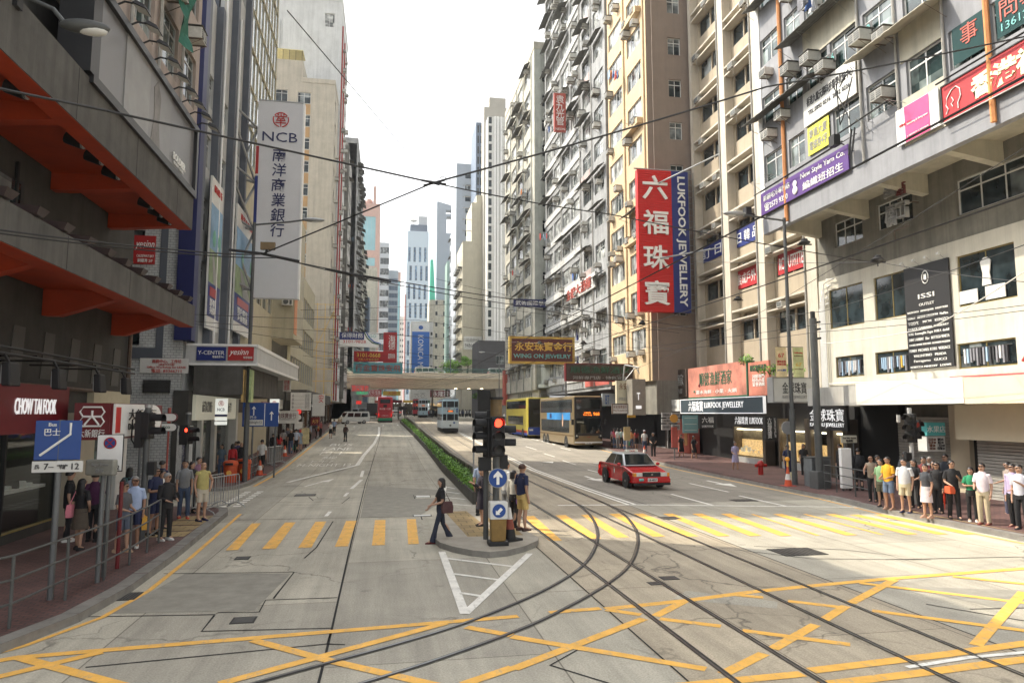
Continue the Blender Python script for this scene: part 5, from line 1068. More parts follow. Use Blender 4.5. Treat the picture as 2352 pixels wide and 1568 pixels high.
signF('sign','cream vertical shop banner above the small white jewellery sign',47,1416,874,1447,926,mat('cream_sign_face',(.52,.48,.35),.6,.1),[('永安',.5,.25,.2,M_t_brown,{'fb':(.6,.3)}),('珠寶金行',.5,.8,.1,M_t_grey,{'fw':.7})],d=.3)
signF('sign','pale blue advertising board half hidden behind the gold bus',57,1383,903,1413,932,mat('pale_blue_board',(.45,.52,.56),.5,.1),[('BT',.4,.5,.5,M_t_blue,{'fb':(.3,.7)})],d=.2)
signF('sign','grey shop pier with a glowing white T and a small lit panel',45.6,1452,870,1484,953,mat('taupe_sign_pier',(.22,.20,.165),.6,.1),[('T',.45,.48,.17,M_t_lit,{'fb':(.24,.2),'bold':.01}),('■',.45,.78,.1,M_t_lit,{'fb':(.42,.09)})],d=1.2)
signR('banner','white clinic banner with blue characters left of the dark lit jewellery sign',20.1,1496,920,1561,944,M_offwhite,[('天一醫務所',.42,.5,.5,M_t_blue,{'fb':(.5,.5)}),('內科 兒科',.8,.6,.25,M_t_grey,{'fw':.22})],h=.8,cat='banner')
for i,(u0,v0,u1,v1,s,lb)in enumerate([(1520,947,1540,958,'中醫診所','top left'),(1543,947,1562,958,'美容院','top right'),(1520,961,1562,971,'商務中心 1/F','wide middle'),(1520,974,1540,987,'牙科','lower left'),(1543,974,1562,987,'補習社','lower right')]):
 signF('sign',f'grey tenant plate, {("first of the upper pair", "second of the upper pair", "the wide one between the pairs", "first of the lower pair", "second of the lower pair")[i]} below the clinic banner',43.5,u0,v0,u1,v1,M_t_grey,[(s,.5,.5,.5,M_t_black,{'fb':(.8,.5)})],d=.1,group='tenant plates below the clinic banner')
signF('sign','teal tenant board of pale bands beside the black square jewellery sign',40,1568,953,1604,994,mat('teal_board',(.16,.30,.30),.5,.1),[('——————\n——————\n——————',.5,.5,.2,M_offwhite,{'fb':(.8,.7)})],d=.1)
signF('sign','black square jewellery sign under the dark lit jewellery sign',39,1606,952,1645,984,M_t_black,[('六福',.5,.38,.36,M_t_white,{'fb':(.7,.42)}),('LUKFOOK',.5,.82,.15,M_t_white,{'fw':.7})],d=.2)
signR('sign','black shop fascia with glowing white jewellery name beside the vertical black sign',21.0,1660,952,1755,980,M_t_black,[('六福珠寶',.48,.5,.5,M_t_lit,{'fb':(.32,.6)}),('LUKFOOK',.83,.5,.4,M_t_lit,{'fb':(.30,.5)})],h=.75)
signF('hanging_sign','narrow vertical black jewellery sign at the edge of the pavement shops',33.2,1757,955,1786,1010,M_t_black,[('六福珠寶',.36,.5,.2,M_t_white,{'vert':True,'fb':(.36,.86)}),('LUKFOOK JEWELLERY',.8,.5,.1,M_t_white,{'rot':-math.pi/2,'fit':(1.0,.12)})],d=.25)
signF('hanging_sign','white jewellery board with black brush characters behind the right lamp post',31.8,1774,866,1875,924,M_offwhite,[('金球珠寶',.5,.42,.42,M_t_black,{'fb':(.56,.46)}),('KAM KAU JEWELLERY',.5,.8,.13,M_t_grey,{'fw':.56})],d=.5,border=(M_t_grey,.05))
signR('sign','black shop fascia with glowing white characters behind the dark steel pole',20.6,1857,932,1947,990,M_t_black,[('金球珠寶',.48,.38,.42,M_t_lit,{'fb':(.9,.5)}),('KAM KAU JEWELLERY',.48,.8,.16,M_t_lit,{'fw':.9})],h=1.15)
for u0,v0,u1,v1,m_,s,lb in((1785,562,1862,634,M_redb,'RC OUTFITTERS','red outfitter panels filling a window of the cream block'),(1690,612,1740,664,M_redb,'裝成戶外','red panels with white characters in a lower window of the cream block'),(1690,517,1745,560,M_lukb,'日 韓 品','blue panels with white characters in a window of the cream block'),(1610,556,1660,600,M_lukb,'訂 日','blue panels in a window beside the tall red sign')):
 signR('window_sign',lb,22.5,u0,v0,u1,v1,m_,[(s,.5,.5,.5,M_t_white,{'fb':(.9,.6)})],h=1.2,d=.03)
 # --- upper right
signF('hanging_sign','small red neon maker sign with white characters high on the grey tenement',66,1273,213,1300,303,mat('brick_red_sign',(.38,.07,.05),.6,.15),[('袁九光管',.5,.45,.18,M_t_white,{'vert':True,'fb':(.72,.78)}),('NEON',.5,.94,.06,M_t_white,{'fw':.8})],d=.3)
signF('hanging_sign','dark blue horizontal association sign at the corner of the pale green tenement',79,1180,686,1266,706,M_navy,[('武術國際學會',.5,.5,.6,M_t_white,{'fb':(.9,.6)})],d=.25)
r=sign('sign','row of red rooftop style characters along the grey tenement overhang',(18.25,64.5,15.2),RIGHT,11,1.4,M_gband,[('金龍大酒樓',.5,.5,.75,M_red2,{'fb':(.8,.75),'depth':.08})],d=.2)
signF('banner','yellow and navy vertical banner at the foot of the yellow tenement',47.2,1545,834,1576,886,mat('yellow_banner',(.66,.60,.10),.6,.1),[('招租',.5,.3,.2,M_t_navy,{'fb':(.5,.3)}),('25912',.5,.7,.1,M_t_navy,{'fw':.7})],d=.08,border=(M_navy,.22),cat='banner')
signF('sign','white rental board with a black phone number on the blank cream gable',169.7,1065,772,1106,803,M_offwhite,[('租務熱線',.5,.28,.26,M_t_grey,{'fw':.7}),('9486 7798',.5,.68,.3,M_t_black,{'fw':.85})],d=.15)
def kon(r,w_,h):
 g=MB();g.box(-w_*.5,w_*.5,-.03,-.005,-h/2,h*.36,mat('bright_blue_board',(.02,.15,.55),.5,.05));part(r,g,'blue_field');g=MB();g.ball((0,-.05,h*.43),h*.035,M_t_blue,sc=(1.1,.1,1));part(r,g,'emblem',smooth=True)
 lettering(r,'KONICA MINOLTA',1,M_t_white,0,-h*.16,y=-.06,rot=-math.pi/2,fit=(h*.92,w_*.32),depth=.03)
signF('sign','tall blue vertical board with white capitals on the white office block',249.6,947,742,985,880,M_whitep,[],d=.3,extra=kon)
# --- left row
signZ('sign','dark red fascia with white jeweller name over the shop window',-7.55,9.5,18.6,2.86,3.92,M_maroon,[('CHOW TAI FOOK',.825,.45,.26,M_t_lit,{'fit':(1.85,.34)})],face=LEFT,d=.6)
def dah(r,w_,h):
 g=MB();s=.17
 for z in(.17,-.06):g.tube([(x,-.02,z+q)for x,q in[(-.2,-.11),(.2,-.11),(.27,0),(.2,.11),(-.2,.11),(-.27,0),(-.2,-.11)]],.022,M_t_white,5)
 g.tube([(0,-.025,.2),(0,-.025,.07),(-.16,-.025,-.14)],.025,M_t_white,5);g.tube([(0,-.025,.07),(.16,-.025,-.14)],.025,M_t_white,5);part(r,g,'emblem',loc=(0,0,.06))
signF('sign','maroon bank box sign face with a looped emblem above the blue bus sign',18.2,172,925,251,1010,M_maroon,[('大新銀行',.5,.82,.17,M_t_white,{'fw':.72})],d=3.1,extra=dah)
def rnd_end(r,w_,h):
 g=MB();n=10;pts=[(-w_/2,-h/2),(w_*.25,-h/2)]+[(w_*.25+w_*.2*math.sin(t),-h/2*math.cos(t))for t in[math.pi*k/n for k in range(n+1)]]+[(-w_/2,h/2)]
 g.prism_axis(pts,-.05,-.005,M_whitep,'y');part(r,g,'white_face');lettering(r,'大新銀行',.22,M_t_black,.05,.14,y=-.07,fit=(w_*.56,.28));lettering(r,'DAH SING BANK',.14,M_t_black,.05,-.16,y=-.07,fit=(w_*.56,.16));g=MB();g.box(-w_/2+.05,-w_/2+.35,-.06,-.05,-.3,.32,M_t_red);part(r,g,'emblem')
signZ('sign','white round ended bank panel on the street side of the maroon box',-6.42,18.25,22.0,2.72,3.52,M_maroon,[],face=LEFT,d=.08,extra=rnd_end)
for v,s,lb in((958,'VIP','upper white lozenge banking sign beside the tiled wall'),(981,'Jetco','lower white lozenge cash machine sign beside the tiled wall')):
 a=py(378,v,27);r=thing('sign',lb,'sign',a,FRONT);g=MB();n=8;w2,h2=.28,.15
 pts=[(w2+h2*math.sin(t)if True else 0,-h2*math.cos(t))for t in[math.pi*k/n for k in range(n+1)]]+[(-w2-h2*math.sin(t),h2*math.cos(t))for t in[math.pi*k/n for k in range(n+1)]]
 g.prism_axis(pts,0,.1,M_maroon if v<970 else M_t_black,'y');g.build('panel',r);g=MB();g.prism_axis([(p*.92,q*.86)for p,q in pts],-.012,-.002,M_whitep,'y');g.build('face',r);lettering(r,s,.13,M_t_red if v<970 else M_t_green,-.1 if v<970 else 0,0,y=-.02)
 g=MB();g.box(-1.3,-.42,.03,.07,-.02,.02,M_black);g.build('bracket',r)
M_yesred=mat('hotel_red',(.38,.02,.02),.5,.1)
signF('window_sign','red hotel sign filling one window of the tiled wall',33.36,309,540,355,607,M_yesred,[('yesinn',.5,.35,.3,M_t_white,{'shear':.35,'fw':.9}),('CAUSEWAY BAY',.55,.72,.1,M_t_white,{'fw':.8}),('銅鑼灣 2/F',.55,.88,.1,M_t_white,{'fw':.7})],d=.04)
signF('sign','white lease notice with red lines on the tiled wall',33.34,322,822,432,857,M_offwhite,[('商務中心、工作坊',.55,.2,.2,M_t_red,{'fw':.6}),('HK$3XXX起',.55,.42,.12,M_t_red,{'fw':.32}),('Office Workshop for LEASE',.55,.62,.14,M_t_red,{'fw':.8}),('電話: 83366711',.55,.85,.2,M_t_red,{'fw':.62})],d=.03)
g=MB();a=py(330,872,33.3);b=py(390,902,33.3);g.box(a.x,b.x,-.06,.05,b.z,a.z,M_groove)
for k in range(9):z=b.z+.05+(a.z-b.z-.1)*k/8;g.box(a.x+.05,b.x-.05,-.1,-.04,z-.012,z+.02,M_grille)
tag(g.build('wall_vent',None,(0,33.32,0)),'black louvred vent low on the tiled wall','vent')
signF('sign','navy panel of the canopy front beside the red hotel panel',33.72,452,796,518,828,M_lukb,[('Y-CENTER',.5,.42,.3,M_t_white,{'fw':.9}),('敬誠商業中心',.75,.72,.14,M_t_white,{'fw':.4})],d=.05)
signF('sign','red hotel panel with slanted script on the canopy front',33.72,524,796,582,828,M_yesred,[('yesinn',.42,.45,.45,M_t_white,{'shear':.4,'fw':.76}),('悅思客棧',.78,.78,.14,M_t_white,{'fw':.35})],d=.05)
# the tall bank board with its truss
a,b=py(594,230,44),py(685,686,44);Wd,Hh=b.x-a.x,a.z-b.z;c=(a+b)/2
r=thing('hanging_sign','tall pale bank board with brush characters held on a steel truss','sign',c,FRONT)
g=MB();g.box(-Wd/2,Wd/2,0,.55,-Hh/2,Hh/2,mat('pale_lilac_board',(.60,.60,.61),.45,.04,1));g.build('panel',r)
g=MB();g.box(-Wd/2-.04,-Wd/2+.14,-.02,.56,Hh*.12,Hh*.262,M_red);g.box(-Wd/2-.04,-Wd/2+.14,-.02,.56,-Hh/2,Hh*.11,M_lukb);g.build('edge_stripe',r);g=MB();g.box(Wd/2-.07,Wd/2+.03,-.03,.57,-Hh/2-.02,Hh/2+.02,M_whitep);g.box(-Wd/2,Wd/2,-.03,.57,Hh/2-.02,Hh/2+.05,M_galv);g.build('frame',r)
def ncb_emblem(r,x,z,R_,m,y=-.03):
 g=MB();n=28;t=R_*.075
 for a0,a1 in((.62,2.5),(2.75,4.5),(4.9,6.7)):g.tube([(x+R_*math.cos(q),y,z+R_*math.sin(q))for q in[a0+(a1-a0)*k/12 for k in range(13)]],t,m,5)
 for p in([(-.75,.45),(.75,.45)],[(-.6,-.12),(.6,-.12)],[(-.7,-.45),(.7,-.45)],[(0,1.0),(0,.45)],[(0,.1),(0,-.95)],[(-.35,.3),(0,.05),(.35,.3)],[(-.45,.85),(-.3,.65)],[(.45,.85),(.3,.65)],[(-.5,.02),(-.28,.3)],[(.5,.02),(.28,.3)]):g.tube([(x+q[0]*R_,y,z+q[1]*R_)for q in p],t,m,5)
 return g.build('emblem',r)
ncb_emblem(r,.0,Hh*.405,.46,M_t_red);lettering(r,'NCB',.7,M_t_navy,-.02,Hh*.315,fit=(Wd*.76,.62),y=-.02)
for i,s in enumerate('南洋商業銀行'):lettering(r,s,.8,M_t_navy,0,Hh*(.222-.0765*i),fit=(Wd*.30,.85),y=-.02,shear=.08,bold=.008)
g=MB();wall=-9.2-c.x
def tp(u,v,x):p=px(u,v,x);return p-c
zs_=[Hh*.36,Hh*.08,-Hh*.16,-Hh*.46]
for i,z in enumerate(zs_):
 g.tube([(-Wd/2,.3,z),(wall,-.5,z+.1)],.09,M_galv,6);g.tube([(-Wd/2,.3,z),(wall,-3.0,z+.3)],.07,M_galv,6)
for z0,z1 in zip(zs_,zs_[1:]):g.tube([(-Wd/2,.3,z0),(wall,-.6,z1)],.08,M_galv,6);g.tube([(wall,-2.6,z0),(-Wd/2-.05,.3,z1)],.08,M_galv,6)
g.build('truss',r)
# bank posters and fascia
def poster(r,w_,h):
 g=MB();g.box(-w_/2,w_/2,-.02,-.002,h*.02,h*.32,mat('poster_sky',(.20,.34,.50),.5,.3,.6));part(r,g,'sky_field');g=MB();g.box(-w_/2,w_/2,-.02,-.002,-h*.2,h*.02,mat('poster_grass',(.22,.29,.16),.5,.5,.8));g.hexa([(-.1*w_,-.03,-h*.2),(.3*w_,-.03,-h*.2),(.3*w_,-.02,-h*.2),(-.1*w_,-.02,-h*.2),(-.3*w_,-.03,0),(-.2*w_,-.03,0),(-.2*w_,-.02,0),(-.3*w_,-.02,0)],M_t_grey);part(r,g,'green_field');g=MB();g.box(-w_/2,w_/2,-.02,-.002,-h*.42,-h*.2,M_lukb);g.box(-w_*.38,w_*.2,-.035,-.02,-h*.285,-h*.225,M_red);part(r,g,'navy_field')
 for x in(-.2,.25):g=MB();g.ball((x*w_,-.04,.1*h),.3,mat('poster_jar',(.14,.38,.28),.4,.2),10,6,(1,.12,1.5));part(r,g,'printed_jar',smooth=True)
 lettering(r,'南洋商業銀行',.3,M_t_red,0,h*.43,y=-.03,fit=w_*.7);lettering(r,'開戶即享\n多重禮遇',.3,M_t_white,-w_*.1,-h*.35,y=-.04,fit=w_*.5)
signR('poster','tall bank poster of blue sky and green jars on the grey piers, nearer one',-8.6,481,585,507,590,M_offwhite,[],face=LEFT,h=7.6,d=.1,cat='poster',extra=poster)
signR('poster','tall bank poster partly behind the left lamp post, farther one',-8.6,540,630,584,636,M_offwhite,[],face=LEFT,h=7.4,d=.1,cat='poster',extra=poster)
M_bankf=mat('lit_cream_fascia',(.62,.60,.48),.5,.05,1,emit=.10)
signZ('sign','lit cream bank fascia under the canopy beam',-8.75,35,44,2.95,4.15,M_bankf,[('南洋商業銀行',.24,.45,.35,M_t_grey,{'fw':.22}),('NCB',.62,.45,.4,M_t_navy,{'fw':.14}),('南洋',.8,.45,.35,M_t_grey,{'fw':.12})],face=LEFT,d=.2)
for i,(u,v)in enumerate([(508,915),(630,916)]):
 a,b=py(u-13+3*i,v,35+7*i),py(u+13-3*i,v+36,35+7*i)
 r=signF('sign',('glowing white bank box sign nearest the traffic light','glowing white bank box sign by the blue lane sign')[i],35+7*i,u-13+3*i,v,u+13-3*i,v+36-6*i,M_glow,[('NCB',.5,.7,.2,M_t_navy,{'fw':.6})],d=.15)
 ncb_emblem(r,0,.14,.12,M_t_red);g=MB();hh=(a.z-b.z)/2;ww=(b.x-a.x)/2;g.box(-ww,ww,-.005,.1,-hh-.1,-hh-.01,M_lukb);g.box(-ww,ww,0,.1,-hh-.3,-hh-.13,M_glow);g.box(-ww,ww,0,.1,-hh-.5,-hh-.34,M_glow);g.build('lower_plate',r)
signF('sign','white vertical bank panel at the foot of the tiled wall',33.3,408,977,437,1108,M_offwhite,[('NCB',.5,.14,.07,M_t_navy,{'fw':.8}),('南洋商業銀行',.5,.6,.1,M_t_navy,{'vert':True,'fb':(.3,.6)})],d=.08)
signF('hanging_sign','small grey jewellery sign with maroon characters over the busy left pavement',54,624,943,684,972,M_offwhite,[('百佳珠寶金行',.5,.38,.32,M_maroon,{'fw':.86}),('PAK KAI JEWELLERY LTD.',.5,.68,.13,M_t_grey,{'fw':.8})],d=.3)
signF('sign','pale directory board of grey bands beyond the small grey jewellery sign',60,668,901,713,942,M_offwhite,[('◆———— 美容\n◆———— 影樓\n◆———— 旅遊\n◆———— 髮型',.5,.5,.18,M_t_grey,{'fb':(.88,.84)})],d=.3)
signF('sign','narrow white sign with red characters under the end of the canopy',49.5,651,866,667,899,M_offwhite,[('好運\n皮具',.5,.5,.2,M_t_red,{'fb':(.7,.8)})],d=.2)
signF('sign','little maroon sign with two pale characters on the left pavement',64,714,958,734,976,M_maroon,[('大冷',.5,.5,.4,M_gold,{'fw':.7})],d=.2)
signF('sign','white board with a red character above the dark lamp post foot',66,718,905,745,955,M_offwhite,[('安',.7,.2,.3,M_t_red,{'fw':.4})],d=.2)
# signs hung out before the flyover
def go(r,w_,h):
 g=MB();g.box(-w_/2,w_*.12,-.03,-.005,-h*.02,h/2,M_lukb);part(r,g,'navy_field');g=MB();P=[(w_*.12,h*.5),(w_*.2,h*.1),(w_*.33,-h*.2),(w_*.5,-h*.32)]
 g.tube([(x,-.04,z)for x,z in P],.07,M_t_green,5);g.tube([(x+.25,-.045,z+.1)for x,z in P],.07,M_t_blue,5);part(r,g,'curved_stripe');lettering(r,'保得財務',.5,M_t_white,-w_*.18,h*.27,y=-.05,fit=w_*.54);lettering(r,'GO',.4,M_t_teal,w_*.34,h*.25,y=-.04,fit=w_*.18);lettering(r,'3101-9828',.4,M_t_red,-w_*.12,-h*.15,y=-.04,fit=w_*.58)
signF('hanging_sign','white and navy finance sign with a red phone number before the flyover',92,780,762,870,797,M_whitep,[],d=.5,extra=go)
r=signF('hanging_sign','red upright finance sign beside the white and navy one',98,881,763,911,846,M_redb,[('海德',.62,.28,.2,M_t_white,{'vert':True,'fb':(.5,.4)}),('國際財務',.62,.66,.1,M_t_white,{'fb':(.5,.14)})],d=.5)
signF('hanging_sign','red phone number sign joined to the red upright finance sign',98.2,813,806,880,830,M_redb,[('3101-0668',.5,.38,.4,M_t_yel,{'fw':.8}),('代客入市·融資理財',.5,.8,.18,M_gold,{'fw':.7})],d=.4)
signF('hanging_sign','teal goldsmith sign with red characters in front of the flyover edge',94,812,832,924,858,mat('teal_sign_face',(.09,.30,.36),.6,.15,1),[('行金寶珠安飛',.5,.5,.6,M_red2,{'fb':(.92,.62),'depth':.06})],d=.5,border=(M_t_teal,.05))
signF('hanging_sign','red lit jersey shop sign with green digits under the flyover edge',112,806,883,848,907,M_t_grey,[('頂尖球衣',.5,.34,.45,M_ledr,{'fw':.92}),('旺角店2/F',.62,.8,.22,M_ledg,{'fw':.6})],d=.4)
signF('hanging_sign','red money exchange sign beyond the flyover',152,832,895,876,911,M_redb,[('人民幣找換',.55,.38,.45,M_t_white,{'fw':.8}),('HONG KONG RMB EXCHANGE',.5,.82,.2,M_t_white,{'fw':.85})],d=.4)
signF('hanging_sign','maroon bank sign across the far street beyond the trams',215,988,896,1048,912,M_maroon,[('永隆銀行',.5,.5,.6,M_t_white,{'fw':.8})],d=.4)
signF('hanging_sign','yellow sign far down the street beyond the red bus',205,880,898,920,908,mat('yellow_far_sign',(.55,.38,.05),.6,.1),[('大押',.5,.5,.6,M_t_red,{'fw':.5})],d=.4)
for k,(u0,v0,u1,v1,y,m_,lb)in enumerate([(818,920,830,928,140,M_ledr,'small glowing red sign on the far left shops'),(862,898,880,906,180,M_t_teal,'small teal sign far beyond the red exchange sign'),(1112,912,1126,930,150,M_redb,'red corner sign right of the nearer tram'),(1080,892,1096,908,190,M_t_teal,'pale blue sign far beyond the nearer tram'),(1144,960,1160,976,128,M_lorange,'salmon plate on the flyover pier'),(1242,902,1262,925,88,M_offwhite,'pale price poster nearest the yellow bus'),(1268,858,1310,905,84,M_offwhite,'white bulletin board above the yellow bus'),(1250,912,1274,940,92,M_pgreen,'pale green poster on the shops behind the yellow bus')]):
 signF('sign',lb,y,u0,v0,u1,v1,m_,[],d=.2)
 # ================================================================ BILLBOARD, FLOODLIGHTS, PLANTING, STREET FURNITURE
M_bbf=mat('billboard_black_frame',(.02,.02,.022),.4,.1,2);M_bbg=mat('billboard_grey_print',(.16,.16,.165),.35,.1,.5)
bb=thing('billboard','black framed grey billboard standing on the upper concrete overhang','billboard',(-6.5,20.2,11.75),LEFT)
g=MB();g.box(-4.05,4.15,.02,.35,-1.1,1.05,M_bbg);g.build('panel',bb)
g=MB();g.box(-4.2,4.3,-.09,.4,-1.25,-1.04,M_bbf);g.box(-4.2,4.3,-.09,.4,1.0,1.2,M_bbf);g.box(-4.4,-3.95,-.09,.6,-1.08,1.03,M_bbf);g.box(4.08,4.3,-.09,.4,-1.04,1.0,M_bbf);g.build('frame',bb)
g=MB();g.box(-2.2,-.4,.0,.018,-1.1,1.05,mat('billboard_pale_print',(.26,.26,.255),.4,.2,.8));g.box(-.4,1.5,.0,.018,-1.1,1.05,mat('billboard_mid_print',(.21,.21,.21),.4,.2,.8));g.prism_axis([(-.2,-1.0),(0,-.2),(-.1,.6),(.2,.9),(.5,.5),(.42,-.3),(.6,-1.0)],-.012,-.002,mat('printed_figure',(.17,.16,.15),.5,.4,2),'y');g.build('printed_panel',bb)
lettering(bb,'SOLDIER',.22,M_t_white,2.5,-.62,fit=1.3,y=-.01,bold=.01);lettering(bb,'BODY CARE',.1,M_t_white,2.45,-.82,fit=1.0,y=-.01)
def flood(p,rz,label,group,small=False,down=True):
 r=thing('floodlight',label,'floodlight',p,rz,group);k=.8 if small else 1
 g=MB();g.hexa([(-.2*k,-.75,-.12),(.2*k,-.75,-.12),(.2*k,-.42,.02),(-.2*k,-.42,.02),(-.13*k,-.68,.02),(.13*k,-.68,.02),(.13*k,-.48,.12),(-.13*k,-.48,.12)],M_black);g.build('lamp_head',r)
 g=MB();g.quad((-.18*k,-.73,-.125),(.18*k,-.73,-.125),(.18*k,-.44,-.005),(-.18*k,-.44,-.005),M_offwhite);g.build('lens',r)
 g=MB();g.tube([(0,-.5,.08),(0,-.2,.12),(0,.1,-.05)],.025,M_black,5);g.build('arm',r)
def many(n,f):return[f(i)for i in range(n)]
for k in range(9):flood(Vector((-6.55,17.3+k*.9,13.05)),LEFT,'black floodlight on an arm over the top edge of the grey billboard','floodlights over the billboard')
for k in range(11):
 r=thing('floodlight','low box shaped uplight on the rim of the lower overhang','floodlight',(-6.55,13.0+k*1.13,6.95),LEFT,'uplights on the lower overhang');g=MB();g.hexa([(-.14,-.12,.02),(.14,-.12,.02),(.14,.25,.02),(-.14,.25,.02),(-.2,-.2,.16),(.2,-.2,.16),(.2,.3,.2),(-.2,.3,.2)],mat('brown_lamp_case',(.045,.03,.03),.4,.1));g.build('lamp_head',r);g=MB();g.hexa([(-.18,-.18,.161),(.18,-.18,.161),(.18,.28,.199),(-.18,.28,.199),(-.17,-.17,.167),(.17,-.17,.167),(.17,.27,.205),(-.17,.27,.205)],M_galv);g.build('lens',r)
for k,y in enumerate((13.4,14.5,17.1,18.2,19.3,22.0,22.9,23.8)):
 r=thing('spotlight','black drum spotlight under the orange soffit of the upper overhang','spotlight',(-7.25,y,9.62),LEFT,'spotlights under the orange soffit');g=MB();g.tube([(0,.1,0),(0,-.25,-.12)],.14,M_black,10);g.build('lamp_head',r,smooth=True);g=MB();g.tube([(0,-.255,-.122),(0,-.30,-.137)],.12,M_galv,10);g.build('lens',r);g=MB();g.tube([(0,0,0),(0,0,.15)],.02,M_black,4);g.build('arm',r)
for k,y in enumerate((14.6,16.6,18.8,20.6)):
 r=thing('floodlight','black sign floodlight hung from the bar over the red fascia','floodlight',(-7.0,y,4.25),LEFT,'sign floodlights over the red fascia');g=MB();g.hexa([(-.2,-.15,-.45),(.2,-.15,-.45),(.2,.02,-.45),(-.2,.02,-.45),(-.17,-.1,0),(.17,-.1,0),(.17,.05,0),(-.17,.05,0)],M_black);g.build('lamp_head',r,bevel=.03);g=MB();g.box(-.16,.16,.03,.05,-.40,-.06,M_galv);g.build('lens',r);g=MB();g.tube([(0,0,0),(0,.1,.18)],.03,M_black,5);g.build('arm',r)
g=MB();g.tube([(0,0,0),(0,9,0)],.035,M_black,6);g.tube([(0,0,.12),(0,9,.12)],.03,M_black,6);[g.tube([(-1.5,k*1.5+.3,.05),(0,k*1.5+.3,.05)],.02,M_black,4)for k in range(6)]
tag(g.build('lamp_bar',None,(-7.1,12.6,4.42)),'black double bar carrying the sign floodlights above the red fascia','lamp bar')
# ---- leaves
def leaf_mat(name,c,v=.5):
 m=mat(name,c,.55,.3,2.5);return m
M_leaf=leaf_mat('hedge_leaf',(.12,.27,.03));M_leaf2=leaf_mat('hedge_leaf_young',(.24,.46,.06));M_leafd=leaf_mat('dark_leaf',(.03,.075,.015));M_stem=mat('stem_bark',(.09,.07,.05),.9,.3,6)
def leaves(g,c,rad,n,s,mats):
 for _ in range(n):
  d=Vector((rnd.gauss(0,1),rnd.gauss(0,1),rnd.gauss(0,1))).normalized();q=rnd.random()**.4
  p=Vector((c[0]+d.x*rad[0]*q,c[1]+d.y*rad[1]*q,c[2]+d.z*rad[2]*q))
  nrm=(d+Vector((rnd.uniform(-.7,.7),rnd.uniform(-.7,.7),rnd.uniform(-.2,.9)))).normalized();a=nrm.orthogonal().normalized();a.rotate(Matrix.Rotation(rnd.uniform(0,6.28),3,nrm));b=nrm.cross(a);k=s*rnd.uniform(.7,1.3)
  g.add([p-a*k,p-b*k*.5+nrm*k*.1,p+a*k,p+b*k*.5+nrm*k*.1],[(0,1,2,3)],rnd.choice(mats))
pln=thing('planter','long raised concrete planter between the carriageway and the tram tracks','planter',(3.4,26,0))
M_plc=mat('planter_concrete',(.085,.08,.068),.85,.25,1.5,streak=.4);M_fen=mat('median_wall_concrete',(.20,.185,.155),.85,.22,1.2,streak=.4)
lx=lin([(25.7,3.2),(56,3.28),(80,3.1),(100,2.85),(120,2.55)])
def wall_strip(x0f,x1f,h0,h1,m,ys,nm):
 vs=[];
 for y in ys:z=zg(y);a,b=x0f(y)-3.4,x1f(y)-3.4;vs+=[(a,y-26,z+h0),(b,y-26,z+h0),(b,y-26,z+h1),(a,y-26,z+h1)]
 n=len(ys);fs=[(4*i+a,4*i+(a+1)%4,4*i+4+(a+1)%4,4*i+4+a)for i in range(n-1)for a in range(4)]+[(0,3,2,1),(4*n-4,4*n-3,4*n-2,4*n-1)]
 g=MB();g.add(vs,fs,m);return g.build(nm,pln)
ysP=fr(25.7,40,4)+fr(44,122,4)
wall_strip(lx,lambda y:lx(y)+.14,-.05,.42,M_plc,ysP,'side_wall');wall_strip(lambda y:3.70,lambda y:3.80,-.05,1.0,M_fen,ysP,'median_wall');wall_strip(lambda y:3.64,lambda y:3.86,1.0,1.08,M_fen,ysP,'coping');wall_strip(lambda y:lx(y)+.14,lambda y:3.69,-.05,.33,M_stem,ysP,'soil')
g=MB();g.box(-.2,.30,-.42,-.3,-.05,.44,M_plc);g.build('end_wall',pln)
for y in fr(26.5,121,1.55):g=MB();g.box(.27,.305,y-26-.06,y-26+.06,zg(y),zg(y)+1.0,M_plc);g.build('wall_rib',pln)if y<75 else None
hd=thing('hedge','bright green clipped hedge growing along the median planter','hedge',(3.5,26,.3));g=MB();y=26.0
while y<120:
 sp=.16+(y-26)*.006;big=1+.018*(y-26);w2=(3.70-lx(y)-.14)/2+.06;n=int(max(26,120-(y-26)*2.2))
 cx=(3.70+lx(y)+.14)/2-3.5+rnd.uniform(-.1,.04);hh=rnd.uniform(.24,.40)if y<60 else rnd.uniform(.2,.3)
 leaves(g,(cx,y-26,zg(y)+.22+rnd.uniform(0,.12)),(w2+.08,.22*big,hh),n,.045*big,(M_leaf,M_leaf,M_leaf2,M_leaf2,M_leafd));y+=sp
g.build('foliage',hd)
def tree(name,label,p,H,crown,n,s,mats,group=None):
 r=thing(name,label,'tree',p,0,group);g=MB();g.tube([(0,0,0),(.1,0,H*.35),(.05,.1,H*.75)],.09*H**.6,M_stem,7,r1=.03)
 for _ in range(5):a=rnd.uniform(0,6.28);g.tube([(.08,0,H*.45),(math.cos(a)*crown*.5,math.sin(a)*crown*.5,H*.75)],.05,M_stem,5,r1=.015)
 g.build('trunk',r);g=MB()
 for _ in range(9):a=rnd.uniform(0,6.28);q=rnd.random()**.5*crown*.7;leaves(g,(math.cos(a)*q,math.sin(a)*q,H*rnd.uniform(.6,.95)),(crown*.42,crown*.42,crown*.3),n//9,s,mats)
 g.build('crown',r);return r
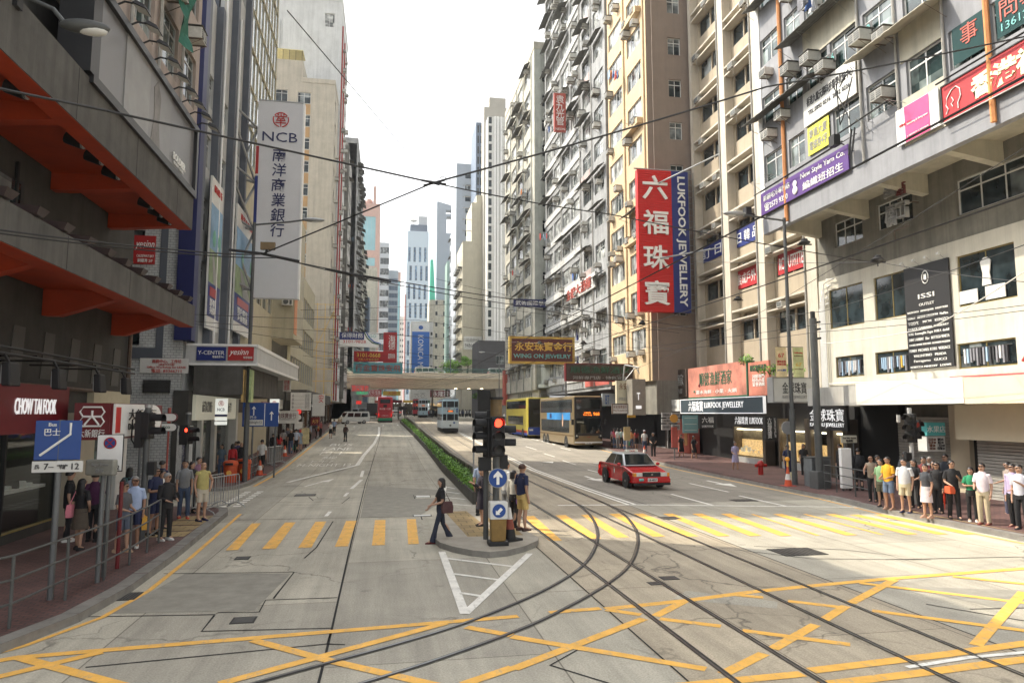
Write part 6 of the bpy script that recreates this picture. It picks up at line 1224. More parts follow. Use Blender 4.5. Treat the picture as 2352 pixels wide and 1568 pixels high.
tree('street_tree','feathery light green tree rising behind the flyover railing',(14.5,170,2.5),13.5,4.2,1100,.3,(M_leaf,M_leaf2,M_leaf2));tree('street_tree','light green tree beside the tall blue banner above the flyover',(11.5,175,2.5),12,3.0,700,.28,(M_leaf,M_leaf2));tree('street_tree','dark green tree under the end of the flyover near the pier',(19.5,146,2.1),7.2,2.6,1500,.25,(M_leaf,M_leafd));tree('street_tree','small green shrub tree on a ledge below the blank gable',(19.2,165,12),4.6,2.0,900,.22,(M_leaf,M_leaf2))
def bush(label,p,rad,n,s):
 r=thing('shrub',label,'shrub',p);g=MB();leaves(g,(0,0,rad[2]),rad,n,s,(M_leaf,M_leafd,M_leaf2));g.build('foliage',r);g=MB();[g.tube([(rad[0]*.5*k,0,0),(rad[0]*.6*k,.05,rad[2]*1.4)],.015,M_stem,4)for k in(-1,0,1)];g.build('stem',r)
bush('small bush growing on top of the pink restaurant board',(20.7,37.5,6.05),(.3,.7,.35),260,.07);bush('trailing bush on the ledge under the twin anniversary banners',(19.2,31.6,5.15),(1.5,.4,.3),520,.07)
# ---- poles and lamps
def lamp_post(label,p,H,arm,dz=.35,r=.09,luma=True,nm='street_lamp',cat='street lamp',band=0):
 r_=thing(nm,label,cat,p,0);g=MB();g.tube([(0,0,0),(0,0,H*.28)],r*1.35,M_polegrey,12);g.tube([(0,0,H*.28),(0,0,H)],r,M_polegrey,12,r1=r*.8);g.build('pole',r_,smooth=True)
 d=Vector(arm);L=d.length;q=d/L;g=MB();g.tube([(0,0,H-.12),Vector((0,0,H-.12))+d*.6+Vector((0,0,dz*.6)),Vector((0,0,H-.12))+d*.88+Vector((0,0,dz))],.045,M_polegrey,8);g.build('arm',r_,smooth=True)
 e=Vector((0,0,H-.12+dz))+d;g=MB();g.ball((0,0,0),1,M_galv,14,8,(.55,.16,.11));l_=g.build('lamp_head',r_,e,math.atan2(q.y,q.x),smooth=True);g=MB();g.ball((.1,0,-.05),1,M_offwhite,12,6,(.3,.11,.08));g.build('lens',l_,smooth=True)
 return r_
lamp_post('tall grey street lamp on the left pavement beside the blue lane sign',(-6.35,34.5,.13),12.3,(2.75,-.1,0))
rb=lamp_post('tall grey street lamp on the right pavement carrying two anniversary banners',(17.75,28.3,.13),12.0,(-2.35,.15,0),.25)
def banner(x,s,m,tm,lb):
 g=MB();g.box(-.26,.26,0,.02,-.68,.68,m);o=g.build('banner',None,(17.75+x,28.3,5.55));tag(o,lb,'banner');return o
for x,lb,tx in((-.42,'orange and white anniversary banner with a red 67, outer one on the right lamp post',(('67',.3,.2,M_t_red),('微笑香港',.02,.09,M_t_red),('同慶社團',-.1,.07,M_t_red),('六十七週年',-.36,.08,M_t_blue))),(.42,'green edged anniversary banner of pale yellow, inner one on the right lamp post',(('Celebrating',.42,.08,M_t_red),('the 67th Anniversary',.28,.05,M_t_brown),('67',-.1,.18,M_gold),('of China',-.3,.05,M_t_brown)))):
 o=banner(x,None,mat('banner_'+('a' if x<0 else 'b'),(.62,.50,.28)if x<0 else(.50,.52,.26),.6,.5,1.2,world=False),None,lb)
 for s,z,h,m_ in tx:lettering(o,s,h,m_,0,z,y=-.01,fit=(.42 if len(s)>3 else.28))
 g=MB();[g.tube([(-x,.01,z),(x*.62,.01,z)],.015,M_polegrey,4)for z in(-.66,.68)];g.build('bracket',o)
for k,(dx,c)in enumerate(((-.17,(.62,.42,.16)),(.17,(.40,.50,.24)))):
 g=MB();g.box(-.05,.05,-.3,.3,-.75,.75,mat('edge_banner_%s'%'ab'[k],c,.6,.5,1.5));tag(g.build('banner',None,(-6.35+dx,34.35,4.55)),('orange banner seen edge on at the left lamp post','green banner seen edge on at the left lamp post')[k],'banner')
sp=thing('tram_pole','thick dark steel pole holding the tram wires beside the grey cabinet','pole',(18.0,26.85,.13));g=MB();g.tube([(0,0,0),(0,0,7.2)],.15,M_polegrey,14);g.tube([(0,0,7.2),(0,0,7.5)],.1,M_black,10);g.build('pole',sp,smooth=True);g=MB();g.box(-.3,.3,-.3,.3,0,.75,M_polegrey);g.build('base',sp,bevel=.03);g=MB();[g.tube([(0,0,z),(.28,-.1,z+.05)],.05,M_black,6)for z in(6.3,6.7,7.0)];g.build('insulator',sp)
q=gq(743,945);pp=thing('tram_pole','dark steel tram pole on the far left pavement before the flyover','pole',(q.x-.1,q.y,q.z+.1));g=MB();g.tube([(0,0,0),(0,0,9.5)],.16,M_polegrey,12);g.build('pole',pp,smooth=True);g=MB();g.tube([(0,0,9.3),(3.3,0,9.6)],.06,M_polegrey,6);g.build('arm',pp)
for lb,p,H,arm in(('far street lamp with its arm over the tram lanes beside the maroon hanging sign',(17.6,67,.7),8.5,(-1.9,0,0)),('far grey street lamp standing before the charcoal building',(19.2,118,1.6),12,(-3.0,0,0)),('street lamp on the flyover deck above the teal goldsmith sign',(12.5,136,10.2),12,(-2,0,0))):lamp_post(lb,p,H,arm,.2,.08)
hp=thing('street_lamp','streamlined lamp head on a short arm hung from the corner of the upper overhang','street lamp',(-6.42,12.9,10.55),0);e=py(195,62,12.9);
g=MB();g.hexa([(-.3,-.1,-.2),(0,-.1,-.2),(0,.1,-.2),(-.3,.1,-.2),(-.3,-.1,.2),(0,-.1,.12),(0,.1,.12),(-.3,.1,.2)],M_black);g.build('bracket',hp)
# position of the head as seen at the overhang corner
e=e-Vector(hp.location);g=MB();g.tube([(0,0,.05),(e.x*.5,e.y*.5,e.z*.5+.06),(e.x-.3,e.y,e.z)],.04,M_polegrey,8);g.build('arm',hp);g=MB();g.ball((0,0,0),1,M_polegrey,16,10,(.42,.16,.12));l_=g.build('lamp_head',hp,e,0,smooth=True);g=MB();g.ball((.12,0,-.06),1,M_offwhite,12,8,(.26,.12,.09));g.build('lens',l_,smooth=True)
# ---- signals
def signal_head(r,x,y,z,rz,n=2,lit=None,nm='signal_head',lm=None):
 """n lamps in a black case with hoods, facing local -y after rz"""
 g=MB();h=.33*n;g.box(-.17,.17,0,.2,-h/2,h/2,M_black);o=g.build(nm,r,(x,y,z),rz,bevel=.02)
 for i in range(n):
  zz=h/2-.165-.33*i;g=MB();t=[(.13*math.cos(a),.13*math.sin(a))for a in[math.pi*(-.12+1.24*k/12)for k in range(13)]]
  vs=[(p,-.30 if True else 0,q)for p,q in t]+[(p,0,q)for p,q in t];g.add(vs,[(k,k+1,k+14,k+13)for k in range(12)],M_black);g.build('hood',o,(0,0,zz))
  g=MB();g.disc((0,-.012,0),.105,(lm if lit==i else M_grille),18,.012);g.build('lamp',o,(0,0,zz))
 return o
M_redlamp=mat('red_signal_lamp',(1,.035,.015),.5,0,emit=2.6)
M_brownp=mat('rust_brown_pole_paint',(.13,.085,.035),.6,.3,5)
ts=thing('traffic_light','cluster of black traffic signal heads on the island with the round red lamp lit','traffic light',(2.78,17.55,.14))
g=MB();g.tube([(0,0,0),(0,0,3.45)],.085,M_polegrey,12);g.tube([(-.22,.25,0),(-.22,.25,3.15)],.07,M_polegrey,10);g.tube([(0,0,3.0),(0,0,3.5)],.15,M_brownp,12);g.tube([(0,0,3.5),(0,0,3.56)],.19,M_black,12);g.build('pole',ts,smooth=True)
signal_head(ts,.0,-.32,2.58,0,3,0,lm=M_redlamp);signal_head(ts,.2,0,2.55,R(75),2);signal_head(ts,-.28,0,2.55,R(-75),3);signal_head(ts,-.2,.3,2.9,R(-95),2)
g=MB();g.box(-.42,-.12,.0,.25,1.72,2.05,M_black);g.box(.12,.3,0,.2,1.75,2.1,M_black);g.build('push_button_box',ts)
g=MB();g.disc((0,-.28,1.56),.24,M_galv,28,.02);g.disc((0,-.292,1.56),.225,M_blue,28,.01);g.prism_axis([(-.035,1.40),(.035,1.40),(.035,1.60),(.11,1.56),(.11,1.62),(0,1.74),(-.11,1.62),(-.11,1.56),(-.035,1.60)],-.304,-.294,M_t_white,'y');g.build('round_sign',ts)
bo=thing('traffic_bollard','brown keep left bollard with a white square and blue arrow disc','bollard',(2.74,17.0,.14));g=MB();g.box(-.24,.24,-.2,.2,0,.10,M_black);g.hexa([(-.17,-.14,.1),(.17,-.14,.1),(.17,.14,.1),(-.17,.14,.1),(-.19,-.15,.62),(.19,-.15,.62),(.19,.15,.62),(-.19,.15,.62)],mat('amber_bollard_body',(.20,.12,.03),.5,.2,5));g.build('body',bo,bevel=.015)
g=MB();g.box(-.215,.215,-.17,.17,.62,1.03,M_offwhite);o=g.build('sign_box',bo,bevel=.02);g=MB();g.disc((0,-.185,.825),.16,M_blue,26,.01);pts=[(-.08,-.09),(.03,-.09),(.0,-.06),(.09,.03),(.04,.08),(-.05,-.01),(-.08,.02)];g.prism_axis([(p,.825+q)for p,q in pts],-.197,-.187,M_t_white,'y');g.build('arrow_disc',bo)
M_coneo=mat('cone_orange',(.55,.085,.03),.6,.15,6);M_conew=mat('cone_white_band',(.62,.6,.57),.6,.1,6)
def cone(label,p,h=.75,flash=False,dull=False,group=None):
 r=thing('traffic_cone',label,'traffic cone',p,rnd.uniform(0,1),group);o_=mat('cone_dull',(.22,.05,.03),.7,.3,5)if dull else M_coneo
 g=MB();g.box(-.24,.24,-.24,.24,0,.05,M_black if dull else mat('cone_foot',(.42,.05,.03),.7,.2));g.build('foot',r)
 g=MB();g.lathe([(.165,.05),(.13,h*.35)],M_black if dull else o_,16);g.lathe([(.13,h*.35),(.085,h*.65)],o_ if dull else M_conew,16);g.lathe([(.085,h*.65),(.035,h)],M_conew if dull else o_,16);g.build('cone_body',r,smooth=True)
 if flash:g=MB();g.lathe([(.05,0),(.05,.22)],M_yellow,10,(0,0,h));g.lathe([(.02,.22),(.09,.26),(.1,.34),(.06,.42),(.01,.43)],mat('amber_lens',(.8,.35,.03),.3,0),12,(0,0,h));g.build('warning_lamp',r,smooth=True)
cone('weathered striped traffic cone behind the brown bollard',(3.12,17.55,.14),.8,dull=True);cone('orange and white cone with an amber lamp by the right lamp post',(17.25,28.0,.13),.85,True)
q=gq(624,1096);cone('traffic cone at the end of the railing by the blue lane sign',(q.x-.6,q.y,.13),.75);q=gq(693,1052);cone('red traffic cone standing at the kerb of the left pavement',(-6.7,q.y,q.z+.13),.75);q=gq(1467,1052);cone('small cone at the kerb near the bus stop queue',(18.2,47.5,.28),.7)
g=MB();g.hexa([(-.25,-.25,0),(.25,-.25,0),(.25,.25,0),(-.25,.25,0),(-.15,-.15,.35),(.15,-.15,.35),(.15,.15,.4),(-.15,.15,.4)],mat('green_plastic',(.02,.22,.12),.5,.1));tag(g.build('crate',None,(-6.75,56.5,.46)),'green plastic box at the kerb behind the red cone','crate')
sg=thing('road_sign','round sign on a thin pole seen edge on at the end of the hedge','sign',(3.55,28.2,.3));g=MB();g.tube([(0,0,0),(0,0,2.7)],.035,M_galv,8);g.build('post',sg);g=MB();g.disc((0,0,0),.34,M_polegrey,24,.02,'x');g.build('plate',sg,(.05,0,2.45),R(12));
g=MB()
for k in range(6):g.tube([(0,k*.35,0),(0,k*.35,1.05)],.018,M_rail_grey,5)
for z in(.3,.7,1.05):g.tube([(0,0,z),(0,1.75,z)],.018,M_rail_grey,5)
tag(g.build('railing',None,(3.62,24.2,.14)),'short grey railing beside the people waiting on the island','railing')
# ---- left kerb: railing, signs
def railing(nm,label,pts,h=1.05,rails=(.35,.7,1.05),r=.019,step=1.6):
 P=[Vector(p)for p in pts];root=thing(nm,label,'railing',P[0]);
 for z in rails:g=MB();g.tube([p-P[0]+Vector((0,0,z))for p in P],r,M_rail_grey,8);g.build('rail',root,smooth=True)
 for p in P:g=MB();g.tube([p-P[0],p-P[0]+Vector((0,0,h))],r*1.35,M_rail_grey,8);g.build('post',root,smooth=True)
railing('railing','grey three bar railing along the curved kerb in front of the jewellery shop',[(-7.2,9.2,.13),(-6.0,10.4,.13),(-5.42,11.85,.13),(-5.3,13.4,.13),(-5.22,14.85,.13),(-5.22,16.2,.13),(-5.28,17.5,.13),(-5.4,18.75,.13)])
railing('railing','grey railing beside the waiting people on the right pavement',[(17.3,22.6,.13),(17.55,24.0,.13),(17.75,25.4,.13),(17.85,26.3,.13)],rails=(.4,.72,1.05));railing('railing','short grey railing at the corner under the blue lane sign',[(-6.3,35.2,.13),(-6.3,36.8,.13),(-6.35,38.4,.13)],rails=(.3,.6,1.0))
M_galvp=mat('sign_post_grey',(.13,.137,.14),.45,.1,4,metal=.4)
bs=thing('road_sign','square blue bus lane sign with a time plate on a grey post','sign',(-5.57,13.45,.13),R(4));g=MB();g.tube([(0,.05,0),(0,.05,3.05)],.052,M_galvp,10);g.build('post',bs,smooth=True)
g=MB();g.box(-.38,.34,0,.02,2.36,3.04,M_blue);o=g.build('plate',bs,bevel=.01);lettering(o,'Bus',.065,M_t_white,-.11,2.97);lettering(o,'巴士',.10,M_t_white,-.11,2.84,fit=.24);g=MB();g.tube([(.17,-.012,3.0),(.17,-.012,2.80),(-.28,-.012,2.44)],.022,M_t_white,6);g.build('arrow_line',bs)
g=MB();g.box(-.39,.39,-.01,.02,2.15,2.34,M_offwhite);o=g.build('time_plate',bs);lettering(o,'7–',.11,M_t_black,-.13,2.25,y=-.02);lettering(o,'am\n上午',.035,M_t_black,-.31,2.245,y=-.02);lettering(o,'midnight\n午夜',.035,M_t_black,.08,2.245,y=-.02);lettering(o,'12',.11,M_t_black,.28,2.25,y=-.02)
ns=thing('road_sign','white no stopping sign with a blue and red crossed disc','sign',(-5.33,15.1,.13),R(3));g=MB();g.tube([(0,.05,0),(0,.05,2.72)],.045,M_galvp,10);g.build('post',ns,smooth=True);g=MB();g.box(-.24,.24,0,.02,2.02,2.75,M_black);g.box(-.225,.225,-.008,.0,2.04,2.735,M_whitep);g.build('plate',ns)
g=MB();g.disc((0,-.02,2.58),.115,M_red,24,.01);g.disc((0,-.028,2.58),.092,M_blue,24,.006);[g.hexa([(-.075*s-.012,-.036,2.505),(-.075*s+.012,-.036,2.505),(-.075*s+.012,-.03,2.505),(-.075*s-.012,-.03,2.505),(.075*s-.012,-.036,2.655),(.075*s+.012,-.036,2.655),(.075*s+.012,-.03,2.655),(.075*s-.012,-.03,2.655)],M_red)for s in(1,-1)];g.build('disc',ns);lettering(ns,'7-  12',.09,M_t_black,.05,2.1,y=-.02)
st=thing('street_name_sign','weathered street name box turned at an angle before the no stopping sign','sign',(-5.28,14.6,.0),R(-14));g=MB();g.tube([(0,0.06,0),(0,.06,2.4)],.045,M_galvp,10);g.build('post',st,smooth=True);g=MB();g.box(-.30,.26,-.05,.1,2.12,2.42,mat('faded_name_plate',(.24,.24,.21),.7,.2,5));o=g.build('plate',st,bevel=.03);lettering(o,'Sugar Street',.05,M_t_grey,0,2.32,y=-.06);lettering(o,'糖街',.06,M_t_grey,0,2.21,y=-.06)
g=MB();g.tube([(0,0,0),(0,0,1.75)],.04,M_maroon,10);tag(g.build('marker_post',None,(-5.35,15.9,.13),smooth=True),'plain red steel post behind the grey railing','post')
tl=thing('traffic_light','dark pedestrian signal seen from the side at the left kerb','traffic light',(-5.9,19.1,.13));g=MB();g.tube([(0,0,0),(0,0,3.35)],.075,M_polegrey,12);g.tube([(0,0,3.3),(0,0,3.38)],.09,M_galv,12);g.build('pole',tl,smooth=True);signal_head(tl,.1,0,2.85,R(80),2);g=MB();g.box(-.26,-.1,-.12,.12,2.3,3.2,M_black);g.build('back_case',tl);g=MB();g.box(.08,.24,-.1,.1,1.62,1.95,M_black);g.build('push_button_box',tl);g=MB();g.tube([(-.26,0,3.1),(-.36,0,3.0),(-.36,0,2.5),(-.26,0,2.35)],.02,M_black,5);g.build('cable',tl)
tl=thing('traffic_light','pedestrian signal with a small red man lit at the side street corner','traffic light',(-7.4,28.6,.1));g=MB();g.tube([(0,0,0),(0,0,3.2)],.075,M_polegrey,12);g.tube([(0,0,3.15),(0,0,3.22)],.1,M_galv,12);g.build('pole',tl,smooth=True);o=signal_head(tl,.12,-.05,2.35,R(70),2);g=MB();g.box(-.25,.05,-.2,.0,2.0,2.75,M_black);g.build('back_case',tl);g=MB();g.ball((.0,-.23,2.55),.05,M_redlamp,8,6,(1,.3,1.4));g.build('red_man',tl)
g=MB();g.tube([(0,0,0),(0,0,2.6)],.035,M_red2,10);g.tube([(0,0,2.6),(0,0,3.4)],.06,M_red2,10);tag(g.build('marker_post',None,(-8.2,29.0,.1),smooth=True),'tall red striped post in front of the white bank panel','post')
g=MB();g.tube([(0,0,0),(0,0,2.5)],.05,M_galvp,8);g.box(-.35,.35,-.03,.0,2.2,2.45,mat('back_of_plate',(.30,.31,.30),.6,.1));tag(g.build('street_name_sign',None,(-8.1,25.6,.13)),'small grey name plate on a pole below the banking lozenges','sign')
def barrier(label,p,rz,L=2.0,group=None):
 r=thing('crowd_barrier',label,'barrier',p,rz,group);g=MB();t=.02
 g.tube([(0,0,.18),(0,0,1.02),(.06,0,1.1),(L-.06,0,1.1),(L,0,1.02),(L,0,.18),(0,0,.18)],t,M_galv,6);g.build('frame',r,smooth=True)
 g=MB();[g.tube([(L*k/13,0,.18),(L*k/13,0,1.1)],.009,M_galv,5)for k in range(1,13)];g.build('bar_grille',r)
 for x in(.12,L-.12):g=MB();g.tube([(x,-.32,.0),(x,-.28,.06),(x,0,.18),(x,.28,.06),(x,.32,0)],t,M_galv,6);g.build('foot',r,smooth=True)
barrier('steel crowd barrier at the corner behind the man in the yellow vest, front one',(-5.55,23.6,.13),R(70));barrier('steel crowd barrier at the corner, the one leaning behind the front barrier',(-5.95,23.9,.13),R(75))
for k in range(3):barrier(('outer of three crowd barriers stacked at the left kerb','middle of three crowd barriers stacked at the left kerb','inner of three crowd barriers stacked at the left kerb')[k],(-6.5-.12*k,43.2,.13+zg(43)),R(82),2.3)
ls=thing('road_sign','wide blue lane sign with two white arrows on grey posts','sign',(-5.95,36.3,.13),R(2));g=MB();[g.tube([(x,.06,0),(x,.06,3.3)],.045,M_galvp,8)for x in(-.45,.62)];g.build('post',ls,smooth=True);g=MB();g.box(-.95,.75,0,.03,2.5,3.68,M_blue);o=g.build('plate',ls,bevel=.01)
g=MB()
for x,z in((.42,3.0),(-.42,3.25)):g.prism_axis([(x-.025,z-.2),(x+.025,z-.2),(x+.025,z+.14),(x+.09,z+.1),(x+.09,z+.14),(x,z+.26),(x-.09,z+.14),(x-.09,z+.1),(x-.025,z+.14)],-.012,-.002,M_t_white,'y')
g.box(.08,.11,-.012,-.002,2.52,3.64,M_t_white);g.box(-.86,.03,-.012,-.002,2.56,2.84,M_offwhite);g.build('arrow_sign',ls);lettering(ls,'巴士',.12,M_t_white,-.42,2.96,y=-.02);lettering(ls,'7-midnight12',.12,M_t_black,-.41,2.7,y=-.02,fit=.76)
def bin_(label,p,m):
 r=thing('litter_bin',label,'litter bin',p);g=MB();g.lathe([(.27,0),(.30,.06),(.31,.75),(.34,.78),(.34,.9),(.28,.98),(.1,1.02)],m,18);g.build('body',r,smooth=True);g=MB();g.box(-.17,.17,-.36,-.28,.80,.9,M_black);g.build('opening',r);g=MB();g.disc((0,-.325,.45),.11,M_yellow,16,.02);g.build('emblem',r)
M_binor=mat('bin_orange',(.52,.075,.02),.5,.12,4);bin_('orange litter bin at the foot of the left street lamp',(-6.95,34.3,.13),M_binor);bin_('second orange bin just behind the first at the left lamp',(-6.55,35.3,.13),M_binor);bin_('orange bin on the far left kerb near the minibus',(-7.9,88,1.1),M_binor);bin_('orange bin on the right pavement by the red shop wall',(19.2,93,1.2),M_binor)
g=MB();g.box(-.4,.4,-.2,.2,0,.9,M_grille);g.build('planter_box',None,(-8.6,95,1.2))if False else None
# bus stop pole on the left pavement
sb=thing('bus_stop_sign','bus stop pole with round plates and a notice board on the left pavement','bus stop',(-6.75,58,.5));g=MB();g.tube([(0,0,0),(0,0,3.1)],.045,M_galvp,8);g.build('post',sb);g=MB();g.disc((0,-.06,2.9),.2,M_ledr,16,.04);g.disc((0,-.06,2.45),.2,M_offwhite,16,.04);g.box(-.3,.3,-.06,-.02,1.5,2.1,M_offwhite);g.build('plate',sb);g=MB();g.box(.15,.85,-.06,0,.35,1.6,mat('cream_poster',(.5,.44,.25),.6,.3,3));g.build('notice_board',sb)
sb=thing('bus_stop_sign','yellow topped bus stop pole with a cream notice case near the gold bus','bus stop',(18.1,50.6,.35));g=MB();g.tube([(0,0,0),(0,0,3.3)],.04,M_galvp,8);g.build('post',sb);g=MB();g.box(-.05,.6,-.04,.02,2.6,3.3,mat('amber_plate',(.5,.28,.04),.5,.1));g.build('plate',sb);g=MB();g.box(-.35,.15,-.08,.0,.9,1.9,mat('cream_case',(.5,.40,.2),.6,.2,3));g.build('notice_board',sb)
sb=thing('bus_stop_sign','slim bus stop pole with an amber round plate nearer than the queue','bus stop',(18.3,42.5,.2));g=MB();g.tube([(0,0,0),(0,0,2.9)],.035,M_galvp,8);g.build('post',sb);g=MB();g.disc((0,-.05,2.75),.27,mat('amber_disc',(.5,.24,.03),.5,.1),20,.04);g.build('plate',sb);g=MB();g.box(-.2,.2,-.05,0,.9,2.2,M_red2);g.build('notice_board',sb)
# right kerb
hy=thing('fire_hydrant','stout red fire hydrant on the right pavement','hydrant',(18.6,32.6,.13));g=MB();g.lathe([(.2,0),(.2,.05),(.13,.08),(.12,.5),(.17,.54),(.17,.66),(.12,.76),(.04,.8)],M_red,16);g.build('body',hy,smooth=True);g=MB();[g.tube([(0,0,.58),(s*.3,-.05,.55)],.08,M_red,10)for s in(1,-1)];g.build('outlet',hy,smooth=True)
cb=thing('electric_cabinet','grey street cabinet behind the thick steel pole','cabinet',(18.4,27.6,.13));g=MB();g.box(-.45,.45,-.3,.3,0,1.25,mat('cabinet_grey',(.145,.158,.165),.6,.18,2,streak=.25));g.box(-.48,.48,-.33,.33,1.25,1.3,M_polegrey);g.build('body',cb,bevel=.02);g=MB();g.box(-.38,-.02,-.315,-.3,.15,1.15,M_galvp);g.box(.02,.38,-.315,-.3,.15,1.15,M_galvp);g.build('door',cb)
g=MB();g.lathe([(.14,0),(.17,.55),(.14,.56),(.12,.1)],mat('cream_bin_plastic',(.5,.46,.3),.6,.1),14);tag(g.build('waste_bin',None,(17.9,28.6,.13),smooth=True),'small cream bin between the lamp post and the grey cabinet','bin')
rs=thing('road_sign','grey back of a round sign on a thin post beside the right lamp post','sign',(18.1,29.3,.13));g=MB();g.tube([(0,0,0),(0,0,2.75)],.038,M_galvp,8);g.build('post',rs);g=MB();g.disc((0,-.05,2.5),.3,mat('sign_back_grey',(.30,.31,.32),.5,.1),24,.02);g.build('plate',rs)
wb=thing('notice_board','white boxed map board on two legs behind the right railing','board',(18.4,25.7,.13),R(-6));g=MB();g.box(-.22,.22,-.1,.1,.15,1.75,M_whitep);g.build('panel',wb,bevel=.02);g=MB();[g.box(x-.03,x+.03,-.03,.03,0,.16,M_black)for x in(-.15,.15)];g.build('leg',wb)
st=thing('street_name_sign','cream street name plate on two posts behind the white map board','sign',(18.75,25.9,.13));g=MB();g.box(-.36,.36,-.03,.03,1.95,2.25,mat('cream_name_plate',(.42,.40,.32),.6,.1));o=g.build('plate',st,bevel=.02);lettering(o,'Yee Wo Street',.07,M_t_black,0,2.15,y=-.05);lettering(o,'怡和街',.08,M_t_black,0,2.04,y=-.05);g=MB();[g.tube([(x,0,0),(x,0,1.95)],.03,M_galvp,6)for x in(-.2,.2)];g.build('post',st)
tr=thing('traffic_light','pedestrian signals on a pale post behind the man in yellow','traffic light',(18.05,21.6,.13));g=MB();g.tube([(0,0,0),(0,0,3.35)],.07,mat('pale_signal_post',(.42,.42,.40),.5,.1),12);g.build('pole',tr,smooth=True);signal_head(tr,-.12,-.1,2.65,R(-60),3);o=signal_head(tr,.14,-.12,2.6,R(-15),2,0,lm=mat('dim_red_man',(.22,.02,.01),.5,0,emit=.12));g=MB();g.box(-.3,-.08,-.1,.05,1.5,1.8,M_black);g.build('push_button_box',tr);g=MB();g.box(-.5,-.38,0,.03,2.85,3.1,M_offwhite);g.build('plate',tr)
tr=thing('traffic_light','traffic signal cut by the edge of the picture beyond the shutter','traffic light',(19.15,17.9,.13));g=MB();g.tube([(0,0,0),(0,0,3.2)],.07,_M['pale_signal_post'],12);g.build('pole',tr,smooth=True);signal_head(tr,-.2,-.1,2.45,R(-50),2);g=MB();g.box(-.25,-.05,-.1,.05,1.4,1.7,M_black);g.build('push_button_box',tr)
g=MB();g.box(-1.1,.9,-.4,.4,0,2.6,M_shopred);o=tag(g.build('phone_booth',None,(22.0,48.4,.25),RIGHT),'dark red kiosk with an orange poster under the tenant plates','kiosk');g=MB();g.box(.1,.6,-.43,-.41,.7,2.2,mat('orange_paper',(.55,.28,.1),.6,.1));g.build('poster',o)
# ---- shops along the pavements
M_warmglow=mat('warm_display_light',(.6,.42,.2),.6,.6,9,emit=.28,ecol=(1,.62,.25));M_cool=mat('cool_shop_light',(.8,.86,.85),.6,.4,4,emit=.35);M_dimw=mat('dim_shop_interior',(.10,.085,.06),.8,.6,2.5)  # back walls, panels and goods glow, lamplight put into their material
SHC=[M_maroon,M_offwhite,M_navy,M_red2,M_t_green,M_dbrown,M_t_grey,M_gold,mat('teal_fascia',(.05,.20,.20),.6,.1),mat('pink_fascia',(.40,.16,.18),.6,.1)]
def shop(label,x,y,face,w_,kind,group=None,z0=None,fh=3.1):
 r=thing('shop',label,'shop',(x,y,(zg(y)+.13)if z0 is None else z0),face,group);lit=(M_cool,M_warmglow,M_dimw,M_dimw)[kind%4]
 g=MB();g.box(.02,w_-.02,.9,1.0,0,fh,lit);g.box(0,.12,-.05,1,0,fh,M_t_grey if kind%2 else M_offwhite);g.box(w_-.12,w_,-.05,1,0,fh,M_dbrown);g.box(.12,w_-.12,0,.9,-.05,.02,M_t_grey);g.box(.1,w_-.1,.0,.98,fh-.05,fh,M_offwhite);g.build('interior',r)
 g=MB();g.box(0,w_,-.25,.0,fh,fh+rnd.uniform(.6,1.0),SHC[(kind*7+int(y))%len(SHC)]);g.build('fascia',r,bevel=.02)
 g=MB()
 for k in range(int(w_*3)):
  a=.25+rnd.random()*(w_-.7);z=rnd.choice((.0,.5,.9,1.4));g.box(a,a+rnd.uniform(.15,.45),.5,.8,z,z+rnd.uniform(.2,.5),rnd.choice((M_offwhite,M_gold,M_red2,M_navy,M_t_grey,M_dbrown,M_t_teal)))
 g.box(.2,w_-.3,.3,.85,0,.5,M_dbrown);g.build('goods',r);g=MB();[g.box(.5+k*1.1,.9+k*1.1,.3,.5,fh-.12,fh-.06,M_lampw)for k in range(max(1,int(w_/1.2)))];g.build('lamp',r)
 g=MB();g.box(.12,w_*.55,.02,.04,.5,fh-.3,M_sglass);g.build('shop_window',r)
 return r
LN=('first','second','third','fourth','fifth','sixth','seventh','eighth','ninth','tenth')
for k in range(9):shop(LN[k]+' small shop on the left pavement beyond the bank, counted from the bank',-9.3 if k<3 else-9.0,45.2+5*k,LEFT,4.7,(0,1,2,3,1,0,2,1,3)[k])
for k in range(6):shop(LN[k]+' shop on the left pavement past the dark tram pole',-9.1,91+5.6*k,LEFT,5.4,(3,1,0,2,1,3)[k])
for k in range(8):shop(LN[k]+' shop on the right pavement behind the bus stops, counted from the kiosk',22.5,53.6+5.0*k,RIGHT,4.8,(1,0,2,1,3,0,1,2)[k])
for k in range(5):shop(LN[k]+' shop below the tenements just beyond the flyover on the left',-8.9,152+5.6*k,LEFT,5.4,k+1);shop(LN[k]+' shop beyond the flyover behind the crowd',22.0,170+6*k,RIGHT,5.6,k+2)
for k in range(7):shop(LN[k]+' distant shop front closing the view below the far towers',-8+4.6*k,236,FRONT,4.4,k,z0=2.6,fh=4)
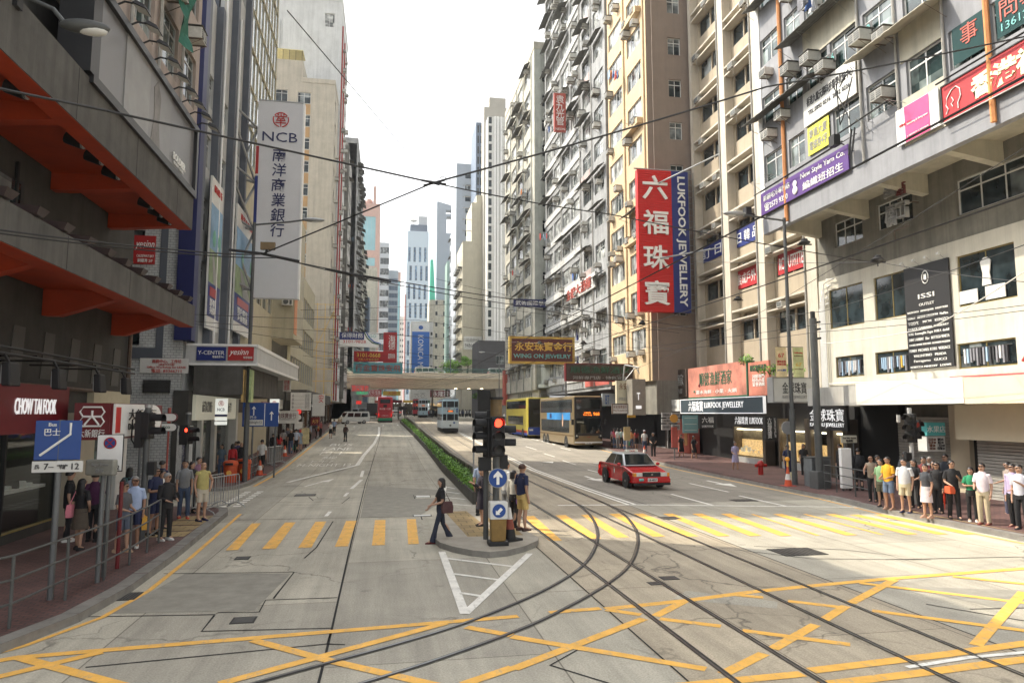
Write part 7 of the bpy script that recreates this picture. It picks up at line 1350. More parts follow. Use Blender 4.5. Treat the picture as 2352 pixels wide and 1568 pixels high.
# lit jewellery windows of the cream block and the white floored block
def showcase(root,x0,x1,y,lb):
 g=MB();g.box(x0,x1,y+.5,y+.55,.7,2.3,M_dimw);g.box(x0,x1,y+.42,y+.49,.96,1.7,M_warmglow);g.box(x0,x1,y+.05,y+.5,.75,.95,M_warmglow);g.box(x0,x1,y+.1,y+.45,2.28,2.34,M_lampin)
 for k in range(int((x1-x0)*5)):a=x0+.1+k/5;g.box(a,a+.12,y+.15,y+.35,.95,.95+rnd.uniform(.08,.4),rnd.choice((M_gold,M_warmglow,M_offwhite)))
 g.build('showcase',root);g=MB();g.box(x0,x1,y,y+.02,.65,2.4,M_sglass);g.build('shop_window',root);g=MB();g.box(x0,x1,y-.02,y+.5,.05,.65,M_t_grey);g.box(x0-.15,x0,y-.1,y+.5,0,3,mat('bronze_cladding',(.10,.08,.06),.4,.1,metal=.3));g.box(x1,x1+.3,y-.1,y+.5,0,3,_M['bronze_cladding']);g.build('window_surround',root)
showcase(r2,6.1,9.4,-.5,'');showcase(r2,11,13.4,-.4,'');showcase(r1,.4,1.7,-1.0,'');showcase(r1,2.2,2.9,-1.0,'')
g=MB();g.box(1.7,2.2,-.75,-.6,.2,2.2,M_warmglow);g.build('doorway',r1)
# ---- haze: the damp air that fades the far towers
hz=MB();hz.box(-420,420,-70,560,-1,140,mat('haze',(1,1,1),.5,0));hz=tag(hz.build('haze'),kind='stuff');m=_M['haze'];n=m.node_tree.nodes;l=m.node_tree.links;n.remove(n['Principled BSDF']);v_=n.new('ShaderNodeVolumePrincipled');v_.inputs['Color'].default_value=(.94,.97,1,1);v_.inputs['Density'].default_value=.0003;v_.inputs['Anisotropy'].default_value=.3;l.new(v_.outputs[0],n['Material Output'].inputs['Volume'])
# ================================================================ VEHICLES (local -y is the front)
M_tyre=mat('tyre_rubber',(.018,.018,.018),.8,.2,10);M_rim=mat('wheel_rim',(.30,.30,.30),.35,.1,5,metal=.7);M_vglass=mat('vehicle_glass',(.012,.016,.018),.04,0,spec=.8);M_chrome=mat('chrome_trim',(.5,.5,.5),.2,0,metal=1);M_hl=mat('headlight_glass',(.62,.62,.58),.1,.1,20);M_tl=mat('tail_light',(.45,.015,.01),.25,0,emit=.6);M_amber=mat('indicator_amber',(.7,.25,.02),.25,0);M_plate=mat('number_plate_white',(.7,.7,.68),.4,0)
def wheel(r,x,y,rad=.31,w_=.2,dz=0):
 s=1 if x>0 else-1
 g=MB();g.tube([(-w_/2,0,0),(w_/2,0,0)],rad,M_tyre,22);o=g.build('wheel',r,(x,y,rad+dz),0,smooth=True,bevel=.02)
 g=MB();g.tube([(s*(w_/2-.02),0,0),(s*(w_/2+.012),0,0)],rad*.62,M_rim,18);g.tube([(s*(w_/2),0,0),(s*(w_/2+.03),0,0)],rad*.18,M_rim,10);g.build('rim',o)
def carbody(r,paint,prof,W_,cab,roofm=None,nm='body'):
 """side profile of the lower body, swept across the width with a tumblehome, plus a glazed cabin"""
 g=MB();n=len(prof);L_=[];secs=[(-W_/2,.035),(-W_/2+.0,0),(W_/2,0),(W_/2,.035)]
 hw=W_/2;ring=[]
 for x,k in((-hw+.07,1),(-hw,0),(hw,0),(hw-.07,1)):
  pass
 vs=[]
 xs=[(-hw+.10,.0),(-hw,.05),(hw,.05),(hw-.10,.0)]
 for x,dn in xs:vs+=[(x,p,q-(dn if q>.55 else 0))for p,q in prof]
 fs=[tuple(range(n)),tuple(reversed(range(3*n,4*n)))]
 for a in range(3):fs+=[(a*n+i,(a+1)*n+i,(a+1)*n+(i+1)%n,a*n+(i+1)%n)for i in range(n)]
 g.add(vs,fs,paint);o=g.build(nm,r,smooth=True,bevel=.03)
 y0,y1,y2,y3,zb,zt,wi=cab
 a,b=hw-.06,hw-wi
 P=[(-a,y0,zb),(a,y0,zb),(a,y3,zb),(-a,y3,zb),(-b,y1,zt),(b,y1,zt),(b,y2,zt),(-b,y2,zt)]
 g=MB();g.hexa(P,roofm or paint);g.build('roof',r,smooth=True,bevel=.05)
 def panel(i,j,k,l,m0,m1,q0,q1,off,nm_):
  A,B,C,D=(Vector(P[t])for t in(i,j,k,l));f=lambda s,t:(A.lerp(B,s)).lerp(D.lerp(C,s),t)
  v=[f(m0,q0),f(m1,q0),f(m1,q1),f(m0,q1)];nn=(v[1]-v[0]).cross(v[3]-v[0]).normalized()*off;g=MB();g.add([p+nn for p in v]+[p-nn*.5 for p in v],[(0,1,2,3),(4,7,6,5),(0,4,5,1),(1,5,6,2),(2,6,7,3),(3,7,4,0)],M_vglass);g.build(nm_,r)
 panel(0,1,5,4,.05,.95,.10,.93,.012,'windscreen');panel(2,3,7,6,.06,.94,.12,.9,.012,'rear_window')
 for(i,j,k,l)in((1,2,6,5),(3,0,4,7)):
  for m0,m1 in((.06,.48),(.52,.94)):panel(i,j,k,l,m0,m1,.08,.86,.012,'side_window')
 return o
def taxi(label,p,rz):
 r=thing('taxi',label,'taxi',p,rz);red=mat('taxi_red_paint',(.46,.012,.014),.22,.03,2,spec=.6);sil=mat('taxi_silver_roof',(.42,.44,.45),.3,.03,metal=.3)
 prof=[(-2.3,.28),(-2.33,.5),(-2.28,.72),(-1.15,.94),(1.2,.96),(2.2,.95),(2.32,.78),(2.33,.4),(2.25,.26)]
 carbody(r,red,prof,1.69,(-1.12,-.48,.95,1.55,.93,1.46,.26),sil)
 for x in(-.74,.74):
  for y in(-1.38,1.33):
   wheel(r,x,y,.315,.19);g=MB();s=1 if x>0 else-1;g.disc((s*.835 if s>0 else-.85,y,.36),.37,M_tyre,22,.014,'x');g.build('wheel_arch',r)
 g=MB();g.box(-.40,.40,-2.345,-2.28,.56,.74,M_black);g.box(-.42,.42,-2.35,-2.3,.74,.765,M_chrome);g.box(-.04,.04,-2.36,-2.34,.63,.67,M_chrome);g.build('grille',r)
 for s in(-1,1):
  g=MB();g.box(s*.42,s*.80,-2.345,-2.2,.57,.73,M_hl);o=g.build('headlight',r,bevel=.02);g=MB();g.box(s*.70,s*.815,-2.352,-2.18,.575,.725,M_amber);g.build('indicator',o)
  g=MB();g.box(s*.55,s*.80,2.3,2.345,.6,.8,M_tl);g.build('tail_light',r)
  g=MB();g.ball((s*.93,-.85,1.0),.1,red,10,6,(1,.6,.75));g.build('mirror',r,smooth=True)
  for y in(-.62,.42):g=MB();g.box(s*.846,s*.862,y+.55,y+.70,.80,.825,M_chrome);g.build('door_handle',r)
  for y in(-1.05,.12,1.05):g=MB();g.box(s*.843,s*.850,y,y+.012,.34,.9,M_black);g.build('door_seam',r)
  g=MB();g.box(s*.846,s*.853,-.05,.03,.55,.75,M_plate);g.build('door_sticker',r)
 g=MB();g.box(-.84,.84,-2.42,-2.28,.3,.5,red);g.box(-.84,.84,2.28,2.42,.32,.52,red);g.build('bumper',r,bevel=.04);g=MB();g.box(-.83,.83,-2.40,-2.3,.2,.3,M_black);g.build('front_skirt',r)
 g=MB();g.box(-.22,.22,-2.435,-2.42,.36,.50,M_plate);o=g.build('number_plate',r);lettering(o,'LB 4057',.09,M_t_black,0,.43,y=-2.445,fit=.36);g=MB();g.tube([(-.62+.2*k,-2.43,.44)for k in(0,1)],.055,M_t_teal,8);g.build('seat_plate',r)
 g=MB();g.box(-.3,.3,-.08,.08,1.48,1.60,mat('taxi_sign_face',(.7,.68,.6),.4,0));o=g.build('roof_sign',r,bevel=.02);lettering(o,'TAXI',.09,M_t_red,0,1.54,y=-.09)
 g=MB();g.box(-.55,.5,-.95,-.9,.96,1.0,M_black);g.ball((.36,-.1,1.16),.13,M_black);g.build('driver_shade',r)
taxi('red taxi with a silver roof driving towards the crossing',(11.3,31.2,.012),R(1.5))
def bus(nm,label,cat,p,rz,L,W_,H,skin,rows,front,extra=None,tail=False,axles=None,group=None):
 """rows: bands (z0, z1, material) round the body; window bands as separate panes"""
 r=thing(nm,label,cat,p,rz,group);hw=W_/2
 g=MB();g.box(-hw,hw,0,L,.32,H,skin);g.build('body',r,bevel=.16 if H>3 else.08)
 for z0,z1,m in rows:
  for s in(-1,1):g=MB();g.box(s*(hw+.003),s*(hw+.009),.15,L-.15,z0,z1,m);g.build('side_band',r)
 for y in axles or(2.4,L-3.2,L-1.9):
  for s in(-1,1):wheel(r,s*(hw-.14),y,.48,.28);g=MB();g.disc((s*(hw+.004)if s>0 else-(hw+.012),y,.5),.56,M_tyre,22,.008,'x');g.build('wheel_arch',r)
 return r
def panes(r,x,y0,y1,z0,z1,n,m=None):
 """side windows on both sides"""
 for s in(-1,1):
  for i in range(n):
   a=y0+(y1-y0)*i/n;b=y0+(y1-y0)*(i+1)/n-.05;g=MB();g.box(s*(x+.006),s*(x+.02),a,b,z0,z1,m or M_vglass);g.build('side_window',r)
def front(r,x0,x1,y,z0,z1,m,nm,bev=0,t=.02):g=MB();g.box(x0,x1,y-t,y,z0,z1,m);return g.build(nm,r,bevel=bev)
gold=mat('champagne_gold_paint',(.27,.205,.115),.28,.06,1.5,metal=.4)
q=gq(1352,1031);b1=bus('double_decker_bus','champagne gold double decker bus with an orange lit 968 on its black front','bus',(q.x,q.y,q.z),R(1),12,2.5,4.4,gold,[(1.0,1.15,M_brownp)],None)
panes(b1,1.25,.5,11.6,3.02,4.12,6,mat('tinted_bus_glass',(.032,.034,.034),.1,.3,1));panes(b1,1.25,1.4,11.3,1.3,2.4,7,_M['tinted_bus_glass'])
front(b1,-1.2,1.2,.0,1.1,4.3,M_t_black,'front_mask',.06,.05);front(b1,-1.08,1.08,-.05,1.3,2.55,M_vglass,'windscreen',.04);front(b1,-1.08,1.08,-.05,3.3,4.12,M_vglass,'upper_windscreen',.04);front(b1,-.75,.95,-.05,2.68,3.1,M_t_black,'destination_display')
lettering(b1,'968',.28,M_led,.68,2.9,y=-.085,fit=.52);lettering(b1,'元朗(西)\nYuen Long',.16,M_led,-.1,2.9,y=-.085,fit=(.75,.34))
for s in(-1,1):
 g=MB();g.hexa([(s*.82,-.06,.95),(s*1.15,-.06,.8),(s*1.15,.0,.8),(s*.82,.0,.95),(s*.98,-.06,1.3),(s*1.2,-.06,1.35),(s*1.2,0,1.35),(s*.98,0,1.3)],M_t_black);o=g.build('headlight',b1);g=MB();g.disc((s*1.03,-.075,1.1),.07,M_hl,12,.012);g.build('lamp',o)
 g=MB();g.box(s*1.3,s*1.5,-.2,-.1,2.0,2.45,M_t_black);g.build('mirror',b1)
front(b1,-1.2,1.2,-.02,.5,.62,M_plate,'bumper_line');o=front(b1,-.3,.3,-.03,.42,.54,M_plate,'number_plate');lettering(b1,'TX 4043',.08,M_t_black,0,.48,y=-.055);lettering(b1,'KMB',.09,M_red2,0,.98,y=-.03)
for s in(-1,):g=MB();g.box(-1.276,-1.262,1.0,9.0,2.38,3.0,mat('bus_ad_blue',(.04,.22,.50),.4,.2,.8));o=g.build('advert_panel',b1);g=MB();g.ball((-1.28,3.4,2.35),.22,mat('ad_skin',(.5,.32,.22),.6,.1),8,6,(.1,1,2.6));g.box(-1.285,-1.276,7.2,7.9,2.5,2.9,M_t_navy);g.build('printed_figure',o)
q=gq(1247,1008);cyel=mat('bus_yellow_paint',(.46,.38,.06),.35,.1,1.5);cblue=mat('bus_blue_paint',(.015,.05,.28),.35,.05,1.5)
b2=bus('double_decker_bus','yellow and blue double decker bus waiting behind the gold one','bus',(q.x-.25,q.y+.5,q.z),R(1),12,2.5,4.3,cyel,[(.35,.62,cblue),(.62,.85,_M['orange_soffit_paint'])],None)
panes(b2,1.25,.9,11.5,3.15,4.0,6);panes(b2,1.25,2.2,10.6,1.4,2.35,5);front(b2,-1.15,1.15,0,1.2,4.15,M_vglass,'windscreen',.06,.05);front(b2,-1.2,1.2,-.0,.4,1.2,cblue,'front_panel',.04,.06);front(b2,-.7,.7,-.05,2.65,3.0,M_t_black,'destination_display');lettering(b2,'969',.2,M_led,.3,2.82,y=-.08)
for s in(-1,1):front(b2,s*.7,s*1.1,-.06,.85,1.02,M_hl,'headlight')
q=gq(884,970);redb=mat('bus_red_paint',(.42,.018,.03),.35,.08,1.2)
b3=bus('double_decker_bus','red double decker bus with a green skirt driving away under the flyover','bus',(q.x,q.y,q.z),0,11,2.5,4.4,redb,[(.33,.7,mat('bus_green_skirt',(.02,.22,.11),.4,.1))],None,axles=(1.9,8.5))
panes(b3,1.25,.6,10.6,3.1,4.0,6);front(b3,-.85,.85,-.0,3.3,4.0,M_vglass,'rear_window',.05);front(b3,-1.2,1.2,-.01,.33,.8,_M['bus_green_skirt'],'rear_skirt',.03);lettering(b3,'周大福·一口價',.24,M_t_white,0,2.35,y=-.03,fit=1.9);front(b3,-.3,.3,0,2.6,3.05,M_t_black,'rear_grille');front(b3,-.9,.9,0,1.9,1.94,M_maroon,'panel_seam');lettering(b3,'九龍巴士',.12,M_t_white,0,1.2,y=-.03,fit=1.2)
for s in(-1,1):front(b3,s*.95,s*1.15,0,1.1,1.6,M_tl,'tail_light')
q2=gq(884,970)
# trams
tblue=mat('tram_pale_blue',(.36,.50,.58),.4,.05,1.2);twhite=mat('tram_white_blue',(.55,.62,.65),.4,.05,1.2)
def tram(label,p,rz,main,low,ad=True):
 r=thing('tram',label,'tram',p,rz);L=9.0;hw=.99
 g=MB();g.box(-hw,hw,0,L,.55,4.05,main);g.build('body',r,bevel=.12);g=MB();g.box(-hw-.004,hw+.004,-.006,L+.006,.58,2.0,low);g.build('lower_panel',r,bevel=.08);g=MB();g.box(-hw+.04,hw-.04,.05,L,.15,.6,M_black);g.box(-hw*.9,hw*.9,-.1,.1,.28,.62,M_black);g.build('underframe',r)
 g=MB();g.box(-hw*.86,hw*.86,.2,L-.2,4.05,4.16,M_polegrey);g.box(-.4,.4,3.5,5.5,4.16,4.4,M_offwhite);g.build('roof',r)
 g=MB();g.tube([(0,4.5,4.4),(-.5,4.5,4.8),(0,5,5.4)],.03,M_black,5);g.tube([(0,4.5,4.4),(.5,4.5,4.8),(0,5,5.4)],.03,M_black,5);g.tube([(-.6,5,5.4),(.6,5,5.4)],.03,M_black,5);g.build('current_collector',r)
 for x0,x1 in((-.90,-.48),(-.40,.42),(.50,.90)):
  for z0,z1 in((1.55,2.3),(3.1,3.8)):front(r,x0,x1,-.008,z0,z1,M_vglass,'front_window',.03,.03)
 panes(r,hw,.4,8.7,1.55,2.3,7);panes(r,hw,.4,8.7,3.1,3.8,7)
 g=MB();g.disc((0,-.05,.95),.12,M_polegrey,18,.05);g.build('headlamp',r);front(r,-.36,.36,-.01,2.52,2.75,M_t_black,'destination_box');lettering(r,'筲箕灣',.13,M_led,0,2.63,y=-.05,fit=.5)
 if ad:lettering(r,'1',.5,M_blue,.78,2.72,y=-.03,fit=(.16,.5));lettering(r,'No.',.1,M_blue,.48,2.9,y=-.03);lettering(r,'AXA 安盛',.1,M_t_red,-.35,2.96,y=-.03);front(r,.34,.56,-.01,1.15,1.36,M_blue,'logo_square')
 for y in(2.4,6.6):
  for s in(-1,1):wheel(r,s*.5,y,.38,.1)
 return r
ad=lambda y:next(p+(q-p)*(y-a)/(b-a)for(a,p),(b,q)in zip([(0,0),(26,0),(45,.05),(85,.2),(125,.9),(165,1.8)],[(26,0),(45,.05),(85,.2),(125,.9),(165,1.8),(240,4)])if y<=b)
tram('pale blue double deck tram coming towards the crossing, the nearer one',(7.48+.22,83.5,zg(84)),R(-.6),tblue,twhite);tram('pale blue and white double deck tram farther back under the flyover',(8.15,152,zg(152)),R(-1.2),twhite,tblue,False);tram('red double deck tram behind the farther blue tram',(7.55,168,zg(168)),R(-1),redb,redb,False)
def van(nm,label,cat,p,rz,L,W_,H,m,box=None,lights=True,dark=True):
 r=thing(nm,label,cat,p,rz);prof=[(-L/2,.3),(-L/2-.02,.75),(-L/2+.35,1.05),(-L/2+.95,H*.93),(-L/2+1.3,H),(L/2-.15,H),(L/2,H*.75),(L/2,.35)]
 if box:prof=[(-L/2,.35),(-L/2,1.1),(-L/2+.3,1.9),(-L/2+1.6,2.0),(-L/2+1.7,.9),(L/2,.9),(L/2,.6)]
 g=MB();g.prism_axis(prof,-W_/2,W_/2,m,'x');g.build('body',r,bevel=.05)
 if box:g=MB();g.box(-W_/2-.08,W_/2+.08,-L/2+1.75,L/2+.05,.95,H,box);g.build('cargo_box',r,bevel=.03)
 else:
  for s in(-1,1):
   for a,b in((.18,.40),(.42,.66),(.68,.93)):g=MB();y0,y1=-L/2+L*a,-L/2+L*b;x=s*(W_/2+.004);g.hexa([(x,y0,H*.56),(x+s*.01,y0,H*.56),(x+s*.01,y1,H*.56),(x,y1,H*.56),(x,y0+.15,H*.88),(x+s*.01,y0+.15,H*.88),(x+s*.01,y1,H*.88),(x,y1,H*.88)],M_vglass);g.build('side_window',r)
  g=MB();g.box(-W_*.42,W_*.42,L/2-.1,L/2+.012,H*.58,H*.74,M_vglass);g.build('rear_window',r)
 z0,z1=(1.12,H*.9)if not box else(1.15,1.8);ya,yb_=(-L/2+.42,-L/2+.93)if not box else(-L/2+.02,-L/2+.26)
 g=MB();g.hexa([(-W_*.45,ya-.03,z0),(W_*.45,ya-.03,z0),(W_*.45,ya,z0),(-W_*.45,ya,z0),(-W_*.42,yb_-.03,z1),(W_*.42,yb_-.03,z1),(W_*.42,yb_,z1),(-W_*.42,yb_,z1)],M_vglass);g.build('windscreen',r)
 for s in(-1,1):
  for y in(-L*.31,L*.30):wheel(r,s*(W_/2-.1),y,.32,.2)
  g=MB();g.box(s*W_*.28,s*W_*.46,-L/2-.03,-L/2+.05,.72,.9,M_hl);g.build('headlight',r);g=MB();g.box(s*W_*.36,s*W_*.47,L/2-.03,L/2+.03,.8,1.1,M_tl);g.build('tail_light',r)
 g=MB();g.box(-.24,.24,-L/2-.04,-L/2,.45,.57,M_plate);g.build('number_plate',r)
 return r
M_vwhite=mat('van_white_paint',(.55,.55,.52),.35,.06,1.5);M_vgrey=mat('van_grey_paint',(.26,.27,.28),.35,.06,1.5);M_vdark=mat('truck_dark_body',(.05,.05,.052),.5,.1);M_tbox=mat('truck_grey_box',(.33,.35,.34),.5,.1,1)
q=gq(812,973);van('minibus','cream white minibus turning at the far left corner','minibus',(q.x,q.y+.5,q.z),R(-62),4.8,1.75,2.0,M_vwhite)
van('van','grey van facing the crossing under the flyover beside the red bus','van',(-6.3,150,zg(150)),0,4.9,1.8,2.05,M_vgrey);van('truck','box truck with a pale grey body under the flyover','truck',(-4.7,158,zg(158)),0,6.5,2.1,3.3,M_vgrey,M_tbox);van('truck','dark backed truck beside the red bus','truck',(-2.6,152,zg(152)),R(180),6.5,2.1,3.1,M_vdark,M_vdark);van('car','white car leading away right of the red bus','car',(2.6,168,zg(165)),R(180),4.4,1.75,1.5,M_vwhite);van('van','silver van far ahead right of the red bus','van',(3.2,182,zg(165)),R(180),4.9,1.8,2.3,M_tbox);van('car','dark car behind the silver van','car',(.6,186,zg(165)),R(180),4.4,1.75,1.5,M_vdark);van('truck','tall pale truck far beyond the red bus','truck',(-.6,178,zg(165)),R(180),7,2.2,3.4,M_vgrey,M_tbox)
for k,(x,y,lb,m)in enumerate([(-8.5,133.5,'white saloon on the flyover left of the teal goldsmith sign',M_vwhite),(7.6,133.4,'white car on the flyover above the nearer tram',M_vwhite),(21.8,133.8,'silver car at the right end of the flyover',M_tbox)]):van('car',lb,'car',(x,y,10.2),R(90),4.4,1.75,1.75,m)
# tram stop shelters under the flyover
for x,y,lb in((3.4,137,'dark tram stop shelter at the far end of the hedge'),(10.6,149,'dark tram stop shelter right of the nearer tram')):
 s=thing('tram_shelter',lb,'shelter',(x,y,zg(y)));g=MB();g.box(-.9,.9,0,14,2.5,2.62,M_polegrey);g.build('roof',s);g=MB();[g.box(a-.05,a+.05,yy,yy+.1,0,2.5,M_black)for a in(-.7,.7)for yy in(.2,7,13.6)];g.build('post',s);g=MB();g.box(-.7,.8,-.1,0,1.9,2.5,M_t_black);g.build('display_board',s);g=MB();g.box(-.3,.3,-.05,.05,2.75,3.4,M_offwhite);g.build('stop_plate',s)
 # ================================================================ PEOPLE
M_skin=mat('skin',(.42,.25,.17),.55,.08,9,world=False);M_skin2=mat('skin_tan',(.33,.18,.115),.55,.08,9,world=False);M_hairb=mat('hair_black',(.012,.010,.010),.45,.2,30,world=False);M_hairg=mat('hair_grey',(.24,.23,.22),.6,.2,30,world=False);M_hairbr=mat('hair_brown',(.06,.025,.015),.5,.2,30,world=False)
def cloth(c):
 return mat('cloth_%d_%d_%d'%tuple(int(v*255)for v in c),c,.85,.14,7,world=False)
def skinned(name,nodes,edges,m,parent,root=0,levels=1):
 """one continuous surface grown round a skeleton of joints, each with its radius"""
 bm=bmesh.new();ly=bm.verts.layers.skin.verify();vs=[]
 for i,(x,y,z,rx,ry)in enumerate(nodes):
  v=bm.verts.new((x,y,z));v[ly].radius=(rx,ry);v[ly].use_root=(i==root);vs.append(v)
 for a,b in edges:bm.edges.new((vs[a],vs[b]))
 me=bpy.data.meshes.new(name);bm.to_mesh(me);bm.free();me.materials.append(m)
 o=link(name,me,parent);k=o.modifiers.new('skin','SKIN');k.use_smooth_shade=True;s=o.modifiers.new('smooth','SUBSURF');s.levels=levels;s.render_levels=levels
 return o
def loft(g,rings,m,n=12):
 """elliptical rings (x, y, z, rx, ry) joined into a closed tube"""
 vs=[]
 for(x,y,z,rx,ry)in rings:vs+=[(x+rx*math.cos(2*math.pi*k/n),y+ry*math.sin(2*math.pi*k/n),z)for k in range(n)]
 N=len(rings);fs=[(i*n+k,i*n+(k+1)%n,(i+1)*n+(k+1)%n,(i+1)*n+k)for i in range(N-1)for k in range(n)]+[tuple(reversed(range(n))),tuple((N-1)*n+k for k in range(n))]
 g.add(vs,fs,m)
def limb(g,pts,m,n=9):
 """a tapering sleeve or trouser leg through (point, radius) pairs"""
 P=[Vector(p)for p,r in pts];vs=[];N=len(P)
 for i,p in enumerate(P):
  d=(P[min(i+1,N-1)]-P[max(i-1,0)]).normalized();a=d.cross(Vector((0,1,.01))).normalized();b=d.cross(a);r=pts[i][1]
  vs+=[p+(a*math.cos(2*math.pi*k/n)+b*math.sin(2*math.pi*k/n))*r for k in range(n)]
 fs=[(i*n+k,i*n+(k+1)%n,(i+1)*n+(k+1)%n,(i+1)*n+k)for i in range(N-1)for k in range(n)]+[tuple(reversed(range(n))),tuple((N-1)*n+k for k in range(n))]
 g.add(vs,fs,m)
ARMS={'down':((.045,.035,-.29),(.04,-.03,-.53)),'front':((.05,-.01,-.28),(-.02,-.22,-.34)),'phone':((.045,-.05,-.27),(-.06,-.26,-.14)),'fold':((.08,-.04,-.26),(-.16,-.19,-.24)),'hip':((.17,.06,-.24),(.05,-.06,-.42)),'back':((.06,.12,-.26),(.04,.16,-.48)),'swing':((.06,-.12,-.26),(.03,-.28,-.42)),'ear':((.12,-.10,-.16),(-.02,-.12,.13)),'bag':((.09,.04,-.28),(.03,-.08,-.40)),'lean':((.05,-.2,-.2),(.0,-.42,-.28))}
def person(label,u=None,v=None,rz=0,h=1.68,sex='m',top=(.1,.1,.1),sl='short',bot='trousers',bc=(.03,.03,.04),hair='short',hc=None,la='down',ra='down',walk=0.,shoes=(.02,.02,.02),sk=None,pos=None,z=None,lean=0.,group=None,bag=None,detail=True,fat=1.,base=.13):
 if pos is None:
  p=gp(u,v,base)if v>1065 else gq(u,v);
  if v<=1065:p=Vector((p.x,p.y,zg(p.y)+base))
 else:p=Vector((pos[0],pos[1],zg(pos[1])+base))
 r=thing('person',label,'person',p,rz,group);S=h/1.70;sk=sk or M_skin;T=cloth(top);B=cloth(bc);H_=hc or M_hairb;wsh=.158 if sex=='m' else.140;rz+=rnd.uniform(-.3,.3);F=fat
 hip=.88;dl=walk or rnd.uniform(-.05,.05)
 legs=[]
 for s,d in((1,-dl),(-1,dl)):
  jx=rnd.uniform(-.012,.012);legs.append([(s*.088,0,hip),(s*.095+jx,d*.42-.015-abs(dl)*.05,.49),(s*.10+jx,d+.02,.085+(.05 if d>.2 else 0)),(s*.115+jx,d-.12,.035)])
 sh=[(s*wsh*F,(.012-lean*.5),1.372+rnd.uniform(-.008,.008))for s in(1,-1)]
 arms=[]
 for(s,a)in((1,la),(-1,ra)):
  e,w_=ARMS[a];q=sh[0]if s>0 else sh[1];arms.append([q,(q[0]+s*e[0],q[1]+e[1],q[2]+e[2]),(q[0]+s*w_[0],q[1]+w_[1],q[2]+w_[2])])
 hy=-lean
 N=[(0,0,.93,.115,.085),(0,-lean*.2,1.12,.105,.08),(0,-lean*.4,1.30,.12,.085),(0,.01+hy*.7,1.43,.06,.055),(0,.005+hy*.9,1.49,.052,.052),(0,-.012+hy,1.555,.070,.078),(0,-.005+hy,1.625,.078,.09),(0,0+hy,1.69,.05,.06),(0,-.10+hy,1.575,.014,.016)]
 E=[(0,1),(1,2),(2,3),(3,4),(4,5),(5,6),(6,7),(5,8)]
 for s in(1,-1):k=len(N);N.append((s*.082,.01+hy,1.59,.012,.022));E.append((5,k))
 for i in(0,1):
  k=len(N);a,b,c=arms[i];N+=[(*a,.052,.052),(*b,.040,.040),(*c,.027,.027)];E+=[(2,k),(k,k+1),(k+1,k+2)]
  d=(Vector(c)-Vector(b)).normalized();side=Vector((1 if i==0 else-1,0,0));pl=Vector(c)+d*.07;N.append((*pl,.034,.022));E.append((k+2,k+3))
  if detail:
   for j,(o_,L_)in enumerate(((-.028,.062),(-.010,.072),(.009,.068),(.026,.052))):
    m_=len(N);q=pl+Vector((0,o_,0))+d*.03;curl=(d+Vector((-(1 if i==0 else-1)*.35,-.15,0))).normalized();q2=q+curl*L_;N.append((*q2,.0085,.0085));E.append((k+3,m_))
   m_=len(N);q2=Vector(c)+d*.045+Vector((-(1 if i==0 else-1)*.02,-.045,0));N.append((*q2,.010,.010));E.append((k+2,m_))
 for i in(0,1):
  k=len(N);a,b,c,t=legs[i];N+=[(*a,.085,.085),(*b,.055,.055),(b[0],b[1]*.5+c[1]*.5+.02,(b[2]+c[2])/2+.06,.053,.053),(*c,.036,.036),(*t,.035,.03)];E+=[(0,k),(k,k+1),(k+1,k+2),(k+2,k+3),(k+3,k+4)]
 th=rnd.uniform(-.55,.55);ct,st_=math.cos(th),math.sin(th)
 def turn(x,y):return(x*ct-(y-hy)*st_,hy+x*st_+(y-hy)*ct)
 for q in range(5,11):N[q]=(*turn(N[q][0],N[q][1]),*N[q][2:])
 o=skinned('body',N,E,sk,r,0,1)
 # face
 g=MB();[g.ball((s*.03,-.088+hy,1.605),.009,M_hairb,6,4)for s in(1,-1)];[g.box(s*.03-.016,s*.03+.016,-.094+hy,-.085+hy,1.625,1.631,H_)for s in(1,-1)];(setattr(g,'v',[(*turn(a_,b_),c_)for a_,b_,c_ in g.v]),g.build('eyes',o))if detail else None
 if detail:g=MB();g.box(-.022,.022,-.088+hy,-.078+hy,1.530,1.538,M_t_brown);g.v=[(*turn(a_,b_),c_)for a_,b_,c_ in g.v];g.build('mouth',o)
 # shirt
 g=MB();w1=F
 if sex=='m':rings=[(0,0,.86,.155*w1,.12*w1),(0,-lean*.1,1.0,.152*w1,.122*w1),(0,-lean*.3,1.18,.156*w1,.12*w1),(0,-lean*.5,1.31,.168,.115),(0,-lean*.6,1.405,.13,.085),(0,.01-lean*.65,1.47,.07,.065)]
 else:rings=[(0,0,.90,.16*w1,.12*w1),(0,-lean*.1,1.02,.135*w1,.105*w1),(0,-lean*.3,1.15,.135*w1,.11*w1),(0,-.012-lean*.5,1.28,.155,.125),(0,-lean*.6,1.40,.135,.08),(0,.01-lean*.65,1.46,.068,.06)]
 if bot=='dress':rings=[(0,0,.55,.21,.17),(0,0,.75,.2,.155)]+rings
 loft(g,rings,T,14)
 for i in(0,1):
  a,b,c=(Vector(t)for t in arms[i])
  inn=Vector((0,-lean*.5,1.36)).lerp(a,.45)
  if sl=='short':limb(g,[(inn,.066),(a+Vector((0,0,-.005)),.064),(a.lerp(b,.35),.062),(a.lerp(b,.72),.066)],T)
  elif sl=='long':limb(g,[(inn,.07),(a,.07),(a.lerp(b,.5),.06),(b,.054),(b.lerp(c,.5),.047),(b.lerp(c,.95),.04)],T)
  else:limb(g,[(inn,.07),(a*.98+inn*.02,.066),(a.lerp(b,.12),.06)],T)
 sh_o=g.build('shirt' if bot!='dress' else 'dress',r,smooth=True)
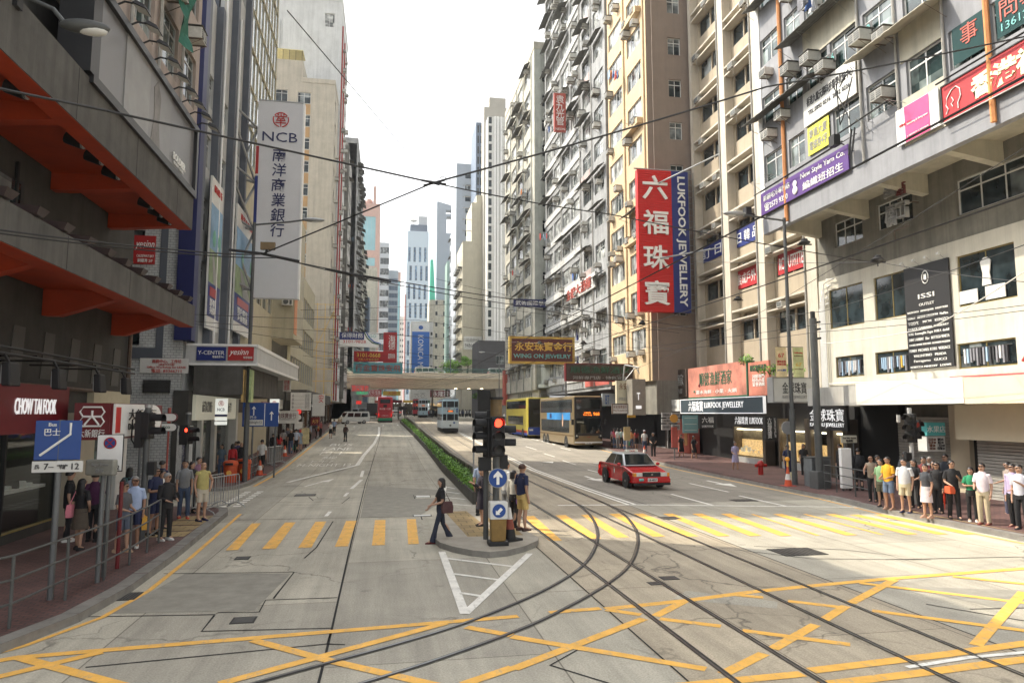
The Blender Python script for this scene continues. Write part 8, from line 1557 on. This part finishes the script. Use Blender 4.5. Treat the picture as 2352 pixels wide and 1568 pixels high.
 # trousers, shorts, skirt
 if bot!='dress':
  g=MB();loft(g,[(0,0,.80,.155*F,.115*F),(0,0,.88,.16*F,.122*F),(0,0,.99,.15*F,.115*F)],B,14)
  if bot=='skirt':loft(g,[(0,-.01,.50,.20,.15),(0,0,.70,.185,.14),(0,0,.9,.155,.118)],B,14)
  else:
   for i in(0,1):
    a,b,c,t=(Vector(q)for q in legs[i]);k=1.0 if sex=='m' else.92
    if bot=='shorts':limb(g,[(a+Vector((0,0,.03)),.095*k),(a.lerp(b,.4),.095*k),(a.lerp(b,.85),.088*k)],B)
    elif bot=='flare':limb(g,[(a+Vector((0,0,.03)),.092),(a.lerp(b,.5),.078),(b,.06),(b.lerp(c,.5),.066),(c+Vector((0,0,-.035)),.095)],B)
    else:limb(g,[(a+Vector((0,0,.03)),.095*k),(a.lerp(b,.5),.082*k),(b,.068*k),(b.lerp(c,.5),.062*k),(c+Vector((0,0,-.01)),.058*k)],B)
  g.build({'skirt':'skirt','shorts':'shorts'}.get(bot,'trousers'),r,smooth=True)
 for i in(0,1):
  c,t=Vector(legs[i][2]),Vector(legs[i][3]);g=MB();pl=[(-.042,.07),(-.046,-.02),(-.048,-.11),(-.03,-.185),(0,-.20),(.03,-.185),(.048,-.11),(.046,-.02),(.042,.07),(0,.085)]
  z0=max(0,c.z-.085);n=len(pl);lev=[(0,1.0),(.03,1.0),(.06,.82),(.085,.45)];vs=[(c.x+x*k,c.y+(y*(k if j<2 else k*.9)+(.03 if j>1 else 0)),z0+z)for j,(z,k)in enumerate(lev)for x,y in pl]
  g.add(vs,[(j*n+q,j*n+(q+1)%n,(j+1)*n+(q+1)%n,(j+1)*n+q)for j in range(3)for q in range(n)]+[tuple(reversed(range(n))),tuple(3*n+q for q in range(n))],cloth(shoes));g.build('shoe',r,smooth=True)
  # hair
 if hair!='bald':
  g=MB();vs=[];nu,nv=14,7
  for j in range(nv+1):
   th=math.pi*.60*j/nv
   for k in range(nu):
    ph=2*math.pi*k/nu;front_=max(0,-math.sin(ph));t=th*(1-.42*front_)
    vs.append((.092*math.sin(t)*math.cos(ph),.012+hy+.106*math.sin(t)*math.sin(ph),1.61+.103*math.cos(t)))
  g.add(vs,[(j*nu+k,(j+1)*nu+k,(j+1)*nu+(k+1)%nu,j*nu+(k+1)%nu)for j in range(nv)for k in range(nu)],H_)
  if hair=='long':loft(g,[(0,.075+hy,1.30,.085,.03),(0,.075+hy,1.42,.1,.045),(0,.055+hy,1.55,.098,.06),(0,.03+hy,1.64,.085,.07)],H_,12)
  if hair=='bob':loft(g,[(0,.05+hy,1.45,.098,.07),(0,.045+hy,1.54,.104,.075),(0,.03+hy,1.64,.09,.08)],H_,12)
  if hair=='bun':g.ball((0,.06+hy,1.74),.045,H_)
  if hair=='pony':loft(g,[(0,.15+hy,1.38,.02,.02),(0,.15+hy,1.5,.04,.035),(0,.11+hy,1.62,.045,.04)],H_,8)
  if hair=='cap':g.ball((0,.0+hy,1.655),.105,cloth((.5,.5,.48)),12,6,(1,1.1,.62));g.box(-.07,.07,-.18+hy,-.06+hy,1.65,1.665,cloth((.5,.5,.48)))
  g.v=[(*turn(a_,b_),c_)for a_,b_,c_ in g.v];g.build('hair',r,smooth=True)
 r.scale=(S,S,S)
 if bag:
  kind,c,s=bag;m=cloth(c);q=Vector(arms[0][2]if s>0 else arms[1][2]);R_=Matrix.Rotation(rz,4,'Z')
  nm,lb={'tote':('tote_bag','bag'),'hand':('handbag','handbag'),'pack':('backpack','backpack'),'umbrella':('umbrella','umbrella'),'plastic':('carrier_bag','bag'),'phone':('phone','phone')}[kind]
  g=MB()
  if kind in('tote','plastic','hand'):
   w_,hh,dd={'tote':(.145,.30,.06),'plastic':(.13,.30,.07),'hand':(.15,.2,.07)}[kind];c0=q+Vector((s*.05,.04,-.12 if kind!='hand' else-.06));hh_=hh
   if kind=='tote':c0=Vector((s*.20,.09,1.10))
   P=[]
   for z,k in((-hh,1.0),(-hh*.5,1.08),(0,.85)):P.append([(c0.x+dd*k*a,c0.y+w_*k*b,c0.z+z)for a,b in((-1,-1),(1,-1),(1,1),(-1,1))])
   vs=sum(P,[]);g.add(vs,[(0,3,2,1)]+[(4*j+i,4*j+(i+1)%4,4*j+4+(i+1)%4,4*j+4+i)for j in range(2)for i in range(4)]+[(8,9,10,11)],m)
   top_=Vector((s*.12,.02,1.42))if kind in('tote',)else q+Vector((0,0,-.04));g.tube([(c0.x,c0.y-w_*.6,c0.z),top_,(c0.x,c0.y+w_*.6,c0.z)],.010,m,5)
  elif kind=='pack':loft(g,[(0,.17,1.02,.13,.06),(0,.19,1.1,.15,.085),(0,.18,1.3,.14,.08),(0,.15,1.4,.09,.05)],m,12);[g.tube([(a,.12,1.4),(a,-.12,1.36),(a,-.12,1.2),(a*1.1,.1,1.08)],.018,m,5)for a in(-.1,.1)]
  elif kind=='umbrella':g.lathe([(.004,-.62),(.012,-.55),(.035,-.25),(.028,-.08),(.008,-.06),(.008,.08)],m,10,q+Vector((0,-.02,-.06)))
  elif kind=='phone':g.box(q.x-.035,q.x+.035,q.y-.10,q.y-.09,q.z+.02,q.z+.15,m)
  o=g.build(nm,None,p,rz,smooth=True);o.scale=(S,S,S);tag(o,f'{ {"tote": "shoulder bag", "hand": "handbag", "pack": "backpack", "umbrella": "folded umbrella", "plastic": "carrier bag", "phone": "phone"}[kind]} carried by the {label[:label.find(",")] if "," in label else " ".join(label.split()[:7])}',lb)
 return r
A=lambda d:R(d)
NV,BK,WH,GY,JN=(.018,.025,.07),(.014,.014,.016),(.58,.58,.56),(.22,.23,.24),(.06,.09,.16)
# left corner
person('man in black with white shoes by the jewellery window, looking at his phone',153,1243,A(120),1.74,top=BK,bc=BK,shoes=WH,la='phone',bag=('phone',BK,1))
person('woman with long black hair in a dark top, a pink tote on her shoulder',180,1262,A(170),1.63,'f',BK,bot='skirt',bc=(.10,.08,.06),hair='long',ra='bag',bag=('tote',(.62,.2,.25),1),walk=.1)
person('man in a dark purple tee with his back turned beside the street name post',211,1243,A(185),1.70,top=(.06,.012,.05),bc=BK,walk=.05);
person('woman with a hair bun in a grey tee and shorts behind the railing',279,1268,A(60),1.58,'f',(.09,.09,.095),bot='shorts',bc=(.09,.11,.15),hair='bun',la='front',ra='front',shoes=(.45,.3,.2),walk=.08)
person('old man in a pale blue shirt and navy shorts facing the road',303,1257,A(15),1.66,top=(.36,.44,.62),bot='shorts',bc=NV,hc=M_hairg,shoes=WH,bag=('plastic',(.6,.32,.05),1),sk=M_skin2,fat=1.08)
person('woman in a pale blue top with a teal backpack near the bank window',292,1205,A(160),1.62,'f',(.40,.45,.58),bot='trousers',bc=NV,hair='long',bag=('pack',(.05,.12,.13),1))
person('man in a navy tee and dark shorts standing behind the signal pole',352,1228,A(60),1.74,top=NV,bot='shorts',bc=NV,ra='fold',sk=M_skin2)
person('woman in a white sleeveless top behind the old man in black',368,1215,A(65),1.60,'f',WH,'none',bc=BK,hair='pony',la='front')
person('grey haired old man in a black jacket over a teal shirt',378,1240,A(50),1.66,top=BK,sl='long',bc=BK,hc=M_hairg,la='front',ra='front',shoes=WH,fat=1.04)
person('man in a grey printed tee and jeans looking down beside the barrier',420,1190,A(20),1.74,top=GY,bc=JN,shoes=(.5,.07,.04),walk=.12,bag=('hand',BK,-1),lean=.05)
person('woman with black hair and a dark bag just behind the grey tee man',437,1178,A(40),1.62,'f',BK,bc=BK,hair='long',bag=('hand',BK,1))
person('person in a lilac checked top behind the man in the yellow vest',453,1168,A(30),1.70,top=(.25,.13,.19),bc=GY)
person('balding man in an olive yellow vest and cream shorts with a hand on his hip',462,1196,A(45),1.72,top=(.42,.37,.14),sl='none',bot='shorts',bc=(.48,.44,.36),hair='bald',la='hip',ra='down',shoes=NV,fat=1.15)
person('man in navy seen over the old man by the tiled wall',368,1188,A(150),1.72,top=NV,bc=GY);person('woman in a blue grey tee walking past the bank with a black bag',507,1096,A(10),1.62,'f',(.10,.14,.18),bc=JN,hair='long',bag=('hand',BK,1),walk=.12)
person('person in a bright red jacket outside the bank',532,1096,A(200),1.64,'f',(.42,.02,.025),'long',bc=BK,hair='bob',bag=('hand',BK,-1));person('heavy man in black with a shaved head outside the bank',552,1094,A(190),1.70,top=BK,bot='shorts',bc=GY,hair='bald',fat=1.15);person('woman in a pale lilac top near the bank door',540,1082,A(10),1.62,'f',(.45,.42,.46),bc=GY,hair='bob');person('man in a blue purple tee near the bank door',545,1086,A(160),1.68,top=(.09,.09,.2),bc=BK)
person('woman in white by the bank wall farther inside',560,1080,A(-10),1.60,'f',WH,bc=BK,hair='short');person('man in a white shirt and black trousers walking away under the blue lane sign',600,1086,A(175),1.76,top=WH,bc=BK,walk=.15)
person('woman in a red top with long dark hair on the left pavement',640,1056,A(185),1.60,'f',(.45,.03,.03),bc=BK,hair='long');person('person in a dark coat left of the woman in red',626,1058,A(170),1.66,top=BK,sl='long',bc=BK);person('man in a black shirt and jeans walking away on the left pavement',667,1046,A(180),1.74,top=BK,bc=JN,hc=M_hairg,walk=.12);person('man in a pale shirt half behind the man in jeans',679,1043,A(180),1.72,top=(.42,.46,.55),bc=BK,walk=.1);person('woman in a blue grey dress with a red cap on the left pavement',688,1039,A(175),1.62,'f',(.20,.26,.32),bot='dress',hair='bob',hc=cloth((.4,.05,.04)))
for k,(u,v,c,lb)in enumerate([(650,1040,(.30,.30,.30),'person in grey deep in the shade under the grey jewellery sign'),(660,1034,(.10,.1,.12),'person in charcoal deep in the shade near the directory board'),(700,1030,(.5,.42,.12),'person in mustard beside the shop doorway'),(726,1010,(.05,.06,.08),'person in black carrying a pale bag near the dark tram pole'),(712,1018,(.3,.34,.4),'person in pale blue standing near the notice board'),(736,1006,(.3,.08,.08),'person in dull red beside the dark tram pole')]):person(lb,u,v,A(rnd.uniform(-40,200)),1.66,rnd.choice('mf'),c,bc=BK,hair=rnd.choice(('short','bob')),detail=False)
person('woman in a white top and dark skirt at the far left kerb',759,1009,A(10),1.62,'f',WH,bot='skirt',bc=BK,hair='bob',ra='ear',detail=False);person('man in a light blue shirt at the far left kerb',767,1002,A(170),1.72,top=(.28,.36,.52),bc=BK,detail=False);person('man in dark clothes standing on the road near the far left kerb',793,1014,A(150),1.66,top=(.06,.035,.03),sl='long',bc=BK,base=0,ra='hip',detail=False)
# island and crossing
person('woman in a black tee and flared dark jeans walking across the crossing',1012,1246,A(-85),1.63,'f',BK,bot='flare',bc=(.02,.025,.045),hair='bob',la='front',ra='swing',walk=.25,shoes=(.10,.015,.015),base=.0,bag=('tote',(.085,.04,.04),1))
person('woman in a dark uniform dress reading her phone on the island',1106,1207,A(-80),1.62,'f',(.022,.018,.03),'long',bot='skirt',bc=(.022,.018,.03),hair='pony',hc=M_hairbr,la='phone',ra='phone',sk=None,base=.14)
person('man in a blue grey shirt standing behind the signal pole on the island',1104,1183,A(160),1.72,top=(.26,.32,.44),bc=BK,base=.14);person('man in glasses and a white shirt right of the signal pole',1163,1200,A(120),1.76,top=WH,bc=GY,base=.14)
person('woman in a cream top with a purple handbag on the island',1180,1210,A(130),1.56,'f',(.5,.48,.42),'long',bc=BK,hair='bob',ra='bag',bag=('hand',(.16,.07,.30),-1),base=.14);person('stout man in a navy polo and yellow shorts looking up the tracks',1200,1218,A(115),1.78,top=NV,bot='shorts',bc=(.55,.40,.15),hc=M_hairbr,shoes=(.06,.03,.025),fat=1.15,base=.14)
# right corner
SX=A(-65)
person('man in a white shirt and beige trousers at the sunlit right kerb',2263,1205,SX,1.74,top=(.62,.55,.58),bc=(.44,.38,.26),shoes=(.18,.04,.03),ra='front');person('woman in a green shirt with folded arms beside the man in white',2236,1198,A(-40),1.58,'f',(.02,.22,.10),bc=BK,hair='long',la='fold',ra='fold',shoes=WH);person('young man in a black tee with an orange pouch',2193,1192,A(-30),1.74,top=BK,bc=BK,la='phone',ra='front',bag=('hand',(.55,.09,.03),-1),walk=.1)
person('woman in a dark grey tee and white skirt facing the crossing',2131,1189,A(-80),1.62,'f',(.05,.055,.065),bot='skirt',bc=(.52,.48,.50),hair='pony',shoes=(.45,.28,.2));person('stocky man in a white printed tee and cream shorts',2082,1177,A(-60),1.70,top=(.52,.54,.56),bot='shorts',bc=(.50,.46,.32),shoes=NV,fat=1.18);person('man in a bright yellow tee and denim shorts',2044,1170,A(-75),1.72,top=(.65,.34,.02),bot='shorts',bc=(.12,.17,.26),la='front',ra='front',sk=M_skin2,shoes=(.3,.2,.15))
person('person in a pale green tee just behind the man in yellow',2027,1164,A(-60),1.60,top=(.25,.42,.22),bot='shorts',bc=(.12,.12,.08),la='front');person('bald man in a beige vest leaning on the right railing',2006,1152,A(-50),1.64,top=(.30,.24,.18),sl='none',bc=BK,hair='bald',la='lean',ra='lean',lean=.12,sk=M_skin2);person('woman in a black printed top beside the bald man at the railing',2020,1150,A(-20),1.64,'f',BK,'none',bc=BK,hair='long');person('man in black walking away beyond the right railing',1975,1130,A(150),1.74,top=BK,sl='long',bc=BK,bag=('pack',BK,1));person('tall man in a grey tee near the steel shutter',2085,1150,A(-30),1.76,top=(.13,.14,.15),bc=BK)
person('woman in black behind the stocky man in the white tee',2104,1168,A(-60),1.62,'f',BK,bc=BK,hair='long',la='front');person('woman in a dark jacket holding a folded red umbrella',2157,1180,A(-60),1.62,'f',BK,'long',bc=BK,hair='long',bag=('umbrella',(.62,.05,.02),1));person('man in maroon standing behind the woman with the white skirt',2127,1166,A(-50),1.70,top=(.16,.03,.03),bc=BK,la='phone');person('grey haired person half hidden behind the man in maroon',2141,1160,A(-50),1.66,top=(.3,.3,.28),bc=GY,hc=M_hairg);person('man in a dark navy tee with his back to the shutter',2177,1162,A(-70),1.76,top=(.02,.025,.035),bc=BK);person('woman with long hair in black seen between two men',2150,1172,A(-30),1.60,'f',(.05,.02,.02),bc=BK,hair='long')
person('man in a lilac shirt cut by the edge of the picture',2334,1212,A(-80),1.76,top=(.40,.34,.50),sl='long',bc=BK,la='front',shoes=(.12,.03,.03));person('man in a pale shirt at the very edge of the picture',2350,1217,A(-70),1.76,top=(.5,.5,.55),bc=BK,la='phone');person('person in dark trousers and white trainers leaning by the shutter',2322,1186,A(-100),1.66,top=(.3,.25,.22),bc=(.08,.08,.12),shoes=WH,la='lean')
# right pavement farther on
person('woman in a lavender dress walking past the lit jewellery window',1690,1083,A(-10),1.62,'f',(.34,.31,.46),bot='dress',hair='bob',la='front',ra='front',walk=.1,shoes=WH);person('woman in a black dress in front of the teal tenant board',1595,1062,A(20),1.62,'f',BK,bot='dress',hair='long',la='phone',walk=.12);person('woman in black with her hand raised beside the red booth',1566,1058,A(0),1.62,'f',BK,bot='skirt',bc=BK,hair='long',la='phone',walk=.12);person('man in black standing at the kerb behind the taxi',1501,1055,A(-20),1.70,top=BK,bc=BK,la='front',ra='front',hc=M_hairg);person('person in a white top and cap near the slim bus stop pole',1481,1044,A(160),1.68,top=WH,bc=JN,hair='cap')
person('shop guard in a navy waistcoat beside the orange cone',1812,1102,A(-20),1.66,top=NV,bc=NV,la='front');person('shop worker in dark clothes behind the grey cabinet',1848,1096,A(-40),1.64,'f',BK,bc=BK,hair='bob');person('man in a black suit inside the second jewellery doorway',1932,1108,A(-80),1.74,top=BK,sl='long',bc=BK)
person('woman in an orange top and jeans in the bus queue',1451,1039,A(170),1.62,'f',(.55,.26,.10),bc=JN,hair='short',bag=('plastic',(.03,.35,.12),1));person('woman in a red top and black skirt in the bus queue',1462,1036,A(190),1.60,'f',(.40,.05,.05),bot='skirt',bc=BK,hair='long')
for k,(u,c,lb)in enumerate([(1407,(.32,.24,.3),'person in mauve at the head of the bus queue'),(1412,(.4,.06,.10),'person in crimson second in the bus queue'),(1420,(.5,.5,.5),'person in white behind the cream notice case'),(1428,(.24,.32,.30),'person in grey green in the middle of the bus queue'),(1436,(.34,.34,.36),'person in pale grey near the end of the bus queue'),(1443,(.05,.05,.06),'person in black near the end of the bus queue')]):person(lb,u,1032+k,A(rnd.uniform(100,220)),1.64,rnd.choice('mf'),c,bc=(BK,JN,GY)[k%3],hair=rnd.choice(('short','bob','long')),detail=False)
for k,(u,v,c,lb)in enumerate([(1147,975,(.3,.1,.1),'small far person in dull red by the flyover pier'),(1158,972,WH,'small far person in white by the far orange bin'),(1163,975,(.15,.22,.28),'small far person in blue grey by the far orange bin'),(1152,970,NV,'small far person in navy by the flyover pier')]):person(lb,u,v,A(40*k),1.66,'mf'[k%2],c,bc=BK,detail=False)
# the crowd that reads as one mass beyond the flyover
g=MB()
for k in range(150):
 y=158+rnd.uniform(0,26);x=14.5+rnd.uniform(0,7.5)if k%4 else rnd.uniform(9.6,12);z=zg(y);hgt=rnd.uniform(1.5,1.78);c=cloth(rnd.choice((WH,BK,BK,GY,NV,(.4,.06,.05),(.2,.3,.4),(.3,.28,.2))))
 loft(g,[(x,y,z+.8*hgt/1.7,.17,.13),(x,y,z+1.15,.18,.13),(x,y,z+hgt*.84,.14,.09),(x,y,z+hgt*.86,.05,.05)],c,8);loft(g,[(x,y,z,.09,.12),(x,y,z+.5,.13,.1),(x,y,z+.82,.15,.12)],cloth(BK),7);g.ball((x,y,z+hgt*.93),.11,M_hairb,7,5,(.85,.95,1.1))
tag(g.build('crowd'),'dense crowd waiting across the road beyond the flyover','crowd',kind='stuff')
# ================================================================ OVERHEAD WIRES
M_wire=mat('black_wire',(.015,.015,.016),.6,0)
def wire(label,pts,r=.012,sag=.15,group=None,m=None,nm='overhead_wire',cat='wire'):
 P=[Vector(p)for p in pts];Q=[]
 for i,(a,b)in enumerate(zip(P,P[1:])):
  n=10
  for k in range(n if i<len(P)-2 else n+1):t=k/n;Q.append(a.lerp(b,t)-Vector((0,0,sag*4*t*(1-t))))
 c=Q[0];g=MB();g.tube([q-c for q in Q],r,m or M_wire,5);return tag(g.build(nm,None,c),label,cat,group)
def U(u,v,d):return Vector((0,0,CAMH))+ray(u,v)/1599.4*d
J=U(995,420,16)
wire('thick span wire from the left overhang to the wire crossing above the street',[U(-60,192,9.5),U(245,255,11.5),J],.022,.0);wire('thick span wire from the wire crossing up to the red fortune board',[J,U(1760,200,18),U(2420,70,19.5)],.024,.05);wire('span wire from the wire crossing down to the left tram wires',[J,U(600,584,17)],.018,.0);wire('span wire from the wire crossing to the right above the tram pole',[J,U(1400,492,19),U(2020,605,23)],.016,.05)
wire('thin pale wire from the crossing up into the sky',[J,U(660,25,7)],.006,0)
g=MB()
for a,b in(((-.26,.02,.05),(.3,-.02,-.03)),((-.22,0,-.08),(.26,0,.08)),((-.1,.05,.04),(.14,-.05,-.05))):g.tube([a,tuple((Vector(a)+Vector(b))/2),b],.028,M_wire,6)
g.tube([(.12,0,.1),(.22,0,.17),(.3,0,.12)],.01,M_wire,5);tag(g.build('wire_connector',None,J),'knotted black connector where four span wires cross in the sky','connector')
K=U(600,584,17)
wire('lower pair of contact wires sweeping from the left to the right lamp post, upper wire',[U(-60,520,11),U(420,575,15),K,U(880,640,20),U(1200,690,26),U(1640,760,40)],.016,.03);wire('lower pair of contact wires sweeping from the left, lower wire',[U(-60,528,11),U(420,582,15),U(640,592,17.3),U(880,648,20),U(1180,700,26),U(1560,765,40)],.014,.03)
g=MB();g.tube([(-.75,0,.08),(0,0,.02),(.9,0,-.14)],.035,M_wire,6);g.box(-.02,.32,-.05,.05,.12,.3,M_brownp);g.tube([(.1,0,0),(.15,0,.2)],.03,M_wire,5);tag(g.build('wire_connector',None,K),'rusty section insulator on the contact wires left of the bank board','connector')
for k,(u,v,d)in enumerate(((790,625,19),(858,638,20))):g=MB();g.tube([(-.5,0,.07),(.5,0,-.1)],.03,M_wire,6);tag(g.build('wire_connector',None,U(u,v,d)),('section insulator on the contact wires before the old tenements','second insulator farther along the contact wires')[k],'connector')
TZ=5.9
for x,lb in((4.84,'left'),(7.48,'other')):wire(f'contact wire above the {"nearer" if lb == "left" else "taxi side"} tram track',[(x,4,TZ),(x,22,TZ),(x+.05,45,TZ+.1),(x+.2,85,TZ+.9),(x+.9,125,TZ+1.7),(x+1.8,165,TZ+2.4)],.012,.04)
spans=[('across the street from the tall bank board foot',(445,722,24),(960,735,40),(1380,792,48)),('from the canopy to the maroon sign',(450,738,24),(900,768,42),(1180,790,60)),('from the canopy to the brown hanging sign',(450,744,24),(760,790,40),(1330,850,55)),('level across the street before the flyover',(690,712,45),(1060,697,44),(1590,760,45)),('low across the street to the yellow banner',(740,755,60),(1170,785,58),(1545,800,47)),('across the street above the flyover parapet',(760,808,90),(980,822,90),(1165,832,92)),('from the purple banner down to the yellow tenement',(1590,600,40),(2020,602,25),(2360,648,18)),('from the right edge to the tram pole',(1300,775,46),(1890,715,27),(2360,560,15)),('twisted white cable from the tram pole to the right edge',(1885,790,27),(2140,752,22),(2380,605,17)),('level from the tram pole over the white shop wall',(1450,800,46),(1880,745,27),(2360,700,19)),('lower level wire over the white shop wall',(1460,812,46),(1880,762,27),(2360,712,19)),('steep wire from the brown sign to the projecting floors',(1400,870,50),(1700,745,36),(2360,335,16)),('from the bank board past the pale green tenement',(1000,640,40),(1280,700,50),(1480,790,52))]
for lb,*p in spans:wire('thin wire '+lb if not lb.startswith(('twisted','level','lower','steep'))else lb,[U(*q)for q in p],.011 if 'twisted' not in lb else.016,.06,m=M_wire if 'twisted' not in lb else M_offwhite)
for i in range(7):wire(('first','second','third','fourth','fifth','sixth','seventh')[i]+' span wire of the far series over the tram tracks, counted from the crossing',[(-6.7,48+11*i,7.6+zg(48+11*i)),(6.2,48+11*i,6.0+zg(48+11*i)),(17.5,48+11*i,7.7+zg(48+11*i))],.012,.1)
for k,(u,v,d)in enumerate(((1848,562,27),(1695,690,38),(2016,602,24),(1475,745,44),(1340,790,50),(1240,790,58))):
 g=MB();g.tube([(-.3,0,0),(.3,0,.02)],.03,M_wire,6);g.lathe([(.05,0),(.2,.05),(.22,.1),(.12,.16),(.12,.22),(.04,.25)],M_wire,12,(0,0,0));g.tube([(0,0,0),(0,0,-.15)],.02,M_wire,5)
 tag(g.build('wire_insulator',None,U(u,v,d),smooth=True),('dark bell insulator on a wire by the right lamp head','dark bell insulator in front of the cream fins','dark bell insulator under the projecting floors','dark bell insulator below the tall red sign','dark bell insulator before the maroon sign end','dark bell insulator over the maroon sign')[k],'insulator')
